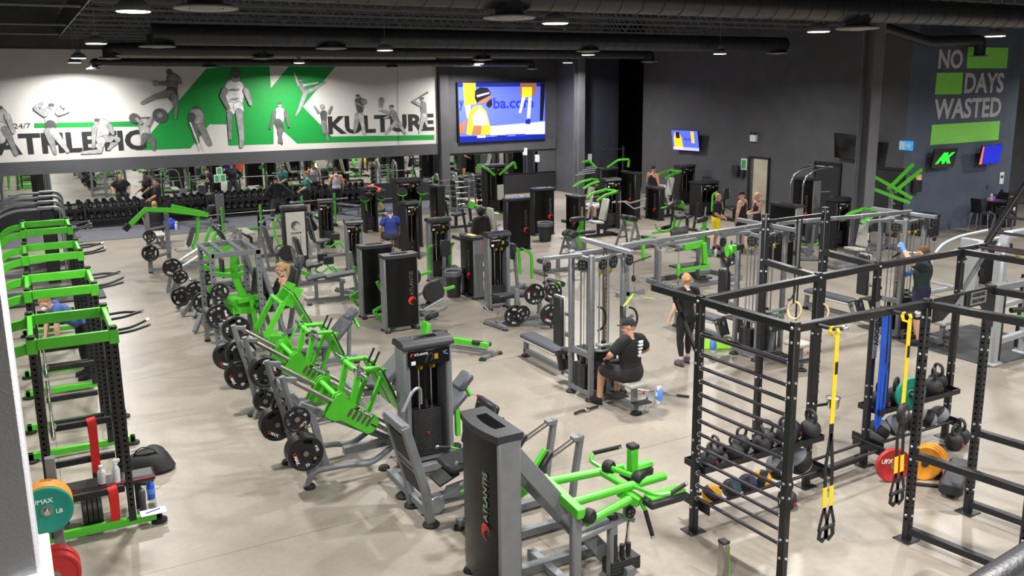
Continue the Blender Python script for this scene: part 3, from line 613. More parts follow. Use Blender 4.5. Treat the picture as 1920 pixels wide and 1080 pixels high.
def tower(root, T, w=.66, d=.5, h=1.64, fm=GREY, show='front', stackn=14, txt=SILV, ptxt=True):
    """weight stack tower: open front with rods at local -Y, ATLANTIS shroud panel at local +Y"""
    P = lambda n, mb, m, **k: mb.build(n, m, root, T, **k)
    for s in (-1, 1):
        mb = MB(); mb.box((s*(w/2-.045),0,h/2-.01), (.09,d-.004,h-.06), .025); P('side_column', mb, fm)
    mb = MB(); mb.box((0,0,.09), (w-.1,.1,.06), .01); mb.box((0,-d/2+.05,h-.1), (w-.1,.04,.08)); P('cross_member', mb, fm)
    # moulded cap
    q = [(-.5,0),(.5,0),(.5,.35),(.42,.8),(.25,1),(-.25,1),(-.42,.8),(-.5,.35)]
    if show == 'back':
        out = [(-w/2-.01,-d/2-.01)]+[((-.5+i/10)*(w+.02), d/2+.07-.24*(-.5+i/10)**2) for i in range(11)]+[(w/2+.01,-d/2-.01)]
        mb = MB(); mb.prism(out[::-1], (0,0,h-.035), (1,0,0), (0,1,0), .07); c = P('cap', mb, PLA); mb = MB(); mb.prism([(x*.5, y*.4) for x, y in out[::-1]], (0,0,h+.003), (1,0,0), (0,1,0), .006); mb.build('cap_tray', GLB, c)
    else:
        mb = MB(); mb.prism([(a*(d+.06), b*.1) for a, b in q], (0,0,h-.03), (0,1,0), (0,0,1), w+.03); c = P('cap', mb, PLA)
        MB().box((0,-.02,h-.03+.102), (w*.5,d*.35,.006), .002).build('cap_tray', GLB, c)
    if show in ('front', 'both'):
        pm = P('placard', MB().box((0,-d/2-.012,h-.16), (w-.1,.03,.2), .006), PANEL)
        y = -d/2-.03; TF = frame((0,y,h-.16), (1,0,0), (0,0,1))
        emblem(pm, TF @ XF((-w*.35,.055,0)), .025); letter('ATLANTIS', .042, WHITE, pm, TF @ XF((-w*.17,.055,0)))
        MB().box((-w*.33,y,h-.21), (.06,.004,.05)).build('white_label', WHITE, pm); MB().sweep([(-.06,y,h-.22),(-.02,y,h-.13),(.03,y,h-.1),(.06,y,h-.16),(.02,y,h-.21)], .006, 5).build('figure_print', SILV, pm)
        MB().sweep([(w*.28,y,h-.12),(w*.36,y,h-.1),(w*.3,y,h-.14),(w*.38,y,h-.15)], .006, 5).build('figure_print', mat('sky_print', (110,170,220), .5) if 'sky_print' not in MATS else MATS['sky_print'], pm)
        MB().box((w*.14,y,h-.16), (.05,.004,.07)).build('white_label', GOLD, pm)
        for s in (-1, 1):
            P('guide_rod', MB().cyl((s*w*.13,-.02,.12), (s*w*.13,-.02,h-.2), .011, 8), CHR)
            mb = MB(); mb.lathe([(.012,-.018),(.05,-.018),(.042,0),(.05,.018),(.012,.018)], (s*w*.13,-.06,h-.31), (1,.25,0), 16); P('pulley', mb, GOLD)
        P('cable', MB().cyl((0,-.03,.5), (0,-.03,h-.2), .004, 6), BLK)
        mb = MB()
        for k in range(stackn): mb.box((0,0,.16+k*.034), (w*.6,d*.42,.03), .003)
        P('weight_stack', mb, STACK); P('selector_rod', MB().cyl((0,-d*.1,.16+stackn*.034), (0,-d*.1,.26+stackn*.034), .03, 10), RUB)
        P('selector_pin', MB().cyl((0,-d*.21,.16+.034*(stackn//2)), (0,-d*.3,.16+.034*(stackn//2)), .012, 8), RED)
    # curved shroud panel on the closed side
    if show in ('back', 'both'):
        n = 10; pts = []
        for i in range(n+1):
            a = -.5+i/n; pts.append((a*(w-.06), (d/2+.055-.2*a*a)))
        pts += [(w*.5-.03, d/2-.03), (-w*.5+.03, d/2-.03)]
        mb = MB(); mb.prism(pts, (0,0,h/2+.04), (1,0,0), (0,1,0), h-.16); p = P('shroud_panel', mb, PANEL)
        TF = frame((0,d/2+.06,0), (-1,0,0), (0,0,1))
        if ptxt:
            tm = text_mesh('ATLANTIS', .112, .01, .003, txt); o = bpy.data.objects.new('lettering', tm); COL.objects.link(o); o.parent = p
            o.matrix_basis = TF @ XF((w*.26,h*.62,-.012), PI/2)
            emblem(p, TF @ XF((w*.26,h*.62-.36,-.008)), .085)
    else: P('rear_panel', MB().box((0,d/2-.02,h/2), (w-.16,.02,h-.2)), PANEL)
    for sx in (-1, 1):
        for sy in (-1, 1): P('rubber_foot', MB().lathe([(.05,.05),(.065,.02),(.065,0)], (sx*(w/2-.04),sy*(d/2-.03),0), n=12), RUB)
def seatpad(root, name, c, s, m, T, rx=0, ry=0):
    R = M4.Rotation(ry, 3, 'Y') @ M4.Rotation(rx, 3, 'X')
    mb = MB().pad((0,0,0), R@V((s[0]/2,0,0)), R@V((0,s[1]/2,0)), R@V((0,0,s[2]/2))); mb.v = [p+V(c) for p in mb.v]; return mb.build(name, m, root, T)
def roller(root, a, b, r, T, m=PAD):
    a = V(a); b = V(b); L = (b-a).length
    mb = MB().lathe([(r*.35,-.012),(r*.8,-.012),(r,.02),(r,L-.02),(r*.8,L+.012),(r*.35,L+.012)], a, b-a, 16); o = mb.build('roller_pad', m, root, T)
    MB().lathe([(0,-.014),(r*.55,-.014),(r*.55,-.02),(0,-.02)], a, b-a, 12).build('end_cap', LGREY, o); return o

# ------------------------------------------------------------------ the row of green and black racks at left
def make_rack(y0, label):
    w = 1.2; x0, x1 = -.12, .68; root = thing('power_rack', label, 'power rack', ((x0+x1)/2, y0+w/2, 0), 0, 'green and black power racks')
    H = 2.3
    for x in (x0, x1):
        for y in (y0, y0+w):
            mb = MB(); mb.box((x,y,H/2+.05), (.075,.1,H-.1), .004); o = part(root, 'upright', mb, BLK)
            hb = MB()
            for k in range(30):
                for s in (-1, 1): hb.lathe([(0,0),(.013,0)], V((x+s*.0385,y,.3+k*.065))-V(root.location), (s,0,0), 8)
                hb.lathe([(0,0),(.013,0)], V((x,y-.0512,.3+k*.065))-V(root.location), (0,-1,0), 8)
            hb.build('bolt_holes', STEEL if x == x1 else LGREY, o, smooth=0)
    for y in (y0, y0+w):
        mb = MB(); mb.beam((x0+.05,y-.045,H+.02), (x1-.05,y-.045,H+.02), .045, .12); part(root, 'top_beam', mb, G)
        mb = MB(); mb.beam((x0-.25,y,.085), (x1+.3,y,.085), .07, .09); part(root, 'base_beam', mb, G)
        for xx in (x1+.28, x0-.2): mb = MB(); mb.beam((xx,y,.02), (xx,y,.13), .07); mb.lathe([(.07,0),(.09,.005),(.09,.03),(.06,.04)], (xx,y,0), n=18); part(root, 'rubber_foot', mb, RUB if 0 else RUB)
    for x in (x0, x1):
        mb = MB(); mb.beam((x,y0-.02,H+.03), (x,y0+w+.02,H+.03), .05, .1); part(root, 'side_beam', mb, G)
        for y in (y0, y0+w): mb = MB(); mb.box((x,y,H), (.1,.12,.16), .006); part(root, 'corner_bracket', mb, G); mb = MB(); mb.box((x,y,H+.1), (.085,.1,.03), .008); part(root, 'end_cap', mb, RUB)
    # four bent chin up handles on the aisle side
    for k, (yy, b, dz) in enumerate(((.06,.12,.0),(.22,.1,.03),(.78,.02,.03),(1.05,-.16,.0))):
        mb = MB().sweep([(x1+.03,y0+yy,H+.0),(x1+.2,y0+yy,H+.01),(x1+.38,y0+yy+b,H+.02+dz)], .017, 8, fil=.08); h = part(root, 'chin_up_handle', mb, RUB)
        e = V((x1+.38,y0+yy+b,H+.02+dz))-V(root.location); d = V((.18,b,.01+dz)).normalized(); MB().cyl(e-d*.005, e+d*.03, .0175, 8).build('chrome_tip', CHR, h)
    for y, z in ((y0+.05,.48), (y0+w-.05,.48), (y0+w-.05,.95)):
        mb = MB(); mb.beam((x0+.06,y,z), (x1-.05,y,z), .06, .075); part(root, 'spotter_arm', mb, RUB)
    # arched rear stays to the plate storage uprights
    for y in (y0, y0+w):
        mb = MB(); mb.sweep([(x0-.03,y,H-.02),(x0-.28,y,H-.06),(x0-.5,y,H-.3),(x0-.6,y,H-.8)], .05, sq=(.05,.11), fil=.25); part(root, 'arched_stay', mb, G)
        mb = MB(); mb.beam((x0-.6,y,.05), (x0-.6,y,H-.7), .075); part(root, 'rear_upright', mb, G)
    return root
RY = (10.36, 13.02, 15.92, 19.0)
for k, (y, l) in enumerate(zip(RY, ('green and black power rack nearest the viewer, red straps on it','second green and black power rack, man bending inside it','third green and black power rack from the viewer','green and black power rack farthest from the viewer'))): make_rack(y, l)
def barbell(a, b, label, m=STEEL, sleeve=CHR, group=None, cat='barbell', rs=.025):
    a = V(a); b = V(b); d = (b-a).normalized(); L = (b-a).length; root = thing('barbell', label, cat, (a+b)/2, 0, group)
    mb = MB().cyl(a+d*.38, b-d*.38, .014, 10); part(root, 'shaft', mb, m)
    for p, q in ((a, a+d*.4), (b-d*.4, b)): mb = MB(); mb.cyl(p, q, rs, 12); e = q if p == a else p; mb.cyl(e-d*.015, e+d*.015, rs*1.7, 12); part(root, 'sleeve', mb, sleeve)
    return root
barbell((-.02,9.95,1.38),(-.02,12.05,1.38), 'chrome barbell racked in the nearest green power rack')
barbell((-.02,12.6,1.3),(-.02,14.75,1.3), 'chrome barbell racked in the second green power rack')
# bumper plates on the tree at the bottom left
def bumper(pos, axis, m, r, th, label, txt=None, spin=0):
    o = MB().lathe([(.027,-th/2),(.06,-th/2),(.065,-th*.38),(r*.82,-th*.38),(r*.86,-th/2),(r*.97,-th/2),(r,-th*.35),(r,th*.35),(r*.97,th/2),(r*.86,th/2),(r*.82,th*.38),(.065,th*.38),(.06,th/2),(.027,th/2)], n=40).build('bumper_plate', m)
    o.matrix_basis = orient(pos, axis, spin); tag(o, label, 'weight plate')
    MB().lathe([(.026,-th*.54),(.05,-th*.54),(.05,th*.54),(.026,th*.54)], n=20).build('hub_ring', STEEL, o)
    if txt:
        for t, x, y, s in txt: letter(t, s, WHITE, o, XF((x,y,th*.39+.003), 0), .02)
    return o
a = ray(88,957)*8.15; tx, ty, tz = a.x, a.y, EYE+a.z
tr = thing('plate_tree', 'grey plate tree holding bumper plates at the bottom left', 'plate tree', (tx+.07, ty+.5, 0))
mb = MB(); mb.beam((tx+.07,ty+.3,0.03), (tx+.07,ty+.3,1.55), .09); part(tr, 'post', mb, GREY)
mb = MB(); mb.beam((tx-.35,ty+.3,.04), (tx+.42,ty+.3,.04), .08); mb.beam((tx+.07,ty-.1,.04), (tx+.07,ty+.7,.04), .08); part(tr, 'base', mb, GREY)
for z, xx in ((tz,tx),(tz-.56,tx+.0)): mb = MB(); mb.cyl((xx,ty-.06,z), (xx,ty+.3,z), .024, 12); part(tr, 'peg', mb, CHR)
bumper((tx,ty,tz), (0,-1,0), TEAL, .225, .045, 'teal green bumper plate, front one on the plate tree', (('LB',.1,-.02,.055),('UMAX',-.03,.1,.06)))
for k in range(3): bumper((tx,ty+.06+.06*k,tz+.004), (0,-1,0), ORNG, .225, .055, ['first','second','third'][k]+' orange bumper plate behind the teal plate on the tree')
for k in range(2): bumper((tx+.0,ty-.1+.09*k,tz-.6+.02*k), (0,-1,0), REDB, .225, .08, ['front','rear'][k]+' red bumper plate on the lowest peg of the tree')

# ------------------------------------------------------------------ plate loaded leg presses
def leg_press(dy, label):
    y0, y1 = 10.42+dy, 11.17+dy; ym = (y0+y1)/2; root = thing('leg_press', label, 'leg press', (3.6,ym,0), 0, 'inclined leg presses')
    R0, R1 = (2.62,1.42), (4.2,.25); sl = (R1[1]-R0[1])/(R1[0]-R0[0]); zz = lambda x: R0[1]+sl*(x-R0[0])
    for y in (y0, y1):
        part(root, 'guide_rail', MB().cyl((R0[0],y,R0[1]), (R1[0],y,R1[1]), .032, 14), STEEL)
        mb = MB(); mb.sweep([(2.5,y-.03,1.5),(2.56,y-.03,1.2),(2.68,y-.03,.72),(2.78,y-.03,.1)], .04, 12, fil=.2); mb.beam((2.5,y-.03,1.46), (2.68,y,1.42), .07, .06); part(root, 'end_post', mb, GREY)
        mb = MB(); mb.sweep([(2.7,y-.1,.03),(2.8,y-.1,.22),(3.3,y-.1,.2),(3.55,y-.1,.14),(3.95,y-.05,.33)], .038, 12, fil=.12); part(root, 'base_tube', mb, GREY)
        mb = MB(); mb.sweep([(2.62,y-.05,1.05),(2.85,y-.02,.92),(2.95,y,.4),(3.0,y,.2)], .035, sq=(.05,.09), fil=.1); part(root, 'brace', mb, GREY)
    mb = MB(); mb.beam((2.62,y0,1.22), (2.62,y1,1.22), .07); part(root, 'upper_tie', mb, GREY); mb = MB(); mb.beam((2.85,y0-.1,.2), (2.85,y1+.1,.2), .07); part(root, 'low_tie', mb, GREY); mb = MB(); mb.beam((4.2,y0,.28), (4.2,y1,.28), .08); mb.beam((3.35,ym,.2), (4.9,ym,.2), .1); part(root, 'cross_frame', mb, GREY)
    mb = MB(); mb.beam((2.8,ym,.95), (4.2,ym,.12), .07, .09); part(root, 'centre_beam', mb, GREY)
    feet(root, [(2.74,y0-.1),(2.7,y1+.05),(3.76,y0-.05),(3.76,y1+.08),(4.9,ym-.25),(4.9,ym+.25)], .075)
    # sled with slotted side plates
    for y in (y0, y1):
        a = V((3.14,y,zz(3.14))); d = V((1,0,sl)).normalized(); u = V((-d.z,0,d.x))
        out = [(-.04,.1),(.0,.16),(.08,.17),(.2,.1),(.62,.1),(.68,.05),(.68,-.1),(.62,-.15),(.2,-.15),(.12,-.2),(-.02,-.2),(-.04,-.1)]
        mb = MB(); mb.prism(out, a-V((0,.045,0)), d, u, .014); mb.prism(out, a+V((0,.045,0)), d, u, .014); s = part(root, 'sled_plate', mb, G)
        mb = MB()
        for k in range(5): mb.prism([(.25+.075*k+.026*math.cos(t*.785), -.01+.07*math.sin(t*.785)) for t in range(8)], a-V((0,.053,0))-V(root.location), d, u, .004)
        mb.build('slots', STEEL, s, smooth=0)
        TF = frame(a-V((0,.054,0))-V(root.location)+d*.42+u*.075, d, u); MB().box((0,0,0), (.3,.045,.004)).build('label_strip', BLK, s, TF); letter('ATLANTIS', .05, WHITE, s, TF @ XF((.02,0,.004)), .02); emblem(s, TF @ XF((-.13,0,.004)), .018)
        mb = MB(); c = a+d*.62-u*.02; mb.lathe([(.032,-.03),(.055,-.03),(.055,.06),(.032,.06)], c, d, 14); part(root, 'slide_bearing', mb, RUB)
    # cross tubes, loading pegs and foot plates
    xs = 3.42; z = zz(xs)+.12
    mb = MB(); mb.cyl((3.2,y0,zz(3.2)+.1), (3.2,y1,zz(3.2)+.1), .035, 12); mb.beam((xs,ym-.25,z-.05), (xs+.12,ym-.25,z+.42), .07); mb.beam((xs,ym+.25,z-.05), (xs+.12,ym+.25,z+.42), .07)
    mb.sweep([(xs+.12,ym-.25,z+.42),(xs+.4,ym-.25,z+.4)], .032, 10); mb.sweep([(xs+.12,ym+.25,z+.42),(xs+.4,ym+.25,z+.4)], .032, 10); mb.cyl((xs+.1,ym-.25,z+.4), (xs+.1,ym+.25,z+.4), .035, 12)
    for s in (-.22, .22): mb.beam((3.62,ym+s,.72), (3.9,ym+s,1.32), .06, .05)
    part(root, 'sled_frame', mb, G)
    for s in (-1, 1):
        mb = MB().lathe([(.0,0),(.07,0),(.07,.05),(.03,.06),(.025,.06),(.025,.34),(0,.34)], (xs+.1,ym+s*.27,z+.41), (0,s,0), 14); part(root, 'loading_peg', mb, CHR)
        mb = MB(); n = V((.92,0,.4)).normalized(); up = V((-.4,0,.92))
        mb.hexa(V((3.93,ym+s*.2,1.02)), up*.33, V((0,.165,0)), n*.012, .004); f = part(root, 'foot_plate', mb, G)
        MB().hexa(V((3.95,ym+s*.2,1.03))-V(root.location), up*.34, V((0,.175,0)), n*.01, .004).build('rubber_edge', RUB, f)
        part(root, 'side_handle', MB().sweep([(3.78,ym+s*.1,1.33),(3.88,ym+s*.1,1.52)], .016, 8), RUB)
    # reclined seat at the low end
    mb = MB(); mb.pad((4.55,ym,.34), V((.2,0,-.06)), (0,.24,0), V((.02,0,.045))); part(root, 'seat', mb, PADG)
    mb = MB(); mb.pad((4.88,ym,.55), V((.22,0,.2)), (0,.25,0), V((-.03,0,.035))); part(root, 'backrest', mb, PADG)
    mb = MB(); mb.pad((5.14,ym,.86), V((.1,0,.1)), (0,.15,0), V((-.035,0,.04))); part(root, 'head_pad', mb, PADG)
    mb = MB(); mb.beam((4.85,ym,.2), (5.14,ym,.8), .06); part(root, 'backrest_post', mb, GREY)
    part(root, 'head_pad_bracket', MB().beam((5.14,ym,.84), (5.2,ym-.12,.66), .05), G); part(root, 'green_post', MB().beam((4.95,ym-.2,.15), (4.95,ym-.2,.55), .07), G); o = part(root, 'pull_pin', MB().cyl((5.18,ym-.1,.7), (5.3,ym-.16,.66), .01, 6), STEEL); MB().ball(V((5.3,ym-.16,.66))-V(root.location), .024).build('red_knob', REDS, o)
    for s in (-1, 1):
        mb = MB(); mb.sweep([(4.5,ym+s*.32,.25),(4.42,ym+s*.36,.55)], .014, 8); h = part(root, 'safety_lever', mb, RUB); MB().ball(V((4.42,ym+s*.36,.56))-V(root.location), .018).build('red_knob', REDS, h)
    for px, pz, py in ((2.78,.47,y0-.1),(2.7,.89,y0-.08),(2.76,.47,y1+.12),(2.68,.9,y1+.12)): part(root, 'storage_peg', MB().cyl((px,py+.14,pz), (px,py-.2,pz), .024, 10), STEEL)
    return root
leg_press(0, 'inclined leg press nearest the viewer with green sled'); leg_press(2.03, 'second inclined leg press with green sled, behind the nearest one')
stackp(573,850,10.2,'45',4,'the low peg of the nearest leg press',spin=.3); stackp(557,786,10.24,'25',1,'the upper peg of the nearest leg press',spin=2.2)
stackp(520,796,11.2,'45',3,'the far low peg of the nearest leg press',spin=1); stackp(532,758,11.2,'25',1,'the far upper peg of the nearest leg press',spin=3)
stackp(497.6,698,12.2,'45',3,'the upper peg of the second leg press',spin=3.4); stackp(497,752,12.25,'25',2,'the low peg of the second leg press',spin=1)
stackp(450,703,13.25,'45',2,'the far low peg of the second leg press',spin=.4); stackp(452,662,13.25,'45',2,'the far upper peg of the second leg press',spin=2.4)

# ------------------------------------------------------------------ pivoting press with the raised green foot plate
r = thing('leg_press', 'leg press with big green foot plate tilted up on two arms', 'leg press', (3.7,15,0))
for y in (14.65, 15.3):
    part(r, 'foot_arm', MB().beam((3.3,y,.82), (3.62,y,1.36), .07, .09), G)
    part(r, 'base_tube', MB().sweep([(2.85,y-.05,.08),(3.3,y-.05,.12),(4.3,y,.12)], .04, sq=(.08,.08)), GREY)
    part(r, 'end_post', MB().sweep([(2.7,y,1.0),(2.8,y,.5),(2.85,y,.08)], .04, 10, fil=.2), GREY)
    part(r, 'guide_rail', MB().cyl((2.75,y+.08,1.02), (4.3,y+.08,.12), .03, 12), STEEL)
mb = MB(); mb.prism([(3.62,1.36),(3.8,1.25),(4.02,1.55),(3.88,1.62)], (0,14.72,0), (1,0,0), (0,0,1), .015); mb.prism([(3.62,1.36),(3.8,1.25),(4.02,1.55),(3.88,1.62)], (0,15.22,0), (1,0,0), (0,0,1), .015); mb.cyl((3.62,14.62,1.36), (3.62,15.34,1.36), .045, 12); mb.prism([(3.35,.8),(3.7,.75),(3.9,.3),(3.75,.2),(3.4,.6)], (0,14.98,0), (1,0,0), (0,0,1), .4); part(r, 'arm_bracket', mb, G)
for s in (-1, 1):
    n = V((.9,0,.45)).normalized(); up = V((-.45,0,.9)); mb = MB(); mb.hexa((3.96,14.98+s*.19,1.2), up*.36, V((0,.17,0)), n*.015, .004); f = part(r, 'foot_plate', mb, G); MB().hexa(V((3.98,14.98+s*.19,1.21))-V(r.location), up*.37, V((0,.18,0)), n*.008, .004).build('rubber_edge', RUB, f)
part(r, 'strut', MB().sweep([(3.95,14.6,1.15),(3.7,14.6,.75),(3.6,14.6,.3)], .018, 8, fil=.2), G)
mb = MB(); mb.pad((4.32,15,.46), (.2,0,-.03), (0,.24,0), (.01,0,.05)); part(r, 'seat', mb, PADG); mb = MB(); mb.pad((4.68,15,.66), (.19,0,.2), (0,.25,0), (-.03,0,.03)); part(r, 'backrest', mb, PADG); mb = MB(); mb.pad((4.93,15,.93), (.09,0,.09), (0,.15,0), (-.035,0,.035)); part(r, 'head_pad', mb, PADG); part(r, 'head_pad_bracket', MB().beam((4.98,15.0,.85), (5.02,14.85,.7), .05), G)
mb = MB(); mb.beam((4.3,15,.12), (5.0,15,.12), .09); mb.beam((4.4,15,.12), (4.4,15,.42), .08); mb.beam((4.85,15,.12), (4.9,15,.84), .06); mb.beam((4.3,14.65,.12), (4.3,15.3,.12), .08); mb.beam((2.88,14.6,.1), (2.88,15.3,.1), .08); part(r, 'base_frame', mb, GREY)
feet(r, [(2.85,14.6),(2.85,15.3),(4.3,14.65),(4.3,15.3),(5.0,15)])
stackp(443,618,14.45,'45',2,'the peg of the tilted foot plate press',spin=3); stackp(426,668,14.5,'45',2,'the low peg of the tilted foot plate press',spin=1.2)
# ------------------------------------------------------------------ grey framed lever machine with reclined seat
r = thing('lever_leg_machine', 'grey framed leg machine with green lever, blond woman sitting in it', 'gym machine', (3.5,17.25,0))
for x, y in ((2.88,17.9),(2.86,16.6),(3.7,16.6),(3.74,17.9)):
    hb = MB(); mb = MB(); top = 2.0; mb.beam((x,y,.05), (x if x < 3 else x+.0,y,top), .09, .09); o = part(r, 'upright', mb, GREY)
    for k in range(12):
        for s in ((-1,0,0),(0,-1,0)): hb.lathe([(0,0),(.014,0)], V((x+s[0]*.046,y+s[1]*.046,.4+k*.13))-V(r.location), s, 8)
    hb.build('bolt_holes', BLK, o, smooth=0)
mb = MB()
for y in (16.6, 17.9): mb.beam((2.85,y,1.96), (3.75,y,1.96), .09); mb.beam((2.88,y,.3), (3.72,y,.3), .08)
for x in (2.87, 3.1, 3.45, 3.72): mb.beam((x,16.6,1.96), (x,17.9,1.96), .08)
mb.beam((3.7,16.62,1.9), (4.15,16.7,.2), .08); mb.beam((3.7,17.88,1.9), (4.1,17.8,.2), .08); mb.beam((2.88,16.6,.7), (2.88,17.9,.7), .08); mb.beam((3.72,17.25,.15), (4.75,17.25,.15), .1); part(r, 'cage_frame', mb, GREY)
mb = MB(); mb.sweep([(3.4,17.25,1.9),(3.35,17.25,1.45),(3.5,17.25,1.0)], .05, sq=(.13,.09), fil=.2); mb.prism([(3.05,1.05),(3.65,1.0),(3.75,.85),(3.7,.7),(3.2,.75)], (0,17.1,0), (1,0,0), (0,0,1), .5); mb.beam((3.05,16.75,1.12), (3.3,16.95,.75), .16, .04); mb.beam((3.55,16.7,1.0), (3.6,16.7,.35), .09, .03); mb.beam((3.2,16.75,.9), (3.25,16.75,.4), .04); mb.beam((3.7,17.45,1.0), (3.72,17.45,.35), .04); mb.beam((3.3,16.8,1.0),(3.75,16.8,1.05),.1); part(r, 'green_lever', mb, G)
mb = MB(); mb.pad((3.78,17.25,1.18), V((.06,0,.3)), (0,.3,0), V((-.03,0,.01))); part(r, 'foot_plate', mb, RUB)
part(r, 'loading_peg', MB().cyl((3.6,16.75,.9), (3.6,16.45,.9), .03, 12), RUB)
part(r, 'storage_peg', MB().cyl((2.95,16.6,1.26), (2.95,16.4,1.26), .025, 10), STEEL); part(r, 'storage_peg', MB().cyl((2.9,16.6,.8), (2.9,16.36,.8), .025, 10), STEEL)
mb = MB(); mb.pad((4.15,17.25,.7), V((.22,0,.02)), (0,.23,0), V((-.0,0,.04))); part(r, 'seat', mb, PAD); mb = MB(); mb.pad((4.46,17.25,1.08), V((.13,0,.36)), (0,.24,0), V((-.04,0,.016))); part(r, 'backrest', mb, PAD)
mb = MB(); mb.pad((4.66,17.25,1.55), V((.04,0,.13)), (0,.13,0), V((-.05,0,.015))); part(r, 'head_pad', mb, PADG)
mb = MB(); mb.beam((4.42,17.5,.05), (4.7,17.3,1.6), .08, .09); mb.beam((4.2,17.25,.15), (4.2,17.25,.68), .08); part(r, 'backrest_post', mb, GREY)
for s in (-1, 1): part(r, 'hand_grip', MB().sweep([(4.2,17.25+s*.3,.72),(4.15,17.25+s*.32,.85),(4.0,17.25+s*.32,.86)], .016, 8), RUB)
mb = MB(); mb.box((4.35,15.95,.04), (.55,.42,.08), .02); o = mb.build('foam_pad', PADG); tag(o, 'dark grey foam pad on the floor beside the reclined leg machine', 'pad')
feet(r, [(2.88,17.9),(2.86,16.6),(4.15,16.7),(4.1,17.8),(4.75,17.25),(4.42,17.5)])
stackp(412,548,16.42,'25',1,'the upper peg of the grey framed leg machine',spin=3.3); stackp(410,593,16.42,'45',1,'the lower peg of the grey framed leg machine',spin=3.3)
stackp(432,578,17.4,'45',1,'the inner peg of the grey framed leg machine',spin=3.0)
# ------------------------------------------------------------------ black rig with stall bars
S = .078; RH = 2.74
rig = thing('training_rig', 'large black steel training rig with stall bars at right', 'training rig', (8.2,7.0,0))
P1, P2, P3, P4, P5, P6, P7, P9, PA, PB = (6.2,7.05), (6.24,5.76), (8.1,5.72), (9.26,5.78), (8.28,4.55), (8.16,7.22), (9.31,7.3), (11.07,7.36), (8.33,8.28), (9.47,8.33)
P10, P11 = (9.44,4.6), (11.1,5.85)
BME = {ax: MB().lathe([(.017,0),(.017,.008),(.011,.016),(0,.016)], (0,0,0), (ax,-1-ax,0), 8).mesh('bolt', BOLT) for ax in (0,-1)}
def post(p, h, holes=False):
    o = part(rig, 'post', MB().box((p[0],p[1],h/2), (S,S,h), .006), RIG)
    for z in (h-.06, h-.2) + ((h-.6,h-.75,.95,1.1,.5,.3)):
        for ax, ay in ((0,-1),(-1,0)):
            c = bpy.data.objects.new('bolt', BME[ax]); COL.objects.link(c); c.parent = o; c.location = V((p[0]+ax*S/2,p[1]+ay*S/2,z))-V(rig.location)
    if holes:
        b = MB()
        for k in range(32): b.lathe([(0,.001),(.012,.001)], V((p[0]-0,p[1]-S/2,.25+k*.07))-V(rig.location), (0,-1,0), 8); b.lathe([(0,.001),(.012,.001)], V((p[0]-S/2,p[1],.25+k*.07))-V(rig.location), (-1,0,0), 8)
        b.build('bolt_holes', LGREY, o, smooth=0)
    part(rig, 'base_plate', MB().box((p[0],p[1],.006), (.22,.2,.012), .004), RIG)
for p in (P1, P2, P6, P7, P9): post(p, RH)
for p in (P3, P4, P5, P10): post(p, RH, True)
for p in (PA, PB): post(p, 3.3)
post(P11, RH)
def rb(a, b, z, n='cross_beam', w=S, h=S, m=None):
    part(rig, n, MB().beam((a[0],a[1],z), (b[0],b[1],z), w, h), m or RIG)
zt = RH-.06
for a, b in ((P1,P6),(P6,P7),(P7,P9),(P2,P3),(P1,P2),(P3,P5),(P9,P11),(P6,PA),(P7,PB),(P5,P10),(P4,P10)): rb(a, b, zt)
rb(P1, (P1[0]-.03,P1[1]+.78), zt); part(rig, 'brace', MB().beam((P1[0]-.02,P1[1]+.42,zt-.04), (P1[0],P1[1]+.03,zt-.6), .05, .03), RIG)
rb(PA, PB, 3.2, 'pull_up_bar', .045, .045); rb(P3, P5, .12); rb(P3, P5, 1.0, 'mid_beam'); rb(P4, P10, .12); rb(P4, P10, 1.0, 'mid_beam'); rb(P6, P7, .12)
rb((P4[0],P4[1]), (10.6,5.84), zt, 'cross_beam', S, S, GREY)
# cut out plate beam between the two front posts
a = V((P3[0]+.04,P3[1]-.05,zt-.0)); b = V((P4[0]+.03,P4[1]-.05,zt))
d = (b-a).normalized(); L = (b-a).length; mb = MB(); mb.prism([(0,.06),(L,.06),(L,-.42),(L-.14,-.42),(L-.2,-.2),(L-.3,-.13),(.3,-.13),(.18,-.2),(0,-.2)], a, d, (0,0,1), .012); pb = part(rig, 'name_plate', mb, RIG)
TF = frame(a-V(rig.location)+V((0,-.012,0)), d, (0,0,1))
MB().prism([(.3,-.1),(.46,.03),(.52,.03),(.52,-.1),(.46,-.1),(.46,-.06),(.42,-.06),(.38,-.1)], (0,0,0), (1,0,0), (0,1,0), .006).build('cut_emblem', LGREY, pb, TF); MB().prism([(.56,-.1),(.56,.03),(.6,.03),(.64,-.02),(.6,-.1)], (0,0,0), (1,0,0), (0,1,0), .006).build('cut_emblem', BLK, pb, TF)
MB().box((.8,-.035,0), (.3,.14,.006)).build('cut_window', LGREY, pb, TF); letter('ATHLETIC', .055, BLK, pb, TF @ XF((.8,-.0,.006)), .03); letter('KULTURE', .055, BLK, pb, TF @ XF((.8,-.065,.006)), .03)
# stall bars
for k in range(13):
    z = .42+k*.152 if k < 12 else 2.32
    r0 = part(rig, 'stall_bar', MB().cyl((P1[0],P1[1]-.04,z), (P2[0],P2[1]+.04,z), .019 if k < 12 else .028, 10), RUNG)
    for p, s in ((P1,-1),(P2,1)): MB().lathe([(.032,0),(.032,.012),(.02,.012)], V((p[0],p[1]+s*.04,z))-V(rig.location), (0,s,0), 10).build('collar', BOLT, r0)
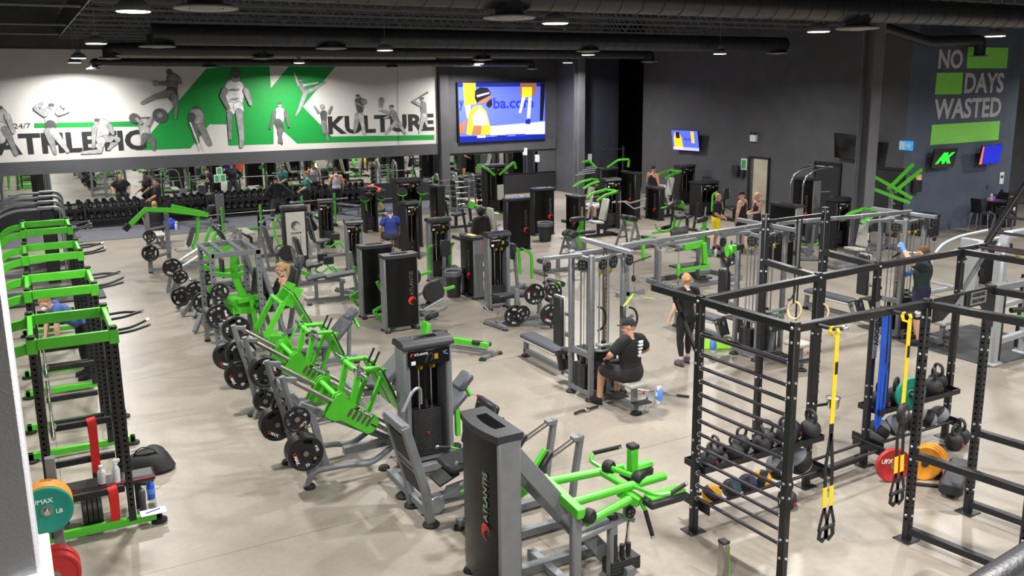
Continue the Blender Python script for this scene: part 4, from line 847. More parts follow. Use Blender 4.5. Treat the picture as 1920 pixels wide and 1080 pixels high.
# scalloped climbing plate, pegs, chalk bucket
def scallop(x, y0, z0, z1):
    pts = [(0,z0)]; n = int((z1-z0)/.13)
    for i in range(n):
        zc = z0+(i+.5)*.13
        for k in range(5): t = -PI/2+PI*k/4; pts.append((.12-.05*math.cos(t), zc+.05*math.sin(t)))
    pts.append((0,z1)); return MB().prism(pts, (x,y0,0), (1,0,0), (0,0,1), .012)
part(rig, 'scalloped_plate', scallop(P6[0]+.03,P6[1]+.03,.95,2.5), RIG); part(rig, 'scalloped_plate', scallop(P7[0]+.03,P7[1]+.03,1.6,2.5), RIG)
for x in (onY(1565,610,5.62).x, onY(1700,592,5.62).x):
    o = part(rig, 'strap_hook', MB().sweep([(x-.12,5.7,zt+.0),(x-.1,5.55,zt+.0),(x,5.5,zt+.0)], .02, 8), RUB); MB().ball(V((x,5.5,zt+.0))-V(rig.location), .035).build('ball_end', BOLT, o)
# shelves for kettlebells and rails for balls
def shelf(x0, x1, y, z, zr):
    mb = MB(); mb.box(((x0+x1)/2,y,z), (x1-x0,.34,.015)); mb.box(((x0+x1)/2,y-.17,z+.03), (x1-x0,.012,.07)); mb.box(((x0+x1)/2,y+.17,z+.03), (x1-x0,.012,.07)); mb.box((x0,y,z+.03), (.012,.34,.07)); mb.box((x1,y,z+.03), (.012,.34,.07)); part(rig, 'tray_shelf', mb, RIG)
    for dy in (-.13, .13): part(rig, 'ball_rail', MB().cyl((x0+.02,y+dy,zr), (x1-.02,y+dy,zr), .02, 10), RUNG)
    for x in (x0+.02, x1-.02): part(rig, 'rail_bracket', MB().box((x,y,zr), (.02,.5,.12), .004), RIG)
shelf(6.25,8.12,7.12,.72,.3); shelf(9.38,11.02,7.33,.72,.3)
for dy in (-.13,.13): part(rig, 'low_bar', MB().cyl((P6[0]+.06,P6[1]+dy-.1,.3), (P7[0]-.06,P7[1]+dy-.12,.3), .02, 10), RUNG)
for p, s in ((P6,1),(P7,-1)): part(rig, 'rail_bracket', MB().box((p[0]+s*.05,p[1]-.1,.3), (.02,.5,.12), .004), RIG)
part(rig, 'bucket_bracket', MB().beam((P6[0]+.05,P6[1],1.05), (P6[0]+.3,P6[1]-.05,1.05), .03), RIG)
# white sheet with vertical lettering on one post
o = part(rig, 'post_cover', MB().box((P7[0],P7[1]-S/2-.004,1.85), (S,.006,.75)), LGREY); letter('ERBODY', .11, BLK, o, frame(V((P7[0]+.005,P7[1]-S/2-.009,1.85))-V(rig.location), (0,0,-1), (1,0,0)) , .03)
# sloping ladder rising to the right from the far post
lad = [(P9[0],P9[1]),(P11[0],P11[1])]
for x, y in lad: part(rig, 'ladder_rail', MB().sweep([(x,y,RH-.03),(x+.55,y+.02,RH-.02),(x+1.7,y+.1,3.75)], .04, sq=(.07,.07)), RIG)
for k in range(7):
    t = k/6; x = P9[0]+.3+1.3*t; z = RH-.02+max(0, (x-P9[0]-.55))*.885; part(rig, 'ladder_rung', MB().cyl((x,P9[1],z), (x,P11[1],z), .02, 8), RUNG)
part(rig, 'brace', MB().beam((P9[0]+.02,P9[1],RH-.7), (P9[0]+.55,P9[1],RH-.1), .05, .05), GREY)
# ---- kettlebells and balls
def kettlebell_meshes(s):
    mb = MB(); mb.lathe([(0,0),(.07*s,0),(.1*s,.03*s),(.118*s,.1*s),(.105*s,.165*s),(.06*s,.21*s),(0,.225*s)], n=18)
    mh = MB(); mh.sweep([(-.05*s,0,.19*s),(-.085*s,0,.25*s),(-.07*s,0,.315*s),(0,0,.335*s),(.07*s,0,.315*s),(.085*s,0,.25*s),(.05*s,0,.19*s)], .019*s, 8, fil=.04)
    ml = MB(); ml.box((0,-.118*s,.09*s), (.05*s,.01,.02*s)); return mb.mesh('kettlebell', KBM), mh.mesh('handle', KBM), ml.mesh('red_print', REDS), MB().box((0,-.116*s,.06*s), (.06*s,.01,.02*s)).mesh('white_print', SILV)
KBM = mat('kettlebell_iron', (40,40,42), .55, bump=.2); KBC = {}
def kettlebell(x, y, z, s, rz, label):
    if s not in KBC: KBC[s] = kettlebell_meshes(s)
    o = bpy.data.objects.new('kettlebell', KBC[s][0]); COL.objects.link(o); o.location = (x,y,z); o.rotation_euler = (0,0,rz); tag(o, label, 'kettlebell', 'black kettlebells')
    for n, me in zip(('handle','red_print','white_print'), KBC[s][1:]): c = bpy.data.objects.new(n, me); COL.objects.link(c); c.parent = o
for k in range(9):
    x = 6.4+.2*k; kettlebell(x, 7.12+(.06 if k % 2 else -.06), .7275, .84 if k < 3 else .94 if k < 6 else 1.08, .5+.9*k, '%s black kettlebell from the left on the shelf behind the stall bars' % ORD[k])
kettlebell(7.53,6.93,0,1.0,.1,'single black kettlebell on the floor under the stall bar shelf')
for k, (x, y) in enumerate(((9.6,7.33),(9.85,7.3),(10.62,7.3),(10.86,7.4))): kettlebell(x, y, .7275, 1.12, .4*k, '%s black kettlebell from the left on the shelf right of the blue bands' % ORD[k])
kettlebell(10.78,7.02,0,1.05,.2,'black kettlebell on the floor under the right shelf, left one'); kettlebell(11.04,7.1,0,1.05,1.1,'black kettlebell on the floor under the right shelf, right one')
def ball_thing(x, y, r, m1, m2, label, z=.3, tilt=.4):
    n, mm = 24, 14; t = thing('medicine_ball', label, 'medicine ball', (x,y,z+math.sqrt((r+.02)**2-.13**2)))
    R = M4.Rotation(tilt, 3, 'X') @ M4.Rotation(.6, 3, 'Y')
    for nm, m, lo, hi in (('panel', m1, 0, .38), ('centre_band', m2, .38, .66), ('panel', m1 if m2 is BLK or m1 is not YBALL else m1, .66, 1)):
        mb = MB(); prof = [(max(1e-5, r*math.sin(PI*(lo+(hi-lo)*i/8))), -r*math.cos(PI*(lo+(hi-lo)*i/8))) for i in range(9)]; mb.lathe(prof, (0,0,0), R@V((0,0,1)), n); mb.build(nm, m, t)
    return t
for k, (x, m1, m2, l) in enumerate(((6.52,YBALL,RUB,'yellow and black medicine ball at the left end of the low rail'),(6.82,TBALL,RUB,'dark teal medicine ball on the low rail'),(7.07,NAVY,RUB,'navy blue medicine ball on the low rail'),(7.3,YBALL,RUB,'orange and black medicine ball on the low rail'),(7.58,GBALL,RUB,'grey and black wall ball, left of the two grey ones'),(7.9,GBALL,RUB,'grey and black wall ball at the right end of the stall bar rail'))):
    ball_thing(x, 7.12, .115 if k < 4 else .165, m1, m2, l, .3, .3+.5*k)
for k, (x, m1, m2, l) in enumerate(((9.6,GBALL,RUB,'grey and black ball at left end of the right low rail'),(9.95,RUB,GBALL,'black ball with grey band behind the yellow strap'),(10.3,NAVY,RUB,'navy blue ball on the right low rail'),(10.6,GBALL,RUB,'grey and black ball second from right on the right rail'),(10.87,RUB,GBALL,'black and grey ball at right end of the right rail'))):
    ball_thing(x, 7.33, .15 if k < 2 else .13, m1, m2, l, .3, .2+.6*k)
# ---- hanging straps, bands, rings
def ribbon(pts, w, m, root, name, th=.006, up=(0,1,0)):
    return part(root, name, MB().sweep(pts, .01, sq=(w, th)), m)
def trx(x, ztop, label, wheel):
    y = 5.5; t = thing('suspension_trainer', label, 'suspension strap', (x,y,ztop))
    part(t, 'anchor_loop', MB().sweep([(x,y-.03,ztop+.03),(x,y-.05,ztop),(x,y-.03,ztop-.05),(x,y+.03,ztop-.05),(x,y+.05,ztop),(x,y+.03,ztop+.035)], .01, sq=(.04,.012)), YEL)
    zb = ztop-.9; q_ = .86 if not wheel else .74; ribbon([(x+.0,y-.04,ztop-.04),(x-.01,y-.05,zb)], .056, YEL, t, 'webbing')
    MB().box((0,-.056,-.35), (.03,.004,.12)).build('black_print', BLK, t)
    part(t, 'adjuster', MB().box((x-.01,y-.05,zb-.05), (.05,.02,.1), .006), RUB)
    if wheel:
        o = part(t, 'wheel', MB().lathe([(.03,-.03),(.1,-.03),(.115,-.015),(.115,.015),(.1,.03),(.03,.03)], (x,y-.05,zb-.1), (.3,-1,0), 20), RUB); MB().lathe([(.0,-.036),(.04,-.036),(.04,.036),(0,.036)], V((x,y-.05,zb-.1))-V(t.location), (.3,-1,0), 12).build('chrome_hub', CHR, o)
    for s in (-1, 1):
        e = x+s*.045
        ribbon([(x-.01,y-.05,zb-.08),(e-.01,y-.05,zb-.5*q_),(e,y-.05,zb-.75*q_)], .044, RUB, t, 'strap')
        o = ribbon([(e,y-.05,zb-.75*q_),(e+.01,y-.05,zb-1.0*q_)], .054, YEL, t, 'yellow_tab'); 
        zb = zb+1.0*(1-q_); ribbon([(e+.01,y-.05,zb-1.0),(e-.05,y-.05,zb-1.22)], .036, RUB, t, 'handle_webbing'); ribbon([(e+.01,y-.05,zb-1.0),(e+.07,y-.05,zb-1.2)], .036, RUB, t, 'handle_webbing')
        part(t, 'grip', MB().cyl((e-.05,y-.05,zb-1.23), (e+.07,y-.05,zb-1.21), .018, 10), RUB); part(t, 'foot_loop', MB().sweep([(e-.03,y-.05,zb-1.24),(e-.04,y-.05,zb-1.31),(e+.01,y-.05,zb-1.35),(e+.06,y-.05,zb-1.31),(e+.05,y-.05,zb-1.23)], .01, sq=(.05,.01)), RUB); zb = ztop-.9
x1 = onY(1565,610,5.5).x; x2 = onY(1700,592,5.5).x
trx(x1, zt, 'yellow and black suspension straps hanging nearest the stall bars', False); trx(x2, zt, 'yellow and black suspension straps with a black wheel in them', True)
t = thing('resistance_band', 'blue resistance bands looped over the rig post', 'resistance band', (P7[0],P7[1]-.1,2.05))
for k, (dx, zl, m) in enumerate(((0,.5,BLUEB),(.07,.62,BLUEB),(.1,.85,RUB))):
    x = P7[0]+.1+dx; o = part(t, 'band', MB().sweep([(x-.03,P7[1]-.09,2.1),(x-.035,P7[1]-.1,1.4),(x-.045,P7[1]-.1,zl+.08),(x-.02,P7[1]-.1,zl),(x+.02,P7[1]-.1,zl+.06),(x+.02,P7[1]-.1,1.4),(x+.0,P7[1]-.09,2.1)], .01, sq=(.05,.012)), m, label=None if m is BLUEB else 'thin black band among the blue ones')
for k, (px, py) in enumerate(((1490,582),(1541,585))):
    y = 8.3; q_ = onY(px, py, y); x = q_.x; t = thing('gymnastic_ring', ['pale wooden gymnastic ring hanging from the high bar, left one','pale wooden gymnastic ring hanging from the high bar, right one'][k], 'gymnastic ring', (x,y,3.2), 0, 'wooden gymnastic rings')
    n = 20; part(t, 'wooden_ring', MB().sweep([(x+.02*math.cos(i*2*PI/n),y+.115*math.sin(i*2*PI/n),q_.z+.115*math.cos(i*2*PI/n)) for i in range(n+1)], .015, 8, close=False), WOOD)
    ribbon([(x-.04,y,3.2),(x-.03,y,q_.z+.1)], .03, RUB, t, 'strap'); ribbon([(x+.04,y,3.2),(x+.03,y,q_.z-.2)], .03, RUB, t, 'strap')
t = thing('chalk_bucket', 'small chrome chalk bucket on a bracket at the rig post', 'bucket', (P6[0]+.3,P6[1]-.08,1.0)); MB().lathe([(0,0),(.06,0),(.075,.03),(.085,.13),(.09,.14),(.08,.135),(.07,.04),(0,.03)], n=20).build('bowl', CHR, t); MB().lathe([(0,.11),(.07,.112),(.078,.115)], n=14).build('chalk', WHITE, t)
# bumper plates and the low black roller on the floor at right
tr = thing('plate_tree', 'grey plate post with teal, red and orange plates beside the rig', 'plate tree', (9.85,6.85,0))
mb = MB(); mb.beam((9.85,6.95,0), (9.85,6.95,1.1), .1); part(tr, 'post', mb, GREY); mb = MB(); mb.beam((9.45,6.95,.04), (10.25,6.95,.04), .08); mb.beam((9.85,6.55,.04), (9.85,7.3,.04), .08); part(tr, 'base', mb, GREY)
part(tr, 'peg', MB().cyl((9.85,6.95,.95), (9.85,7.2,.95), .024, 10), CHR); part(tr, 'peg', MB().cyl((9.3,6.7,.225), (10.1,6.8,.225), .024, 10), CHR)
bumper((9.85,7.08,.95), (-.25,-1,0), TEAL, .225, .05, 'teal bumper plate on the post beside the yellow strap', (('10',.12,.1,.06),))
bumper((*fl(1675,872,.225).to_2d(),.225), (-.45,-1,0), REDB, .225, .06, 'red bumper plate with white letters at the foot of the plate post', (('UFX',-.1,.06,.08),))
for k in range(3): bumper((fl(1733,868,.225).x+.07*k,fl(1733,868,.225).y+.02*k,.225), (-.7,-1,0), ORNG, .225, .055, ['first','second','third'][k]+' orange bumper plate right of the red plate by the rig')
t = thing('foam_roller', 'dark padded floor roller bar beside the plate post', 'roller', (9.7,6.25,0)); o = part(t, 'body', MB().pad((9.75,6.28,.13), V((.4,.2,0)), V((-.06,.12,0)), (0,0,.09)), PLA); letter('ATLANTIS', .06, WHITE, o, frame((-.1,-.13,.15), (.9,.43,0), (0,0,1)), .01)
part(t, 'foot_rail', MB().beam((9.3,6.6,.02), (9.6,6.3,.02), .05, .03), RUB); part(t, 'foot_rail', MB().beam((10.05,6.5,.02), (10.15,6.3,.02), .05, .03), RUB)
q = fl(1354,1095); t = thing('floor_post', 'short green and grey adjusting post at the bottom edge', 'post', q)
MB().lathe([(.12,0),(.12,.02),(.07,.05),(.06,.08)], n=18).build('foot', RUB, t); o = MB().box((0,0,.25), (.075,.09,.42), .006).build('post', STEEL, t); MB().box((.04,0,.25), (.006,.092,.36)).build('green_scale', G, o)
for k in range(6): MB().box((.044,0,.12+k*.055), (.006,.035,.02)).build('scale_mark', BLK, o)
MB().box((0,0,.47), (.09,.1,.035), .01).build('cap', RUB, t)
# ------------------------------------------------------------------ cable station
def pulley_block(root, c, ax, r=.075, two=False):
    c = V(c); ax = V(ax).normalized(); mb = MB(); mb.lathe([(.015,-.014),(r,-.014),(r*.86,0),(r,.014),(.015,.014)], c, ax, 18); o = part(root, 'pulley_wheel', mb, RUB)
    b = MB(); up = V((0,0,1)); sd = ax.cross(up)
    for k in range(4): a = PI/4+k*PI/2; b.lathe([(0,0),(r*.22,0)], c+ax*.0155+(sd*math.cos(a)+up*math.sin(a))*r*.5-V(root.location), ax, 8)
    b.build('wheel_holes', LGREY, o, smooth=0)
    part(root, 'pulley_housing', MB().hexa(c-ax*.022, ax*.004, sd*r*1.05, up*r*1.25, .002), GREY)
def stack(root, x, y, ax, n=18, w=.32, d=.16, z0=.12):
    mb = MB()
    for k in range(n): mb.box((x,y,z0+.016+k*.034), (w if ax == 0 else d, d if ax == 0 else w, .03), .003)
    o = part(root, 'weight_stack', mb, STACK); b = MB()
    for k in range(n): b.box(V((x-(0 if ax == 0 else d/2+.001),y-(d/2+.001 if ax == 0 else 0),z0+.016+k*.034))-V(root.location), (.05 if ax == 0 else .002,.002 if ax == 0 else .05,.014))
    b.build('weight_numbers', SILV, o, smooth=0)
    for s in (-.09, .09):
        p = (x+(s if ax == 0 else 0), y+(0 if ax == 0 else s)); part(root, 'guide_rod', MB().cyl((p[0],p[1],.1), (p[0],p[1],2.12), .014, 8), LGREY)
        g = MB(); g.lathe([(.012,-.015),(.04,-.015),(.034,0),(.04,.015),(.012,.015)], (p[0],p[1]-.03,2.08), (.5,-1,0), 12); part(root, 'gold_pulley', g, GOLD)
    part(root, 'stack_cable', MB().cyl((x,y,z0+n*.034), (x,y,2.1), .005, 6), BLK); part(root, 'stack_head', MB().cyl((x,y,z0+n*.034), (x,y,z0+n*.034+.14), .04, 10), RUB)
def cable_station(label):
    r = thing('cable_station', label, 'cable machine', (7.88,11.4,0), 0, 'grey multi cable stations')
    A, B, C, D = (7.53,11.66), (7.56,11.13), (8.22,11.2), (8.24,11.74)
    for p, m in ((A,GREY),(B,GREY),(C,GREY)):
        o = part(r, 'upright', MB().box((p[0],p[1],1.2), (.09,.09,2.36), .02), m); b = MB()
        for k in range(8): b.lathe([(0,.001),(.01,.001)], V((p[0]+.02,p[1]-.046,.5+k*.2))-V(r.location), (0,-1,0), 6)
        b.build('bolt_holes', BLK, o, smooth=0); MB().lathe([(.06,.05),(.09,.02),(.09,0)], V((p[0],p[1],0))-V(r.location), n=14).build('rubber_foot', RUB, o)
    o = part(r, 'pin_column', MB().box((D[0],D[1],1.2), (.07,.07,2.36), .01), STEEL); b = MB()
    for k in range(26): b.lathe([(0,.001),(.011,.001)], V((D[0],D[1]-.036,.3+k*.075))-V(r.location), (0,-1,0), 6)
    b.build('pin_holes', BLK, o, smooth=0)
    mb = MB(); mb.beam((*A,2.3), (*B,2.3), .07); mb.beam((*B,2.3), (*C,2.3), .07); mb.beam((*C,2.3), (*D,2.3), .07); mb.beam((*A,2.3), (*D,2.3), .07); part(r, 'top_frame', mb, GREY)
    mb = MB(); mb.beam((*A,.12), (*B,.12), .08); mb.beam((*B,.12), (*C,.12), .08); mb.beam((*A,.75), (*B,.75), .07,.1); mb.beam((*C,.12), (*D,.12), .08); part(r, 'base_frame', mb, GREY)
    part(r, 'overhead_arm', MB().beam((8.23,12.45,2.38), (8.2,10.95,2.38), .085, .07), LGREY); part(r, 'overhead_arm', MB().beam((7.55,11.4,2.34), (6.87,11.45,2.34), .07, .06), LGREY)
    pulley_block(r, (6.9,11.38,2.22), (.2,-1,0), .07); pulley_block(r, (8.2,11.02,2.26), (.3,-1,0), .085); pulley_block(r, (7.75,11.1,2.22), (.3,-1,0), .085); pulley_block(r, (7.95,11.1,2.24), (.3,-1,0), .095); pulley_block(r, (7.5,11.3,2.2), (-1,-.5,0), .085)
    stack(r, 7.86,11.22,0,20,.4,.17); stack(r, 7.6,11.4,1,13,.3,.17)
    part(r, 'guard_hoop', MB().sweep([(7.6,11.06,.95),(7.66,10.98,.94),(8.1,10.98,.94),(8.22,11.1,.95)], .03, 10, fil=.1), LGREY); part(r, 'guard_hoop', MB().sweep([(7.6,11.06,.86),(7.66,10.99,.85),(8.1,10.99,.85),(8.22,11.1,.86)], .022, 10, fil=.1), LGREY)
    # pulldown seat on the viewer's side
    mb = MB(); mb.beam((7.84,11.1,.1), (7.84,10.3,.1), .09, .08); mb.beam((7.84,10.36,.04), (7.84,10.36,.42), .08); mb.beam((7.84,11.06,.1), (7.84,11.0,.62), .07); part(r, 'seat_frame', mb, GREY)
    MB().lathe([(.07,.04),(.09,.02),(.09,0)], V((7.84,10.3,0))-V(r.location), n=14).build('rubber_foot', RUB, r)
    mb = MB(); mb.pad((7.84,10.42,.47), (.17,0,0), (0,.2,0), (0,0,.035)); part(r, 'seat', mb, CREAM)
    part(r, 'foot_plate', MB().box((7.84,10.82,.15), (.26,.34,.02), .005), RUB); part(r, 'foot_plate', MB().box((7.84,10.18,.22), (.3,.16,.02), .005), RUB)
    roller(r, (7.6-7.88,10.82-11.4,.68), (8.08-7.88,10.82-11.4,.68), .065, None); part(r, 'roller_arm', MB().beam((7.84,11.0,.62), (7.84,10.82,.68), .05, .03), G); part(r, 'adjust_lever', MB().beam((7.8,10.95,.95), (7.9,10.85,.8), .04, .015), G)
    o = part(r, 'pull_pin', MB().cyl((7.9,10.34,.3), (7.98,10.32,.3), .008, 6), STEEL); MB().ball(V((7.99,10.32,.3))-V(r.location), .02).build('red_knob', REDS, o)
    # low row bench behind
    mb = MB(); mb.pad((7.86,13.1,.43), (.16,.02,0), (0,.62,0), (0,0,.045)); part(r, 'bench_pad', mb, PADG, smooth=30); mb = MB(); mb.box((7.86,13.1,.385), (.34,1.26,.05), .015); part(r, 'bench_trim', mb, CREAM)
    mb = MB(); mb.beam((7.86,13.7,.36), (7.86,13.74,.04), .08); mb.beam((7.86,13.74,.12), (7.86,11.8,.12), .08); mb.beam((7.86,12.4,.12), (7.86,12.55,.38), .07); mb.beam((7.7,12.2,.12), (7.66,12.1,.5), .05); part(r, 'bench_frame', mb, GREY); MB().lathe([(.07,.04),(.09,.02),(.09,0)], V((7.86,13.74,0))-V(r.location), n=14).build('rubber_foot', RUB, r)
    part(r, 'foot_plate', MB().box((7.66,12.12,.4), (.2,.06,.34), .006, rx=-.4), RUB); part(r, 'foot_plate', MB().box((8.06,12.12,.4), (.2,.06,.34), .006, rx=-.4), RUB); part(r, 'handle_tray', MB().box((7.86,11.98,.6), (.5,.3,.02), .005), RUB)
    mb = MB(); mb.pad((7.47,11.95,1.15), (.0,.13,0), (0,0,.42), (-.04,0,0)); part(r, 'back_pad', mb, PAD); part(r, 'pad_trim', MB().box((7.5,11.95,1.15), (.03,.28,.86), .012), CREAM); mb = MB(); mb.beam((7.53,11.7,1.3), (7.52,11.95,1.3), .06); mb.beam((7.53,11.7,.95), (7.52,11.95,.95), .06); part(r, 'pad_bracket', mb, GREY)
    for x, y, z, rx in ((8.28,11.15,1.25,.16),(7.98,11.6,1.2,.16)):
        n = 10; part(r, 'curved_handle', MB().sweep([(x+rx*math.sin(PI*i/n),y-.04,z+.2*math.cos(PI*i/n)) for i in range(n+1)], .018, 8), RUB)
    part(r, 'hook_cable', MB().cyl((6.84,11.36,2.2), (6.84,11.36,1.85), .006, 6), BLK); o = part(r, 'cable_stop', MB().ball((6.84,11.36,1.98), .03), RUB); part(r, 'snap_hook', MB().sweep([(6.84,11.36,1.86),(6.86,11.36,1.78),(6.84,11.36,1.72)], .01, 6), CHR)
    part(r, 'hook_cable', MB().cyl((8.27,11.0,2.2), (8.27,11.0,1.9), .006, 6), BLK); part(r, 'cable_stop', MB().ball((8.27,11.0,1.95), .045, sc=(.8,.8,1.2)), RUB); part(r, 'snap_hook', MB().sweep([(8.27,11,1.86),(8.3,11,1.78),(8.27,11,1.7),(8.24,11,1.78),(8.27,11,1.84)], .008, 6), CHR)
    return r
cs = cable_station('grey cable station nearest, man in black cap seated at it')
cs2 = dup(cs, 'middle grey cable station, behind the stall bars', (7.88+3.75,11.6,0)); cs3 = dup(cs, 'grey cable station beside the right steel column, man pulling its bar', (7.88+7.15,11.25,0))
def cross(a, b, label):
    t = thing('crossover_beam', label, 'beam', ((a[0]+b[0])/2,(a[1]+b[1])/2,a[2])); o = part(t, 'tube', MB().beam(a, b, .08, .07), LGREY); n = 5; m = MB()
    for i in range(1, n): p = V(a).lerp(V(b), i/n); m.lathe([(.02,0),(.02,.012),(0,.016)], p+V((0,-.04,0))-V(t.location), (0,-1,0), 8)
    m.build('bolts', BOLT, o); return t
cross((8.27,11.35,2.42),(11.95,11.75,2.42),'long grey overhead beam joining the nearest and middle cable stations'); cross((12.05,11.7,2.42),(15.4,11.4,2.42),'long grey overhead beam joining the middle and right cable stations')
t = thing('ankle_strap', 'lime green strap clipped to the cable of the nearest station', 'strap', (8.27,11.0,1.7)); part(t, 'lime_loop', MB().sweep([(7.9,10.75,1.6),(8.1,10.9,1.63),(8.27,11.0,1.7),(8.45,10.95,1.63),(8.62,10.9,1.6)], .012, sq=(.03,.008)), LIME); part(t, 'black_cuff', MB().sweep([(7.88,10.78,1.6),(7.86,10.74,1.45),(7.95,10.7,1.4),(8.05,10.7,1.45)], .012, sq=(.06,.01)), RUB)
# ------------------------------------------------------------------ near selectorised leg press and its weight tower
r = thing('selector_leg_press', 'selectorised leg press with grey weight tower at front centre', 'gym machine', (4.33,10.0,0))
L0 = r.location
tower(r, XF((0,.27,0)), .68, .34, 1.7, GREY, 'front', 19)
for y in (8.66, 9.22):
    part(r, 'leaning_rail', MB().sweep([(3.67,y,.04),(3.62,y,.45),(3.4,y,1.25)], .05, sq=(.1,.09)), GREY); MB().lathe([(.07,.05),(.1,.02),(.1,0)], V((3.68,y,0))-L0, n=16).build('rubber_foot', RUB, r)
MB().lathe([(.07,.05),(.1,.02),(.1,0)], V((3.68,9.5,0))-L0, n=16).build('rubber_foot', RUB, r)
mb = MB(); mb.beam((3.41,8.66,1.22), (3.41,9.22,1.22), .1); mb.beam((3.55,8.66,.7), (3.55,9.22,.7), .08); mb.beam((3.68,8.7,.15), (3.68,9.95,.15), .09); mb.beam((3.68,8.95,.15), (5.2,8.95,.15), .13, .12); mb.beam((3.68,9.9,.12), (4.6,9.9,.12), .1); part(r, 'base_frame', mb, GREY)
for z in (.55, .95):
    mb = MB(); mb.hexa((3.56-.27*(z-.55),8.94,z), V((-.045,0,.165)), V((0,.22,0)), V((.012,0,.004)), .004); part(r, 'foot_plate', mb, RUB)
mb = MB(); mb.prism([(3.8,.22),(4.15,.2),(4.3,.3),(4.25,.4),(3.95,.36),(3.9,.26)], (0,8.8,0), (1,0,0), (0,0,1), .03); part(r, 'seat_carriage', mb, GREY); mb = MB(); mb.hexa((4.0,8.98,.42), (.13,0,.05), (0,.17,0), (0,0,.012), .004); part(r, 'step_plate', mb, RUB)
mb = MB(); mb.pad((4.22,8.98,.56), (.22,0,.03), (0,.22,0), (-.005,0,.045)); part(r, 'seat', mb, PAD); mb = MB(); mb.pad((4.52,8.98,.9), (.1,0,.34), (0,.24,0), (-.04,0,.012)); part(r, 'backrest', mb, PAD); mb = MB(); mb.beam((4.35,8.98,.2), (4.42,8.98,.5), .08); mb.beam((4.42,8.98,.45), (4.58,8.98,1.1), .06); part(r, 'seat_post', mb, GREY)
for y in (8.72, 9.26): o = part(r, 'hand_grip', MB().cyl((4.05,y,.66), (4.22,y,.62), .018, 8), RUB); MB().cyl(V((4.03,y,.665))-L0, V((4.06,y,.66))-L0, .019, 8).build('chrome_tip', CHR, o); part(r, 'grip_arm', MB().cyl((4.22,y,.62), (4.38,y,.55), .016, 8), G)
mb = MB(); mb.lathe([(.02,-.012),(.1,-.012),(.085,0),(.1,.012),(.02,.012)], (3.78,8.72,.2), (0,-1,0), 18); part(r, 'cable_pulley', mb, LGREY)
part(r, 'hooked_rod', MB().sweep([(3.75,9.6,1.05),(3.95,9.75,1.25),(4.1,9.85,1.25),(4.12,9.9,1.0)], .02, 8, fil=.12), LGREY)
# ------------------------------------------------------------------ foreground machine with tall shroud and green lying frame
r = thing('glute_machine', 'foreground machine with tall ATLANTIS shroud and green padded lever frame', 'gym machine', (3.8,7.2,0)); L0 = r.location
tower(r, XF((-.08,0,0), PI/2), .78, .26, 1.76, GREY, 'back', 14, mat('grey_green_print', (128,150,128), .5))  # shroud lettering in one even grey green
mb = MB(); mb.beam((3.78,6.885,1.55), (4.95,6.885,.06), .1, .16); part(r, 'diagonal_beam', mb, GREY); mb = MB(); mb.beam((3.78,7.48,1.5), (4.95,7.45,.06), .1, .14); part(r, 'diagonal_beam', mb, GREY)
part(r, 'upright', MB().box((4.33,6.62,.46), (.11,.09,.92), .02), GREY); o = part(r, 'upright', MB().box((4.84,6.72,.36), (.1,.09,.68), .02), GREY); MB().lathe([(.0,.70),(.05,.70),(.06,.685),(.06,.66)], V((4.84,6.72,0))-L0, n=12).build('post_cap', RUB, o); MB().box(V((4.85,6.674,.34))-L0, (.04,.004,.3)).build('label_strip', BLK, o)
mb = MB(); mb.beam((4.33,6.62,.6), (5.02,6.72,.62), .06, .05); mb.beam((3.7,7.2,.06), (5.1,7.2,.06), .1); mb.beam((4.33,6.6,.05), (4.33,7.5,.05), .09); mb.beam((5.0,6.6,.06), (5.0,7.5,.06), .1); part(r, 'base_frame', mb, GREY)
mb = MB(); mb.beam((4.35,7.28,.98), (4.32,6.5,.93), .09, .1); mb.cyl((4.36,7.18,.98), (5.2,7.05,1.0), .045, 12); mb.cyl((4.35,6.72,.95), (5.45,6.66,1.0), .045, 12); mb.cyl((4.4,6.55,.8), (5.0,6.62,.88), .045, 12); mb.cyl((4.95,7.08,.99), (5.0,6.69,.97), .04, 10); mb.box((5.2,6.88,1.14), (.09,.09,.28), .008); mb.cyl((5.0,7.0,1.06), (5.12,6.72,1.04), .03, 10); mb.cyl((5.25,6.98,1.0), (5.5,6.95,1.02), .042, 12); mb.beam((4.95,6.75,.92), (5.05,6.55,.85), .1); part(r, 'lever_frame', mb, G)
part(r, 'frame_cap', MB().box((5.2,6.88,1.3), (.11,.11,.05), .012), RUB)
for (a, b) in (((5.05,6.45,.88),(5.5,6.42,.9)), ((5.17,7.0,.93),(5.5,6.97,.95))):
    a = V(a); b = V(b); d = (b-a)/2; mb = MB(); mb.pad((a+b)/2, d, V((.0,.09,0)), (0,0,.05)); part(r, 'knee_pad', mb, PAD); mb = MB(); mb.hexa((a+b)/2+V((0,0,.06)), d*.9, (0,.07,0), (0,0,.012), .005); part(r, 'pad_plate', mb, G)
for pts, g in (((( 5.05,6.66,.98),(5.15,6.4,.96),(5.28,6.36,.97)), ((5.28,6.36,.97),(5.48,6.38,1.01))), (((5.0,7.1,1.0),(4.92,7.25,1.06),(4.98,7.28,1.12)), ((4.98,7.28,1.12),(5.2,7.12,1.2))), (((5.08,6.6,.85),(5.12,6.55,.75)), ((5.12,6.55,.75),(5.18,6.5,.48)))):
    part(r, 'handle_tube', MB().sweep(pts, .022, 8, fil=.08), G); o = part(r, 'handle_grip', MB().cyl(g[0], g[1], .023, 10), RUB); d = (V(g[1])-V(g[0])).normalized(); MB().cyl(V(g[1])-L0, V(g[1])+d*.03-L0, .022, 10).build('chrome_tip', CHR, o)
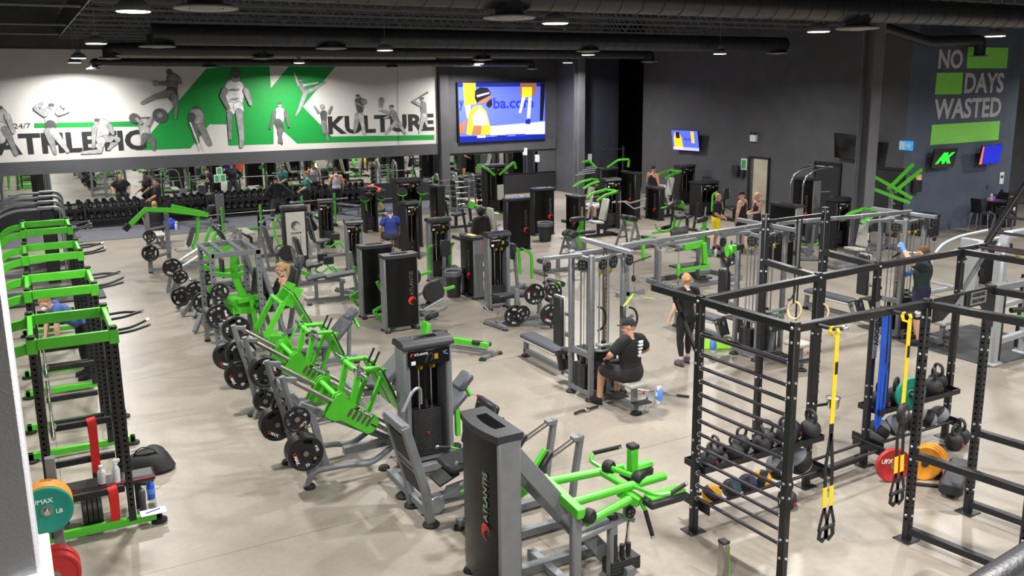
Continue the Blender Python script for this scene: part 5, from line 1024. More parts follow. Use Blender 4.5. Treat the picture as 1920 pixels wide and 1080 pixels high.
for p in ((5.0,7.02,1.06),(5.14,6.7,1.03),(4.42,6.52,.88)): mb = MB(); mb.lathe([(.0,-.05),(.06,-.05),(.075,-.03),(.075,.03),(.06,.05),(0,.05)], p, (.35,-1,0), 14); part(r, 'pivot_bearing', mb, RUB)
part(r, 'pulley_bracket', MB().box((5.02,6.7,.7), (.12,.04,.2), .01), G); pulley_block(r, (5.02,6.66,.7), (.1,-1,0), .06)
part(r, 'pivot_arm', MB().sweep([(4.4,6.7,.62),(4.9,6.75,.66),(5.1,6.72,.58)], .03, sq=(.08,.05)), GREY)
for dx in (-.08, .08): part(r, 'guide_rod', MB().cyl((4.98+dx,6.75,.1), (4.98+dx,6.75,.58), .016, 10), CHR)
part(r, 'cable', MB().cyl((4.98,6.7,.3), (5.0,6.66,.62), .006, 6), BLK); mb = MB()
for k in range(4): mb.box((4.98,6.75,.06+.036*k), (.36,.18,.032), .003)
part(r, 'weight_stack', mb, STACK)
for dx in (-.08, 0, .08): part(r, 'rod_bush', MB().cyl((4.98+dx,6.74,.2), (4.98+dx,6.74,.32), .028, 10), RUB)
# ---- hack squat behind it
r = thing('hack_squat', 'hack squat with green shoulder pad carriage behind the tall shroud', 'gym machine', (4.7,8.15,0))
for y in (7.85, 8.42):
    part(r, 'end_post', MB().sweep([(5.2,y,1.08),(5.12,y,.6),(5.05,y,.03)], .04, sq=(.07,.07)), GREY); part(r, 'post_bracket', MB().box((5.14,y,1.05), (.12,.09,.06), .008), GREY)
    part(r, 'guide_rail', MB().cyl((5.1,y,1.04), (3.95,y,.52), .03, 12), STEEL)
    mb = MB(); mb.beam((4.4,y-.02,.62), (4.72,y-.02,1.02), .06, .05); part(r, 'pad_arm', mb, G); mb = MB(); mb.pad((4.68,y-.02,.86), (.1,0,.13), (0,.065,0), (.03,0,-.024)); part(r, 'shoulder_pad', mb, PAD)
    mb = MB(); mb.prism([(3.95,.45),(4.55,.72),(4.6,.6),(4.1,.34)], (0,y,0), (1,0,0), (0,0,1), .03); part(r, 'carriage_plate', mb, G)
    part(r, 'hand_lever', MB().cyl((4.22,y+.0,1.2), (4.2,y,1.48), .018, 8), RUB); part(r, 'lever_arm', MB().cyl((4.3,y,.95), (4.22,y,1.2), .018, 8), G)
    mb = MB(); mb.pad((4.05,y,1.18), (.03,0,.16), (0,.07,0), (.025,0,0)); part(r, 'head_pad', mb, PAD)
mb = MB(); mb.beam((3.9,7.85,.08), (5.1,7.85,.08), .09); mb.beam((3.9,8.42,.08), (5.1,8.42,.08), .09); mb.beam((4.0,7.85,.08), (4.0,8.42,.08), .09); part(r, 'base_frame', mb, GREY); mb = MB(); mb.beam((4.15,7.85,.95), (4.6,7.85,.6), .05); mb.beam((4.15,8.42,.95), (4.6,8.42,.6), .05); mb.beam((4.15,7.85,.95), (4.15,8.42,.95), .05); mb.beam((4.5,7.85,.66), (4.5,8.42,.66), .06); part(r, 'carriage_frame', mb, G)
feet(r, [(5.08,7.85),(5.08,8.42),(3.92,7.85),(3.92,8.42)])
# ------------------------------------------------------------------ machines of the middle and back rows
def station(root, T, kind, fm=GREY, pm=PAD):
    """user's place on a machine; the user looks along local +Y"""
    B = lambda n, mb, m: mb.build(n, m, root, T)
    mb = MB(); mb.beam((0,-.7,.06), (0,.75,.06), .1, .08); mb.beam((-.35,-.7,.06), (.35,-.7,.06), .09, .08)
    if kind not in ('lying',): mb.beam((-.3,.7,.06), (.3,.7,.06), .09, .08)
    mb.beam((0,-.1,.06), (0,-.1,.45), .09)
    if kind in ('leg_ext','press','fly','row','abductor','curl'): mb.beam((0,-.35,.1), (0,-.5 if kind != 'row' else -.4,1.0 if kind != 'row' else .4), .07)
    B('base_frame', mb, fm)
    for x, y in ((-.35,-.7),(.35,-.7),(-.28,.7),(.28,.7)): B('rubber_foot', MB().lathe([(.05,.03),(.06,.0)], (x,y,0), n=10), RUB)
    if kind in ('leg_ext','press','fly','row','abductor','curl'):
        mb = MB(); mb.pad((0,0,.5), (.2,0,0), (0,.22,.02), (0,0,.04)); B('seat', mb, pm)
    if kind in ('leg_ext','press','fly','abductor'):
        mb = MB(); mb.pad((0,-.33,.9), (.19,0,0), (0,-.08,.36), (0,.04,.01)); B('backrest', mb, pm)
    if kind == 'leg_ext':
        B('swing_arm', MB().sweep([(.34,.15,.5),(.34,.45,.3),(.1,.5,.25)], .03, 8, fil=.1), G); B('cam_wheel', MB().lathe([(.02,-.03),(.2,-.03),(.2,.03),(.02,.03)], (.34,.1,.5), (1,0,0), 20), G)
        mb = MB(); mb.lathe([(.2,-.035),(.225,-.035),(.225,.035),(.2,.035)], (.34,.1,.5), (1,0,0), 20); B('wheel_rim', mb, RUB)
        roller(root, (-.22,.5,.26), (.22,.5,.26), .06, T)
        for s in (-1,1): B('hand_grip', MB().sweep([(s*.26,-.1,.45),(s*.28,-.02,.62),(s*.28,.12,.64)], .016, 8, fil=.05), RUB)
    if kind == 'press':
        for s in (-1,1):
            B('lever_arm', MB().sweep([(s*.32,-.6,1.5),(s*.36,-.1,1.42),(s*.34,.2,1.25)], .03, sq=(.06,.08), fil=.15), G); B('hand_grip', MB().cyl((s*.34,.2,1.25), (s*.14,.2,1.27), .017, 8), RUB); B('pivot_link', MB().beam((s*.32,-.6,1.5), (s*.32,-.62,.3), .06), fm)
        B('top_bar', MB().beam((-.36,-.6,1.52), (.36,-.6,1.52), .07), G)
    if kind == 'fly':
        for s in (-1,1):
            B('lever_arm', MB().sweep([(0,-.5,1.65),(s*.4,-.35,1.75),(s*.75,.0,1.9)], .03, sq=(.07,.09), fil=.15), G); B('arm_drop', MB().sweep([(s*.72,0,1.85),(s*.7,.05,1.2)], .02, 8), G); mb = MB(); mb.pad((s*.68,.05,1.1), (.03,0,0), (0,.07,0), (0,0,.16)); B('arm_pad', mb, PAD)
    if kind == 'row':
        mb = MB(); mb.pad((0,.36,.98), (.14,0,0), (0,.02,.2), (0,.04,0)); B('chest_pad', mb, pm); B('pad_post', MB().beam((0,.5,.08), (0,.42,.95), .07), fm)
        for s in (-1,1): B('lever_arm', MB().sweep([(s*.3,.75,.3),(s*.32,.72,.95),(s*.3,.5,1.05)], .03, sq=(.05,.07), fil=.12), G); B('hand_grip', MB().cyl((s*.3,.5,1.05), (s*.16,.48,1.05), .016, 8), RUB)
    if kind == 'abductor':
        for s in (-1,1): mb = MB(); mb.pad((s*.26,.35,.62), (.03,0,0), (0,.13,0), (0,0,.1)); B('knee_pad', mb, PAD); B('swing_arm', MB().sweep([(0,.1,.3),(s*.3,.15,.32),(s*.32,.4,.5),(s*.3,.6,.25)], .028, 8, fil=.1), G)
    if kind == 'curl':
        mb = MB(); mb.pad((0,.42,.86), (.28,0,0), (0,.15,-.12), (0,.03,.04)); B('arm_pad', mb, pm); B('pad_post', MB().beam((0,.5,.06), (0,.45,.8), .08), fm)
        B('lever_arm', MB().sweep([(.33,.35,.85),(.33,.75,.75),(-.25,.78,.75)], .026, 8, fil=.08), G); mb = MB(); mb.lathe([(.02,-.03),(.13,-.03),(.13,.03),(.02,.03)], (.33,.35,.85), (1,0,0), 18); B('cam_wheel', mb, G)
    if kind == 'backext':
        for s in (-1,1):
            mb = MB(); mb.pad((s*.15,.3,1.0), (.13,0,0), (0,.12,.05), (0,-.03,.07)); B('hip_pad', mb, pm); B('frame_leg', MB().beam((s*.22,.28,.95), (s*.3,.05,.05), .06), fm); B('frame_leg', MB().beam((s*.22,.28,.95), (s*.3,.62,.05), .06), fm); B('frame_tie', MB().beam((s*.27,.12,.4), (s*.27,.52,.4), .05), fm)
        roller(root, (-.28,-.55,.3), (.28,-.55,.3), .065, T); B('pad_tray', MB().box((0,.3,.93), (.5,.22,.03), .006), G)
    if kind == 'lying':
        mb = MB(); mb.pad((0,-.2,.62), (.16,0,0), (0,.5,-.05), (0,0,.04)); B('bench_pad', mb, pm); mb = MB(); mb.pad((0,.5,.6), (.18,0,0), (0,.22,-.03), (0,0,.035)); B('bench_pad', mb, pm)
        B('lever_arm', MB().sweep([(.28,.6,.6),(.28,.85,.72),(.1,.95,.72)], .035, sq=(.07,.09), fil=.1), G); roller(root, (-.25,.97,.72), (.25,.97,.72), .065, T); B('pad_post', MB().beam((0,.5,.08), (0,.5,.56), .08), fm)
        for s in (-1,1): B('hand_grip', MB().sweep([(s*.1,-.72,.3),(s*.25,-.8,.42),(s*.28,-.72,.5)], .016, 8, fil=.05), LGREY)
    if kind == 'roller':
        B('green_post', MB().beam((0,.1,.1), (0,.05,1.02), .1), G); roller(root, (-.42,.02,.98), (.05,.02,1.0), .075, T); B('wedge', MB().prism([(-.18,.1),(.2,.1),(.22,.5),(.02,.75),(-.1,.6)], (0,0.1,0), (0,1,0), (0,0,1), .12), G); B('chrome_slide', MB().cyl((0,.05,1.0), (0,.03,1.35), .03, 10), CHR); roller(root, (-.3,-.3,.62), (.25,-.3,.62), .06, T)
    if kind == 'tbar':
        B('green_frame', MB().sweep([(-.12,-.35,.95),(0,.0,.15),(.12,-.35,.95)], .035, sq=(.06,.06)), G); B('green_beam', MB().beam((0,-.3,.55), (0,.9,.3), .07), G); mb = MB(); mb.pad((0,-.42,1.0), (.2,0,0), (0,.08,.06), (0,-.03,.05)); B('chest_pad', mb, pm); B('handle_bar', MB().sweep([(-.35,.35,.7),(-.3,.3,.5),(0,.35,.42),(.3,.3,.5),(.35,.35,.7)], .018, 8, fil=.08), G)
def machine(label, px, py, h, rz, w=.62, d=.3, show='front', fm=BLK, st=(), pm=None, ptxt=True, cat='gym machine', name='weight_machine', group=None):
    p = fl(px, py); n = V((0,-1,0)) if show == 'front' else V((0,1,0)); off = M4.Rotation(rz, 3, 'Z') @ n*(d/2); p = p-off
    r = thing(name, label, cat, p, 0, group)
    tower(r, XF((0,0,0), rz), w, d, h, fm, show, 12, SILV, ptxt)
    for dx, dy, sr, kind, pad in st: station(r, XF((dx,dy,0), sr), kind, fm, pad)
    return r
H2 = PI/2
def twin_arms(r, dx, dy):
    L = V(r.location); q = lambda px, py, Y: onY(px+dx, py+dy, Y)-L
    Y = L.y+.35
    MB().sweep([q(707,528,Y), q(724,560,Y), q(726,575,Y)], .03, sq=(.07,.06), fil=.04).build('pad_arm', G, r); MB().sweep([q(700,584,Y), q(728,568,Y)], .03, sq=(.07,.06)).build('green_arm', G, r); MB().sweep([q(701,584,Y), q(714,600,Y), q(732,604,Y)], .03, sq=(.07,.07)).build('green_arm', G, r)
    a, b = q(711,520,Y), q(730,552,Y); d = (b-a)/2; mb = MB(); mb.pad((a+b)/2+V((.07,0,.02)), d*1.15, V((0,.13,0)), V((.045,0,.02))); mb.build('long_pad', PAD, r)
    c = q(813,548,Y); MB().lathe([(.02,-.04),(.2,-.04),(.2,.04),(.02,.04)], c, (0,-1,.1), 24).build('green_wheel', G, r); MB().lathe([(.2,-.05),(.235,-.05),(.235,.05),(.2,.05)], c, (0,-1,.1), 24).build('wheel_rim', RUB, r)
    MB().cyl(q(795,580,Y-.1), q(830,560,Y-.1), .03, 8).build('pale_bar', LGREY, r); MB().beam(q(790,600,Y), q(838,575,Y), .07).build('grey_beam', GREY, r); MB().beam(q(820,585,Y), q(800,612,Y), .07).build('grey_leg', GREY, r); MB().beam(q(826,545,Y), q(852,537,Y), .06).build('green_stub', G, r)
    roller(r, q(795,575,Y-.05), q(812,560,Y+.3), .07, None); MB().pad(q(805,590,Y+.1), (.16,0,.02), (0,.18,0), (0,0,.045)).build('seat', PAD, r); MB().beam(q(745,612,Y), q(835,600,Y), .08).build('base_beam', GREY, r)
m1_ = machine('dark ATLANTIS panel machine with green wheel, nearest of the pair', 757, 621, 1.62, PI, .74, .3, 'back', GREY, ()); twin_arms(m1_, 0, 0)
m2_ = machine('dark ATLANTIS panel machine half hidden behind its nearer twin', 712, 595, 1.62, PI, .74, .3, 'back', GREY, ()); twin_arms(m2_, -43, -28)
machine('grey weight tower with chest pad frame, man in orange shorts behind', 828, 528, 1.6, 0, .6, .26, 'front', GREY, ((-.1,-1.0,0,'row',PAD),))
machine('narrow grey ATLANTIS panel machine behind the waste bin', 877, 557, 1.5, H2, .72, .26, 'back', GREY, ((.8,.1,-H2,'row',PAD),))
machine('grey weight tower with white placard right of the waste bin', 938, 580, 1.7, 0, .56, .26, 'front', GREY, ())
machine('narrow black weight tower beside the man in blue shirt', 777, 487, 1.66, .25, .46, .36, 'front', BLK, ())
machine('tall black weight tower with two round green pads', 772, 465, 2.12, 0, .8, .5, 'front', BLK, ())
machine('black ATLANTIS panel machine in front of the arched barbell racks', 815, 432, 1.6, H2, .75, .28, 'back', BLK, ((.8,.0,-H2,'curl',PAD),))
machine('black fly machine with two raised green arms under the video screen', 930, 401, 1.9, 0, .85, .4, 'front', BLK, ())
machine('wide black ATLANTIS panel machine left of its twin at centre', 974, 470, 1.62, PI, .82, .3, 'back', BLK, ((-.1,.8,-H2,'leg_ext',CREAM),))
machine('wide black ATLANTIS panel machine right of its twin at centre', 1021, 441, 1.6, PI, .8, .3, 'back', BLK, ((.1,.9,-H2,'abductor',CREAM),))
machine('narrow black ATLANTIS panel machine in front of the rear column', 1073, 449, 1.46, H2, .8, .26, 'back', BLK, ((.8,.0,H2,'press',CREAM),))
machine('black weight tower with grey handle bars in front of it', 1149, 430, 1.72, 0, .64, .4, 'front', BLK, ())
machine('narrow black ATLANTIS panel machine beside the tank top man', 1176, 410, 1.78, H2, .9, .28, 'back', BLK, ())
machine('wide plain black panel machine with green arms above it', 1142, 408, 1.9, PI, .8, .3, 'back', BLK, (), ptxt=False)
machine('narrow black ATLANTIS panel machine hiding the legs of tank top man', 1222, 412, 1.22, H2, .85, .26, 'back', BLK, ((.9,.2,-H2,'leg_ext',CREAM),))
machine('black weight tower against the right wall below the small television', 1289, 384, 1.6, 0, .75, .5, 'front', BLK, ())
machine('black weight tower left of the office doorway', 1330, 407, 1.3, 0, .85, .7, 'front', BLK, ())
machine('grey sided panel machine behind the rig beside blond woman', 1462, 500, 1.74, H2, .95, .3, 'back', GREY, (), ptxt=True)
machine('black ATLANTIS weight tower with chrome dip bars near the dark doors', 1500, 455, 2.06, H2, .85, .34, 'back', GREY, ())
machine('black weight tower with white placard left of the right column', 1578, 468, 1.5, 0, .62, .5, 'front', BLK, ())
machine('narrow grey weight tower left of the seated man in blue', 668, 510, 1.36, -.2, .46, .4, 'front', GREY, ())
machine('narrow black weight tower behind the pale panelled machine', 615, 465, 1.46, -.2, .44, .4, 'front', BLK, ())
machine('black weight tower with two round green pads by the olympic benches', 698, 436, 1.5, 0, .5, .4, 'front', BLK, ())
# pale panelled machine
p = fl(559,492); r = thing('weight_machine', 'machine with pale steel panel and dark round emblem', 'gym machine', p+V((0,.2,0)))
mb = MB(); mb.box((0,0,.8), (.68,.3,1.5), .02); r_body = mb.build('side_shell', BLK, r); mb = MB(); mb.box((0,-.16,.82), (.56,.02,1.3), .006); pn = mb.build('front_panel', PALE, r); MB().box((0,0,1.58), (.76,.4,.14), .04).build('cap', PLA, r)
emblem(pn, frame((0,-.175,1.08), (1,0,0), (0,0,1)), .13, SWD); letter('ATLANTIS', .07, DARKP, pn, frame((0,-.175,.86), (1,0,0), (0,0,1)))
for x in (-.12,0,.12): MB().box((x,-.172,.45), (.012,.006,.6)).build('groove', DARKP, pn)
station(r, XF((.85,.2,0), -H2), 'abductor', LGREY, PADG)
MB().sweep([(-.2,-.0,1.4),(-.55,0,1.3),(-.6,0,.9),(-.4,-.1,.4)], .035, 10, fil=.2).build('green_arm', G, r)
# extra gear on certain towers
def addto(label_start, fn):
    for o in bpy.data.objects:
        if 'label' in o and o['label'].startswith(label_start): fn(o, V(o.location)); return
def round_pads(z, gap, dy):
    def f(o, L):
        for s in (-1,1):
            mb = MB(); mb.lathe([(0,-.05),(.17,-.05),(.17,.0),(0,.0)], (s*gap,dy,z), (.1*s,-.5,.8), 18); mb.build('round_pad', PAD, o); mb = MB(); mb.lathe([(.165,0),(.165,.02),(.05,.06),(0,.06)], (s*gap,dy,z-.06), (-.1*s,.5,-.8), 18); q = mb.build('pad_shell', G, o); MB().cyl((s*gap,dy,z-.1), (s*gap*.8,dy+.05,z-.5), .02, 8).build('pad_stem', G, o)
    return f
addto('tall black weight tower with two', round_pads(1.85,.32,-.42)); addto('black weight tower with two round', round_pads(1.3,.28,-.4))
def fly_arms(o, L):
    for s in (-1,1): MB().sweep([(s*.1,-.3,1.55),(s*.35,-.35,1.75),(s*.8,-.3,2.02),(s*.85,-.32,1.75)], .03, sq=(.08,.09), fil=.08).build('green_arm', G, o)
    mb = MB(); mb.pad((0,-.6,.9), (.14,0,0), (0,.0,.3), (0,.04,0)); mb.build('chest_pad', CREAM, o)
addto('black fly machine', fly_arms)
def grey_bars(o, L):
    MB().sweep([(-.25,-.5,1.0),(.3,-.55,1.0),(.5,-.5,.92),(1.3,-.35,1.0)], .03, 10).build('handle_bar', LGREY, o); MB().sweep([(.2,-.55,1.0),(.5,-.75,.75),(.85,-.8,.82)], .025, 8).build('handle_bar', LGREY, o); MB().beam((.05,-.2,.98), (.05,-.55,.98), .06).build('bar_arm', GREY, o); MB().pad((.1,-.7,.5), (.18,0,0), (0,.2,0), (0,0,.04)).build('seat', PAD, o); MB().beam((.1,-.7,.0), (.1,-.7,.46), .08).build('seat_post', GREY, o)
addto('black weight tower with grey handle', grey_bars)
def dips(o, L):
    for y in (-.25,.25): MB().sweep([(-.45,y,1.0),(-.45,y,2.0),(-.1,y,2.3),(.6,y,2.38)], .028, 10, fil=.35).build('chrome_bar', CHR, o)
    MB().cyl((.6,-.45,2.38), (.6,.45,2.38), .02, 8).build('chin_bar', CHR, o); MB().cyl((.15,-.05,1.6), (.85,-.15,1.58), .022, 8).build('dip_bar', CHR, o); MB().cyl((.15,.3,1.4), (.8,.3,1.38), .022, 8).build('dip_bar', CHR, o); MB().box((.5,0,.1), (1.2,.7,.08), .02).build('base_plate', BLK, o); MB().pad((.5,.1,.5), (.2,0,0), (0,.15,0), (0,0,.04)).build('knee_pad', PAD, o); MB().beam((.5,.1,.1),(.5,.1,.46),.07).build('pad_post', GREY, o)
addto('black ATLANTIS weight tower with chrome', dips)
def greenup(o, L):
    MB().sweep([(.0,-.0,1.9),(.25,-.35,2.2),(.75,-.35,2.2),(.75,-.3,1.9)], .03, sq=(.07,.08), fil=.1).build('green_arm', G, o); MB().sweep([(-.5,-.0,1.9),(-.5,.5,2.15),(-.9,.4,2.1)], .03, sq=(.07,.08), fil=.1).build('green_arm', G, o)
    for x in (-.1,.95): MB().beam((x,.3,1.0), (x,.3,2.65), .07).build('black_post', BLK, o)
    MB().beam((-.1,.3,2.5), (.95,.3,2.55), .05).build('black_bar', BLK, o)
    for k in range(4): MB().cyl((-1.5+.15*k,-.1,1.7+.08*k), (-.6,-.05,1.75+.08*k), .025, 8).build('long_bar', LGREY, o)
addto('wide plain black panel', greenup)
# stand alone machines without a tower
def solo(label, px, py, rz, kind, fm=GREY, pm=PAD, name='gym_machine', dz=0):
    r = thing(name, label, 'gym machine', fl(px, py)); station(r, XF((0,0,0), rz), kind, fm, pm); return r
L1 = solo('lying leg curl bench with green arm and grip plates on it', 978, 603, -H2*.9, 'lying', GREY, PAD, 'leg_curl_bench')
for x, y, z in ((.55,-.55,.9),(.75,-.62,.85)): pass
part(L1, 'plate_post', MB().beam((L1.location.x+.32,L1.location.y-.75,.0), (L1.location.x+.32,L1.location.y-.75,.95), .09), GREY); part(L1, 'plate_post', MB().beam((L1.location.x-.25,L1.location.y-.25,.0), (L1.location.x-.25,L1.location.y-.25,.8), .09), GREY); part(L1, 'base_tie', MB().beam((L1.location.x+.32,L1.location.y-.75,.08), (L1.location.x-.25,L1.location.y-.25,.08), .08), GREY)
q = V(L1.location)
for x, y, z, s, n, w in ((.2,-.86,.33,'45',1,'lower front peg of the lying leg curl'),(.22,-.84,.8,'25',1,'upper front peg of the lying leg curl'),(.4,-.6,.72,'45',1,'rear upper peg of the lying leg curl'),(-.35,-.32,.25,'45',1,'low left peg of the lying leg curl'),(-.2,-.4,.3,'25',1,'second low left peg of the lying leg curl'),(.0,-.55,.72,'45',1,'middle peg of the lying leg curl')):
    plate(q+V((x,y,z)), (-.1,-1,0), s, '%s lb grip plate on %s' % (s, w), x*5)
solo('cream and black hip extension pads on green post at centre', 1052, 508, -H2, 'backext', GREY, PAD); solo('green posted roller machine at centre beyond the nearest cable station', 1092, 470, 0, 'roller', GREY, PAD)
solo('grey A frame back extension bench with split black pads', 1192, 468, H2*1.1, 'backext', GREY, PAD); solo('green T bar row frame with plates on its far end', 1257, 462, 0, 'tbar', GREY, PAD)
solo('green posted machine with thick grey roller left of yellow shorts man', 1322, 472, .2, 'roller', GREY, PADG); solo('black press bench with green wheel left of the yellow shorts man', 1283, 432, .4, 'curl', BLK, PAD)
solo('green armed curl machine with black pad behind hooded man', 893, 445, -H2, 'curl', BLK, PAD)
solo('pale padded press beside the rear column', 1092, 415, H2, 'press', BLK, CREAM)

solo('green armed press bench left of the wall weight tower', 1243, 392, H2, 'press', BLK, CREAM); solo('dark lever machine with green discs left of the office door', 1372, 415, 0, 'row', BLK, PAD)
solo('leg machine with green base plates and leather seat at left centre', 588, 532, -H2, 'abductor', GREY, PAD); solo('grey preacher curl bench with dark sloped pad', 690, 540, -H2*.8, 'curl', GREY, PADG)
solo('seated machine with black roller and green arm at left centre', 528, 505, -H2, 'leg_ext', GREY, PADG); solo('sloping grey bench with crossed legs left of the panel pair', 634, 562, H2*.9, 'lying', GREY, PADG)
solo('cream padded bench machine at the left of the right column', 1600, 500, H2, 'press', GREY, CREAM); solo('grey and green seat behind the rig post at right centre', 1515, 480, -.6, 'abductor', GREY, PADG)
pass
r = thing('gym_machine', 'lever machine with long raised green arms by the slate wall', 'gym machine', fl(1660,470))
for a, b in (((-.4,.6,2.35),(.75,-.2,1.55)), ((-.6,.4,1.95),(.4,-.4,1.45)), ((.55,.5,1.75),(1.75,.6,2.45)), ((.6,.3,1.7),(1.9,.4,2.3))): MB().beam(a, b, .08, .1).build('green_arm', G, r)
mb = MB(); mb.beam((.3,.2,0), (.35,.2,1.9), .1); mb.beam((-.5,.2,.06), (1,.2,.06), .1); mb.beam((.3,-.4,.06), (.3,.8,.06), .1); mb.build('frame', GREY, r); MB().pad((.1,-.2,.5), (.2,0,0), (0,.2,0), (0,0,.04)).build('seat', PAD, r)
for k in (0,1): MB().cyl((1.2+.3*k,.45,2.05+.13*k), (1.2+.3*k,.25,1.85+.13*k), .018, 8).build('hand_grip', RUB, r)
# belt squat machine at right centre
r = thing('belt_squat', 'grey framed belt squat machine with green lever and step plates', 'gym machine', fl(1290,528)); L0 = V(r.location); wx = lambda px, py, dy: onY(px, py, L0.y+dy)
for x in (-1.15,-.75,.95,.62): MB().beam((x,.35 if x in (-.75,.62) else -.25,0), (x,.35 if x in (-.75,.62) else -.25,1.25 if x > 0 else .95), .09).build('upright', GREY, r)
mb = MB(); mb.beam((-1.15,-.25,.92), (-.75,.35,.92), .09); mb.beam((.62,.35,1.2), (.95,-.25,1.2), .08); mb.beam((-.75,.35,.95), (.62,.35,1.0), .07); mb.beam((-1.0,-.6,.06), (1.35,-.5,.06), .1); mb.beam((-.9,.5,.06), (1.2,.5,.06), .1); mb.beam((-1,-.6,.06), (-.9,.5,.06), .1); mb.beam((1.3,-.5,.06), (1.2,.5,.06), .1); mb.build('frame', GREY, r)
MB().box((0,0,.42), (.9,.5,.04), .01).build('step_plate', RUB, r); MB().box((.0,-.27,.4), (.95,.04,.09), .006).build('green_edge', G, r); MB().box((0,-.55,.2), (.4,.3,.04), .01).build('low_step', RUB, r); MB().box((0,-.5,.1), (.3,.2,.18)).build('step_box', GREY, r)
mb = MB(); mb.beam((-.25,-.1,.92), (.35,-.1,.98), .1, .16); mb.beam((.35,-.15,1.0), (.4,-.15,.45), .14, .09); mb.build('green_lever', G, r); MB().lathe([(0,.25),(.05,.3),(.05,.55),(0,.62)], (-.62,-.35,0), n=10).build('green_grip', G, r); MB().cyl((-.62,-.35,.05), (-.62,-.35,.9), .015, 8).build('guide_rod', CHR, r)
mb = MB(); mb.pad((.0,.4,1.25), (.28,0,.03), (0,.02,.1), (0,.03,0)); mb.build('waist_pad', PAD, r); MB().sweep([(1.25,-.45,.1),(1.3,-.4,.3),(1.55,-.3,.32)], .02, 8, fil=.06).build('bent_handle', LGREY, r); MB().cyl((.95,-.3,.6),(.95,-.5,.6),.025,10).build('plate_peg', STEEL, r)
plate(L0+V((1.05,-.38,.6)), (-.5,-1,.1), '45', '45 lb grip plate on the belt squat at right centre', .5); plate(L0+V((1.08,-.33,.6)), (-.5,-1,.1), '45', 'second 45 lb grip plate on the belt squat peg', .9, False)
r = thing('gym_machine', 'green T handle on grey post left of the belt squat', 'gym machine', fl(1212,560)); mb = MB(); mb.beam((-.2,.5,0), (-.25,.5,1.15), .1); mb.beam((-.5,.5,.05), (.3,.5,.05), .1); mb.build('post', GREY, r); mb = MB(); mb.beam((-.35,.3,1.28), (.35,.3,1.36), .08); mb.beam((.1,.3,1.3), (.12,.3,.85), .07); mb.build('green_tee', G, r); MB().cyl((-.25,.25,.85), (.3,.25,.95), .018, 8).build('hand_grip', RUB, r)
# ---- plate loaded press with the long overhead green arm, far left of the floor
r = thing('lever_press', 'plate loaded press with long green overhead arm at left rear', 'gym machine', (3.3,25.9,0))
for p in ((2.8,25.75),(3.36,26.2)): part(r, 'upright', MB().beam((p[0],p[1],.03), (p[0]+.03,p[1],1.68), .11), GREY)
mb = MB(); mb.sweep([(2.4,25.8,1.38),(2.82,25.8,1.76),(3.4,25.8,1.7),(4.45,25.8,1.48)], .05, sq=(.09,.13)); part(r, 'green_arm', mb, G); mb = MB(); mb.beam((3.55,26.3,1.75), (4.4,26.1,1.5), .08, .1); part(r, 'green_arm', mb, G)
part(r, 'counter_pad', MB().prism([(-.16,0),(.16,0),(.1,-.2),(-.1,-.2)], (2.36,25.8,1.38), (0,1,0), (.6,0,.7), .14), RUB)
mb = MB(); mb.pad((3.95,25.9,.9), (.1,0,.27), (0,.14,0), (.05,0,-.015)); part(r, 'backrest', mb, PADG); part(r, 'green_post', MB().sweep([(4.2,25.9,1.45),(4.1,25.9,.8),(3.95,25.9,.55),(4.4,25.9,.4)], .04, sq=(.08,.08), fil=.1), G); mb = MB(); mb.pad((3.7,25.9,.55), (.2,0,0), (0,.18,0), (0,0,.04)); part(r, 'seat', mb, CREAM)
mb = MB(); mb.beam((2.8,25.75,.4), (3.4,26.2,.45), .08); mb.beam((2.8,25.75,1.2), (3.36,26.2,1.2), .06); mb.beam((3.36,26.2,.1), (4.4,26.0,.1), .1); mb.beam((2.8,25.75,.08), (4.2,25.75,.08), .09); part(r, 'base_frame', mb, GREY); feet(r, [(2.8,25.75),(3.36,26.2),(4.4,26)])
stackp(282,475,25.5,'45',2,'the low peg of the far overhead arm press',spin=3); stackp(280,443,25.55,'25',1,'the upper peg of the far overhead arm press')
part(r, 'storage_peg', MB().cyl((2.84,25.75,.52), (2.84,25.4,.52), .024, 8), STEEL); part(r, 'storage_peg', MB().cyl((2.86,25.75,1.0), (2.86,25.45,1.0), .024, 8), STEEL)
# ---- hack squat with chrome rails, and calf/row machines in the same row
r = thing('hack_squat', 'hack squat with pale chrome rails and green carriage at left', 'gym machine', (3.8,22.6,0))
for y in (22.2, 22.9):
    part(r, 'guide_rail', MB().cyl((3.0,y,.7), (4.6,y,1.52), .035, 12), CHR); part(r, 'end_post', MB().beam((4.6,y,0), (4.55,y,1.5), .08), GREY); part(r, 'sled_plate', MB().prism([(3.6,.95),(4.3,1.32),(4.3,1.1),(3.8,.8)], (0,y,0), (1,0,0), (0,0,1), .1), G); mb = MB(); mb.pad((4.1,y,1.48), (.06,0,-.12), (0,.08,0), (.03,0,.015)); part(r, 'shoulder_pad', mb, PAD); part(r, 'pad_arm', MB().beam((3.75,y,1.0),(3.98,y,1.55),.07), G)
    part(r, 'base_beam', MB().beam((2.8,y,.08), (4.6,y,.08), .1), GREY); part(r, 'brace', MB().beam((2.85,y,.08),(3.0,y,.7),.08), GREY)
mb = MB(); mb.hexa((3.0,22.55,.62), (.14,0,-.2), (0,.35,0), (.015,0,.012), .004); part(r, 'foot_plate', mb, RUB); mb = MB(); mb.pad((3.95,22.55,1.15), (.3,0,.15), (0,.2,0), (-.02,0,.04)); part(r, 'backrest', mb, PAD)
stackp(323,501.7,21.95,'45',1,'the front peg of the far chrome railed hack squat',spin=1); part(r, 'storage_peg', MB().cyl((3.0,22.2,.62), (3.0,21.85,.62), .024, 8), STEEL); part(r, 'plate_post', MB().beam((3.0,22.15,0), (3.0,22.15,.95), .08), GREY)
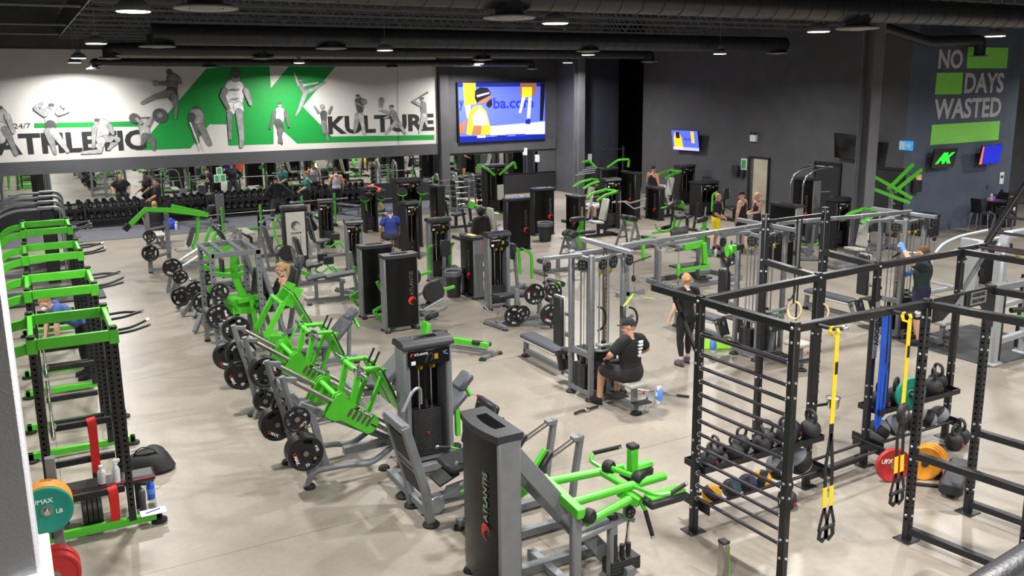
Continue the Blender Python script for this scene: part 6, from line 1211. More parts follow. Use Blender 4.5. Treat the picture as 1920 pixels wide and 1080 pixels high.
r = thing('lever_row', 'plate loaded row machine with green levers and several plates at left', 'gym machine', (3.6,20.6,0))
for y, z in ((20.2,.85),(20.9,.85)):
    part(r, 'lever_arm', MB().sweep([(3.3,y,.95),(3.9,y,.8),(4.5,y,.9)], .04, sq=(.07,.1), fil=.2), G); part(r, 'green_post', MB().beam((3.35,y,.3), (3.45,y,1.0), .08), G); part(r, 'splayed_leg', MB().beam((2.75,y,.04), (3.2,y,.55), .09), GREY); part(r, 'splayed_leg', MB().beam((2.95,y-.3,.04), (3.25,y,.5), .09), GREY); part(r, 'peg', MB().cyl((3.3,y,.5), (3.3,y-.45,.5), .024, 8), STEEL); part(r, 'peg', MB().cyl((3.05,y-.1,.75), (3.05,y-.45,.75), .024, 8), STEEL)
mb = MB(); mb.beam((3.0,20.55,.08), (4.7,20.55,.08), .1); mb.beam((3.3,20.2,.5), (3.3,20.9,.5), .08); mb.beam((3.05,20.1,.0), (3.05,20.1,.85), .08); part(r, 'base_frame', mb, GREY); mb = MB(); mb.pad((4.1,20.55,.5), (.2,0,0), (0,.2,0), (0,0,.04)); part(r, 'seat', mb, PAD); mb = MB(); mb.pad((3.75,20.55,.95), (.03,0,0), (0,.17,0), (0,0,.22)); part(r, 'chest_pad', mb, PAD)
stackp(338,519,20.9,'25',1,'the raised left peg of the green lever row',spin=2); stackp(340,556,20.75,'45',1,'the low left peg of the green lever row',spin=3.2)
stackp(367.6,546,19.75,'45',1,'the middle peg of the green lever row',spin=2); stackp(382,567,18.6,'45',1,'the near peg of the green lever row',spin=3); stackp(389,521,19.8,'25',1,'the upper near peg of the green lever row',spin=2)
part(r, 'near_post', MB().beam((3.05,18.9,0), (3.05,18.9,.9), .09), GREY); part(r, 'peg', MB().cyl((3.05,18.95,.45), (3.05,18.45,.45), .024, 8), STEEL); part(r, 'splayed_leg', MB().beam((2.75,18.6,.04), (3.05,18.9,.5), .09), GREY); part(r, 'base_tie', MB().beam((3.05,18.9,.08),(3.05,20.5,.08),.09), GREY)
r = thing('arched_stand', 'grey arched tube stand beside the pale panelled machine', 'stand', fl(512,480)); o = MB().sweep([(-.45,0,.02),(-.3,0,1.0),(-.15,0,1.15),(.15,0,1.15),(.3,0,1.0),(.45,0,.02)], .035, 10, fil=.12).build('arch_tube', GREY, r); MB().beam((-.36,0,.6), (.36,0,.6), .05).build('cross_tube', GREY, r); MB().beam((-.5,0,.05), (.5,0,.05), .08).build('base_tube', GREY, r); MB().beam((0,.3,.0), (0,.05,.6), .1).build('rear_leg', GREY, r)
# ---- olympic benches with green uprights
def oly(pl, pr, z, label, barlab, loaded=False):
    a = fl(pl[0], pl[1], z); b = fl(pr[0], pr[1], z); c = (a+b)/2; c.z = 0; rz = math.atan2(b.y-a.y, b.x-a.x)
    if abs(rz) > .2: rz = 0
    r = thing('olympic_bench', label, 'bench', c, rz, 'benches with green uprights'); hw = .62
    for s in (-1,1):
        MB().beam((s*hw,0,.05), (s*hw,.0,z), .05, .09).build('green_upright', G, r); MB().sweep([(s*hw,.12,z-.1),(s*hw,.3,z-.35),(s*hw,.35,.05)], .035, 10, fil=.2).build('rear_tube', BLK, r); MB().beam((s*hw,-.1,.05), (s*hw,.4,.05), .09).build('base_foot', BLK, r); MB().sweep([(s*hw,-.02,z-.25),(s*hw,-.12,z-.25),(s*hw,-.13,z-.17)], .012, sq=(.05,.015)).build('bar_hook', STEEL, r)
        MB().cyl((s*hw,.3,.6), (s*(hw+.25),.3,.6), .024, 8).build('storage_peg', STEEL, r)
    MB().beam((-hw,.3,.4), (hw,.3,.4), .07).build('cross_tube', BLK, r); MB().beam((-hw,.05,.45), (hw,.05,.45), .06).build('green_tie', G, r); MB().beam((0,.3,.35), (0,-1.1,.3), .08).build('bench_beam', BLK, r); MB().beam((0,-1.05,.0), (0,-1.05,.3), .08).build('leg', BLK, r)
    MB().pad((0,-.5,.46), (.15,0,0), (0,.62,0), (0,0,.035)).build('bench_pad', CREAM, r)
    R = M4.Rotation(rz, 3, 'Z'); p = c+R@V((-1.1,-.08,z-.2)); q = c+R@V((1.1,-.08,z-.2)); barbell(p, q, barlab, STEEL, CHR, 'barbells on the green benches')
    for k in range(2 if loaded else 1):
        plate(c+R@V((hw+.1+.06*k,.3,.6)), R@V((1,0,0)), '45', '45 lb plate %s on the peg of %s' % (ORD[k], label[:40]), 0, False)
oly((418,389),(484,384),1.22,'flat bench with green uprights, leftmost by the dumbbells','barbell on the leftmost green upright bench',True); oly((566,367),(626,362),1.22,'flat bench with green uprights behind pale panelled machine','barbell on the second green upright bench from left',True)
oly((697,364),(751,359),1.22,'flat bench with green uprights, third from the left','barbell on the third green upright bench from left'); oly((813,330),(862,327),1.35,'bench with tall green uprights in front of arched racks','barbell on the rightmost green upright bench',True)
# ---- arched racks of fixed barbells
def arch_rack(x, y, label):
    r = thing('barbell_rack', label, 'barbell rack', (x,y,0), 0, 'arched barbell racks')
    for s in (-.42,.42):
        MB().sweep([(s-.0,-.34,.03),(s,-.22,1.2),(s,-.12,1.5),(s,.12,1.5),(s,.22,1.2),(s,.34,.03)], .04, 10, fil=.15).build('arched_end', LGREY, r)
        for k in range(5): MB().box((s,-.3+.022*k,.35+.22*k), (.05,.12,.03), .006).build('cradle', CHR, r)
    MB().beam((-.42,.3,.15), (.42,.3,.15), .07).build('cross_tube', GREY, r)
    for k in range(5):
        t = thing('fixed_barbell', '%s fixed barbell from the bottom of %s' % (ORD[k], label), 'barbell', (x,y-.36+.022*k,.385+.22*k), 0, 'fixed barbells'); MB().cyl((-.5,0,0), (.5,0,0), .015, 8).build('shaft', CHR, t)
        for s in (-1,1): MB().lathe([(0,-.07),(.09,-.07),(.1,-.05),(.1,.05),(.09,.07),(0,.07)], (s*.57,0,0), (1,0,0), 14).build('end_weight', RUB, t)
for k, (px, py) in enumerate(((852,398),(884,402))):
    p = fl(px, py); arch_rack(p.x, p.y+.75, ['left arched barbell rack under the back wall mirror','right arched barbell rack under the back wall mirror'][k])
# ---- grey functional trainers at far left
for k, (px, py) in enumerate(((62,388),(62,377),(64,367),(66,358))):
    p = fl(px, py, 2.05); r = thing('functional_trainer', 'grey arch topped cable trainer at far left, %s from the viewer' % ORD[k], 'cable machine', (p.x,p.y,0), 0, 'arch topped trainers')
    MB().sweep([(.1,0,2.0),(.55,0,2.0),(.68,0,1.85),(.72,0,.05)], .05, sq=(.3,.07), fil=.15).build('top_plate', GREY, r); MB().sweep([(.1,0,1.98),(-.5,0,1.98),(-.95,0,1.75),(-1.1,0,1.1),(-1.1,0,.05)], .04, 10, fil=.4).build('arched_arm', LGREY, r)
    MB().box((.3,.0,1.0), (.3,.25,1.9), .02).build('weight_housing', BLK, r); MB().cyl((.6,-.1,.1), (.6,-.1,1.9), .014, 8).build('guide_rod', CHR, r); MB().cyl((.66,-.1,.1), (.66,-.1,1.9), .014, 8).build('guide_rod', CHR, r); MB().beam((-1.2,0,.05), (.8,0,.05), .12).build('base', GREY, r)
    MB().prism([(-.05,-.02),(.06,.02),(.05,.05),(-.06,0)], (.4,-.16,1.96), (1,0,0), (0,0,1), .01).build('cut_mark', BLK, r)
t = thing('cable_tower', 'tall black cable tower with white vertical letters at far left', 'cable machine', (-1.6,30.5,0)); MB().box((0,0,1.2), (.4,.3,2.4), .03).build('housing', BLK, t); letter('ATLANTIS', .22, WHITE, t, frame((0,.16,1.6), (0,0,1), (1,0,0))); MB().box((0,0,.03), (.8,.8,.06), .01).build('base', BLK, t)
# ------------------------------------------------------------------ dumbbell racks along the mirror wall
DBM = mat('dumbbell_black', (30,30,32), .22, coat=.5)
def dbmesh(r, L):
    mb = MB()
    for s in (-1,1): mb.lathe([(0,-.5),(r*.75,-.5),(r,-.32),(r,.32),(r*.75,.5),(0,.5)], (0,s*L*.36,0), (0,s,0), 14)
    for i in range(len(mb.v)):
        v = mb.v[i]; s = 1 if v.y > 0 else -1; c = s*L*.36; mb.v[i] = V((v.x, c+(v.y-c)*L*.3, v.z))
    mb.cyl((0,-L*.3,0), (0,L*.3,0), .016, 8); return mb.mesh('dumbbell', DBM)
DBL = [dbmesh(.1, .34), dbmesh(.085, .3), dbmesh(.065, .24)]; DBH = MB().lathe([(0,-.002),(.025,-.002),(.025,.002),(0,.002)], n=12).mesh('chrome_end', CHR)
SECT = [(.55,1.8,'leftmost'),(1.9,3.75,'second'),(4.45,6.1,'third'),(6.5,8.8,'fourth'),(8.95,10.35,'fifth'),(10.5,12.9,'rightmost')]
for si, (x0, x1, nm) in enumerate(SECT):
    r = thing('dumbbell_rack', '%s black dumbbell rack section under the mirror' % nm, 'dumbbell rack', ((x0+x1)/2,35.6,0), 0, 'dumbbell racks'); w = (x1-x0)/2
    for s in (-1,1):
        MB().beam((s*(w-.03),.28,.02), (s*(w-.03),.32,.95), .07).build('end_post', BLK, r); MB().beam((s*(w-.03),-.35,.03), (s*(w-.03),.35,.03), .07).build('base_foot', BLK, r); MB().box((s*(w-.03),-.1,.5), (.02,.45,.7), .01).build('side_plate', BLK, r)
    for z in (.34,.76):
        MB().hexa((0,.0,z), (w,0,0), (0,.2,.06), V((0,-.012,.04))*.3).build('tray', BLK, r); MB().box((0,-.2,z-.03), (2*w,.02,.08)).build('front_rail', BLK, r)
    n = int((x1-x0-.1)/.235)
    for tier, z in (('upper',.76),('lower',.34)):
        for k in range(n):
            kind = 2 if (tier == 'upper' and si in (0,2) and k < 3) else (1 if tier == 'upper' else 0); rr_ = (.1,.085,.065)[kind]
            o = bpy.data.objects.new('dumbbell', DBL[kind]); COL.objects.link(o); o.location = (x0+.12+(x1-x0-.24)*(k/max(1,n-1)), 35.6-.02, z+.03+rr_); o.rotation_euler = (.29,0,0)
            tag(o, 'black dumbbell, %s from left on %s tier of the %s rack' % (ORD[k], tier, nm), 'dumbbell', 'dumbbells on the racks')
            c = bpy.data.objects.new('chrome_end', DBH); COL.objects.link(c); c.parent = o; c.matrix_basis = XF((0,-(.34,.3,.24)[kind]*.512,0), 0, PI/2)
def bench(label, p, rz, m, incl=0):
    r = thing('flat_bench', label, 'bench', p, rz, 'free weight benches'); MB().pad((0,.25,.44), (.14,0,0), (0,.42,0), (0,0,.035)).build('bench_pad', m, r)
    if incl: MB().pad((0,-.42,.62), (.14,0,0), (0,.3*-1,.24), (0,.03,.035)).build('backrest', m, r)
    else: MB().pad((0,-.42,.44), (.14,0,0), (0,.22,0), (0,0,.035)).build('bench_pad', m, r)
    MB().beam((0,-.6,.3), (0,.6,.3), .06).build('spine', GREY, r)
    for y in (-.55,.55): MB().beam((0,y,.03), (0,y,.4), .06).build('leg', GREY, r); MB().beam((-.25,y,.03), (.25,y,.03), .06).build('foot', GREY, r)
b0 = fl(139,452); bench('dark flat bench on the matting at far left', b0, 0, PADG)
bench('dark adjustable bench on the matting right of the seated man', fl(383,425), .3, PADG, 1); bench('pale bench under the seated man in black', fl(300,462), 0, CREAM)
bench('dark flat bench by the dumbbells near the teal shirt man', fl(655,405), .4, PADG)
t = thing('weight_stand', 'black upright stand of small weights before the dumbbell racks', 'stand', fl(305,425)); MB().beam((0,0,0), (0,0,1.15), .1).build('post', BLK, t)
for k in range(5):
    for s in (-1,1): MB().lathe([(0,-.06),(.11,-.06),(.11,.06),(0,.06)], (s*.17,0,.25+.2*k), (0,1,0), 16).build('weight_disc', DBM, t)
t = thing('weight_stand', 'grey upright stand of small weights beside the wide dumbbell rack', 'stand', fl(415,418)); MB().beam((0,0,0), (0,0,1.1), .3, .06).build('post', GREY, t); MB().box((0,0,.03), (.5,.4,.06), .01).build('base', BLK, t)
# ------------------------------------------------------------------ bottles, bags, bins and other loose things
CLR = mat('clear_plastic', (225,232,240), .1, trans=.75, alpha=.7); BPL = mat('blue_plastic', (30,100,215), .3); SPL = mat('milky_plastic', (215,220,222), .3); GPL = mat('green_plastic', (90,180,90), .35, trans=.3); NVB = mat('deep_blue_plastic', (30,45,150), .3); CLOTH = mat('blue_cloth', (95,145,235), .8); BAGM = mat('black_nylon', (26,26,28), .6, bump=.3)
def bottle(label, p, m, capm, h=.24, r=.038, spray=False, band=None):
    t = thing('spray_bottle' if spray else 'water_bottle', label, 'bottle', p)
    MB().lathe([(0,0),(r*.92,0),(r,.01),(r,h*.62),(r*.75,h*.74),(r*.4,h*.82),(r*.36,h*.88)], n=18).build('body', m, t)
    if spray:
        MB().lathe([(r*.45,h*.85),(r*.45,h*.95),(r*.3,h*.97)], n=12).build('collar', capm, t); MB().beam((-.02,0,h*1.02), (.055,0,h*1.05), .024, .04).build('trigger_head', capm, t); MB().sweep([(.03,0,h*1.02),(.035,0,h*.93),(.025,0,h*.88)], .006, 6).build('trigger', capm, t)
    else: MB().lathe([(r*.5,h*.86),(r*.55,h*.88),(r*.55,h),(0,h)], n=14).build('cap', capm, t)
    if band: MB().lathe([(r*1.02,h*.25),(r*1.02,h*.5)], n=18).build('label_band', band, t)
    return t
bottle('blue shaker bottle on the floor at the nearest rack foot', fl(284,933), BPL, BPL, .26, .048, band=CLOTH)
z1 = .52
bottle('milky shaker bottle standing on the bench in the nearest rack', V((.42,10.72,.46)), SPL, WHITE, .22, .045); bottle('white spray bottle standing on the bench in the nearest rack', V((.57,10.68,.46)), SPL, WHITE, .25, .045, True)
bottle('clear water bottle on the floor behind the pulldown seat', fl(1213,772), CLR, BPL, .24, .034); t = bottle('spray bottle wrapped in blue cloth on the floor by the long bar', fl(1233,757), SPL, WHITE, .26, .045, True)
MB().lathe([(.05,.06),(.065,.1),(.06,.2),(.045,.24),(.03,.22)], (0,0,0), (.15,0,1), 12).build('blue_cloth', CLOTH, t)
t = bottle('spray bottle wrapped in blue cloth at the middle cable station', fl(1338,660), SPL, REDS, .26, .045, True); MB().lathe([(.05,.06),(.068,.1),(.06,.2),(.045,.24),(.03,.22)], (0,0,0), (-.15,0,1), 12).build('blue_cloth', CLOTH, t)
bottle('green drink bottle on the floor by the yellow shorts man', fl(1331,481), GPL, CLOTH, .25, .06); bottle('white spray bottle with pink head by the yellow shorts man', fl(1342,481), SPL, REDS, .28, .05, True); bottle('tall dark blue bottle beside the black bag on the floor', fl(1371,471), NVB, NVB, .32, .045)
bottle('white spray bottle on the floor by the seated man in black', fl(331,432), SPL, WHITE, .3, .05, True); bottle('white spray bottle under the far overhead arm press', fl(350,472), SPL, WHITE, .3, .05, True); bottle('white spray bottle on the stand left of the far racks', V((.9,30.2,.0)), SPL, WHITE, .3, .05, True)
def bag(label, p, s, m, rz=0):
    t = thing('gym_bag', label, 'bag', p, rz); mb = MB(); n = 16
    prof = [(0,0),(.9,.0),(1,.15),(.95,.55),(.7,.85),(.35,1.0),(0,1.02)]
    mb.lathe([(a*.5, b) for a, b in prof], n=n)
    mb.v = [V((v.x*s[0]*(1+.12*math.sin(5*v.z+3*v.x)), v.y*s[1]*(1+.1*math.sin(7*v.x)), v.z*s[2]*(1+.1*math.sin(6*v.x+4*v.y)))) for v in mb.v]; mb.build('bag_body', m, t)
    MB().sweep([(-s[0]*.3,-s[1]*.2,s[2]*.7),(-s[0]*.15,-s[1]*.25,s[2]*1.2),(s[0]*.15,-s[1]*.25,s[2]*1.2),(s[0]*.3,-s[1]*.2,s[2]*.7)], .012, sq=(.03,.01), fil=.08).build('handle', BAGM, t); MB().sweep([(-s[0]*.4,0,s[2]*.84),(0,0,s[2]*1.03),(s[0]*.4,0,s[2]*.84)], .006, 6).build('zip', SILV, t)
    return t
bag('black nylon gym bag on the floor beside the nearest rack', fl(283,880), (.6,.45,.3), BAGM, -.5); bag('small black bag on the floor beside the yellow shorts man', fl(1356,482), (.4,.3,.2), BAGM); bag('blue gym bag on the matting beside the seated man', fl(318,430), (.6,.4,.38), mat('blue_nylon', (30,60,190), .6)); bag('dark bag hung low at the edge of the middle cable station', fl(1382,474), (.35,.3,.3), BAGM)
def strap(label, x, y, z0, z1):
    t = thing('lifting_strap', label, 'strap', (x,y,z1)); part(t, 'red_webbing', MB().sweep([(x,y-.05,z0),(x+.01,y-.06,z1-.05),(x,y-.05,z1+.02),(x,y+.05,z1+.02),(x+.01,y+.06,z1-.25)], .01, sq=(.1,.008), fil=.03), REDS); part(t, 'black_end', MB().box((x,y-.05,z0-.03), (.1,.02,.07), .005), RUB)
strap('red lifting strap hanging over the nearest spotter arm', .5, RY[0]+.05, .12, .5); strap('red lifting strap hanging over the far spotter arm of nearest rack', .4, RY[0]+1.15, .3, .98)
t = thing('padded_bench', 'dark bench with red piping lying across inside the nearest rack', 'bench', (.3,11.0,0)); MB().pad((.15,-.15,.4), (.55,0,0), (0,.14,0), (0,0,.045)).build('bench_pad', PAD, t)
for y in (-.29,-.01): MB().beam((-.4,y,.42), (.7,y,.42), .012).build('red_piping', REDS, t)
for x in (-.3,.5): MB().beam((x,-.15,0), (x,-.15,.36), .07).build('leg', RUB, t)
for k in range(4): plate((.2+.052*k,10.62,.226), (1,0,0), '45', '45 lb plate standing on the floor in nearest rack, %s from left' % ORD[k], 0, False)
t = thing('notebook', 'white open paper with blue pen on the nearest green rack foot', 'paper', (.9,10.33,.135)); MB().box((0,.02,.004), (.28,.16,.008), .002).build('pages', WHITE, t); MB().cyl((-.08,0,.014), (.08,.05,.014), .006, 8).build('blue_pen', NVB, t)
t = thing('roller_attachment', 'dark round ended bar standing inside the nearest rack foot', 'attachment', (.82,10.6,0)); MB().lathe([(0,0),(.07,0),(.075,.02),(.06,.05),(.035,.07),(.04,.3),(.03,.32),(0,.32)], n=16).build('body', PADG, t); MB().lathe([(0,.32),(.02,.32),(.02,.34),(0,.34)], n=10).build('end_cap', CHR, t)
t = thing('cable_attachment', 'short black double grip handle lying on the floor', 'cable handle', fl(1100,772)); MB().sweep([(-.24,-.03,.03),(-.12,.0,.035),(0,0,.03),(.12,.02,.035),(.24,.05,.03)], .02, 10).build('rubber_grip', RUB, t); MB().lathe([(.025,-.04),(.035,-.02),(.035,.02),(.025,.04)], (0,0,.035), (1,.1,0), 10).build('chrome_sleeve', CHR, t)
a, b = fl(1192,733), fl(1292,747); t = thing('lat_bar', 'long chrome lat bar with black grips lying on the floor', 'cable bar', (a+b)/2); d = (b-a).normalized(); part(t, 'shaft', MB().cyl(a+V((0,0,.03)), b+V((0,0,.03)), .014, 10), CHR); part(t, 'grip', MB().cyl(b-d*.2+V((0,0,.03)), b+V((0,0,.03)), .02, 10), RUB)
p = fl(880,668); t = thing('ab_machine', 'small low green ab device on the floor right of front tower', 'gym machine', p)
MB().box((-.5,.9,.35), (.08,.3,.35), .01, ry=.2).build('green_plate', G, t); MB().beam((-.45,.85,.25), (.3,-.2,.22), .1).build('green_beam', G, t); MB().beam((-.1,.4,.1), (.35,-.3,.1), .07).build('base_tube', GREY, t); MB().beam((.1,-.35,.04), (.55,-.15,.04), .06).build('base_tube', GREY, t); MB().beam((-.4,.5,.04), (0,.7,.04), .06).build('base_tube', GREY, t); MB().cyl((.05,-.05,.28), (.4,-.1,.2), .045, 12).build('grip', RUB, t); MB().cyl((-.4,.75,.35), (-.2,.55,.35), .05, 12).build('grip', RUB, t)
for x, y in ((.1,-.35),(.55,-.15),(-.4,.5)): MB().lathe([(.05,.05),(.07,.02),(.07,0)], (x,y,0), n=12).build('rubber_foot', RUB, t)
def bin_(label, p, r, h, m, liner=True, sq=False):
    t = thing('waste_bin', label, 'bin', p)
    if sq: MB().box((0,0,h/2), (r*2,r*2,h), .03).build('body', m, t); MB().box((0,0,h+.03), (r*2.1,r*2.1,.12), .03).build('lid', m, t)
    else:
        MB().lathe([(0,0),(r*.8,0),(r,h),(r*.95,h),(r*.76,.03),(0,.03)], n=20).build('body', m, t)
        if liner: MB().lathe([(r*.92,h-.08),(r*.96,h+.02),(r*1.06,h+.03),(r*1.07,h-.06),(r*1.04,h-.1)], n=20).build('bag_liner', CLR, t)
    return t
bin_('black waste bin with clear liner right of the panel pair', fl(851,556), .2, .62, PLA); bin_('black waste bin with clear liner behind the split black pads', fl(1022,452), .24, .6, PLA)
t = bin_('dark brown square bin with white label against slate wall', V((29.6,18.3,0)), .32, 1.0, mat('dark_brown_laminate', (44,34,36), .4), sq=True); MB().box((.05,-.325,.55), (.22,.01,.28)).build('white_label', WHITE, t)
bin_('low black bin at the foot of slate wall behind cables', V((25.7,18.4,0)), .28, .65, PLA, False, True)
# bar table, stools
t = thing('bar_table', 'round dark bar table against the slate wall', 'table', (28.3,17.9,0)); MB().lathe([(0,1.02),(.42,1.02),(.44,1.035),(.42,1.05),(0,1.05)], n=28).build('table_top', mat('dark_laminate', (58,56,58), .3), t); MB().cyl((0,0,.1), (0,0,1.02), .045, 14).build('column', BLK, t)
for k in range(4): a = PI/4+k*H2; MB().sweep([(0,0,.14),(.25*math.cos(a),.25*math.sin(a),.12),(.42*math.cos(a),.42*math.sin(a),.02)], .022, 8).build('leg', BLK, t)
t2 = thing('tissue_box', 'pale and purple tissue box on the bar table', 'tissue box', (28.15,17.85,1.05)); MB().box((-.06,0,.06), (.14,.12,.12), .005).build('carton', mat('tissue_pink', (200,170,180), .6), t2); MB().box((.08,0,.07), (.14,.12,.14), .005).build('carton', mat('tissue_purple', (150,70,190), .6), t2); MB().lathe([(.01,.12),(.05,.16),(.03,.2),(0,.24)], n=8).build('tissue', WHITE, t2)
def stool(label, x, y, rz):
    t = thing('bar_stool', label, 'stool', (x,y,0), rz, 'black and chrome bar stools'); MB().pad((0,0,.76), (.2,0,0), (0,.19,0), (0,0,.02)).build('seat', BLK, t); MB().pad((0,-.2,1.0), (.19,0,0), (0,-.05,.22), (0,.012,.003)).build('backrest', BLK, t)
    for sx in (-1,1):
        for sy in (-1,1): MB().cyl((sx*.17,sy*.16,.75), (sx*.22,sy*.22,0), .012, 8).build('leg', CHR, t)
    MB().sweep([(-.2,-.2,.3),(.2,-.2,.3),(.2,.2,.3),(-.2,.2,.3),(-.2,-.2,.3)], .01, 8).build('foot_rail', CHR, t)
stool('black seated chrome bar stool left of the bar table', 27.2,17.6,-H2); stool('black seated chrome bar stool right of the bar table', 29.0,18.1,H2)
# platform, mats, far right machines
t = thing('lifting_platform', 'wood and rubber lifting platform beyond the green racks', 'platform', (.35,23.9,0)); MB().box((0,0,.02), (2.2,1.6,.04), .004).build('rubber_deck', RUB, t); MB().box((0,0,.044), (1.5,.5,.012)).build('wood_strip', WOOD, t)
t = thing('lifting_platform', 'pale wood platform on the matting under the far mirror', 'platform', (17.6,34.0,0)); MB().box((0,0,.03), (2.6,1.2,.06), .004).build('wood_strip', WOOD, t)
o = MB().box((15.7,9.9,.008), (2.3,1.9,.016), .004).build('floor_mat', mat('dark_carpet', (58,58,60), .9, var=.3, scale=60, bump=.4)); tag(o, 'dark carpeted mat on the floor right of the rig', 'mat')
p = fl(1838,592); t = thing('dumbbell', 'small dark dumbbell alone on the floor beyond the rig', 'dumbbell', p)
for s in (-1,1): MB().lathe([(0,-.05),(.07,-.05),(.08,-.03),(.08,.03),(.07,.05),(0,.05)], (s*.09,0,.08), (1,0,0), 10).build('end_weight', RUB, t)
MB().cyl((-.08,0,.08), (.08,0,.08), .015, 8).build('handle', CHR, t)
LMG = mat('pale_grey_frame', (168,172,176), .4, .2)
p = fl(1862,690); t = thing('functional_trainer', 'tall pale grey cable trainer at the right edge', 'cable machine', p+V((.15,.15,0)))
for dx, dy in ((0,0),(1.15,.1)):
    MB().box((dx,dy,1.1), (.2,.18,2.2), .04).build('column', LMG, t); MB().box((dx,dy,.03), (.3,.3,.06), .02).build('foot', LMG, t); MB().box((dx+.14,dy+.1,.75), (.12,.3,1.4), .01).build('weight_stack', STACK, t)
MB().sweep([(0,0,2.15),(.1,.02,2.32),(1.05,.08,2.32),(1.15,.1,2.15)], .07, sq=(.16,.12), fil=.15).build('top_arch', LMG, t); MB().beam((0,.0,.4), (1.15,.1,.4), .1).build('low_tie', LMG, t); MB().beam((0,.1,1.0), (1.15,.2,1.0), .08).build('mid_tie', LMG, t)
for z in (.9,1.5): MB().beam((.1,-.1,z), (.45,-.2,z-.05), .1, .06).build('green_carriage', G, t)
MB().cyl((.2,-.15,1.0), (.55,-.25,1.0), .05, 12).build('roller_pad', PAD, t); pulley_w = MB().lathe([(.02,-.02),(.07,-.02),(.07,.02),(.02,.02)], (.3,-.12,2.0), (0,1,0), 14).build('gold_pulley', GOLD, t)
p = fl(1793,562); t = thing('tube_machine', 'machine with big pale grey arched tube rails at right', 'gym machine', p); 
for dy in (0,.7): MB().sweep([(-.05,dy,.05),(-.05,dy,.8),(.25,dy,1.15),(.9,dy,1.3),(2.0,dy,1.35)], .04, 12, fil=.3).build('arched_rail', LMG, t); MB().beam((-.2,dy,.05), (1.9,dy,.05), .08).build('base_rail', LMG, t)
MB().box((.9,.35,.65), (.12,.5,1.3), .02).build('panel', LMG, t); MB().beam((-.05,0,.3), (-.05,.7,.3), .06).build('cross_rail', LMG, t); MB().box((1.6,.35,.6), (.1,.5,1.0), .02).build('dark_panel', BLK, t); MB().cyl((1.0,.1,.5), (1.0,.6,.5), .12, 14).build('dark_wheel', RUB, t)
p = fl(1850,470); t = thing('treadmill', 'dark low machine with handles by the table at right', 'gym machine', p); MB().box((0,0,.12), (1.5,.7,.18), .04).build('deck', RUB, t); MB().sweep([(.5,-.3,.2),(.7,-.3,1.0),(.4,-.3,1.1)], .03, 8, fil=.1).build('side_handle', PADG, t); MB().sweep([(.5,.3,.2),(.7,.3,1.0),(.4,.3,1.1)], .03, 8, fil=.1).build('side_handle', PADG, t); MB().box((.72,0,1.1), (.08,.6,.2), .03).build('console', BLK, t)
o = MB().box((0,0,.1), (.55,.04,.2), .012).build('exercise_mat', LIME); o.location = fl(1345,655); o.rotation_euler = (-.5,0,-.5); tag(o, 'lime green folded board leaning at the middle cable station', 'mat')

# green pulley head and rope on the middle cable station
q = onY(1366,470,11.3); t = thing('rope_handle', 'black rope handle hanging from the green pulley head at middle', 'cable handle', q)
MB().lathe([(.02,-.03),(.11,-.03),(.09,0),(.11,.03),(.02,.03)], (0,0,0), (1,-.4,0), 18).build('green_pulley', G, t); MB().box((.1,.02,.02), (.16,.1,.14), .02).build('green_bracket', G, t); MB().box((.22,.03,.04), (.1,.12,.1), .01).build('slide_block', RUB, t)
MB().lathe([(.0,-.02),(.09,-.02),(.09,.02),(0,.02)], (-.02,-.02,-.2), (.5,-1,0), 16).build('black_disc', RUB, t)
for s in (-1,1): MB().sweep([(0,0,-.3),(s*.05,0,-.4),(s*.06,0,-.72)], .014, 8, fil=.05).build('rope', RUB, t); MB().ball((s*.06,0,-.74), .028).build('rope_end', RUB, t)
# ------------------------------------------------------------------ people
SKIN = {}
def skinm(rgb):
    if rgb not in SKIN: SKIN[rgb] = mat('skin_%d' % len(SKIN), rgb, .5, var=.05)
    return SKIN[rgb]
CL = {}
def cloth(rgb):
    if rgb not in CL: CL[rgb] = mat('cloth_%d' % len(CL), rgb, .85, var=.12, scale=20, bump=.2)
    return CL[rgb]
EYEM = mat('eye_dark', (30,26,24), .2); LIPM = mat('lip', (150,90,85), .5)
def fuse(mb, name, m, parent, vox, sm=4, label=None):
    """one continuous skin over the overlapping volumes"""
    me = bpy.data.meshes.new(name); me.from_pydata([tuple(p) for p in mb.v], [], mb.f)
    o = bpy.data.objects.new(name, me); COL.objects.link(o)
    r = o.modifiers.new('r', 'REMESH'); r.mode = 'VOXEL'; r.voxel_size = vox
    s = o.modifiers.new('s', 'SMOOTH'); s.factor = .5; s.iterations = sm
    dg = bpy.context.evaluated_depsgraph_get(); dg.update(); nm = bpy.data.meshes.new_from_object(o.evaluated_get(dg))
    o.modifiers.clear(); o.data = nm; bpy.data.meshes.remove(me); nm.name = name; nm.materials.clear(); nm.materials.append(m); nm.shade_smooth()
    o.parent = parent
    if label: o['label'] = label
    return o
def limb(mb, pts, rad, n=12):
    P = [V(p) for p in pts]; Q = []; R = []
    for i in range(len(P)-1):
        for k in range(5):
            t = k/5; Q.append(P[i].lerp(P[i+1], t)); R.append(rad[i]+(rad[i+1]-rad[i])*t)
    Q.append(P[-1]); R.append(rad[-1]); mb.sweep(Q, R, n)
    for p, r in zip(P, rad): mb.ball(p, r*.99, 12, 8)
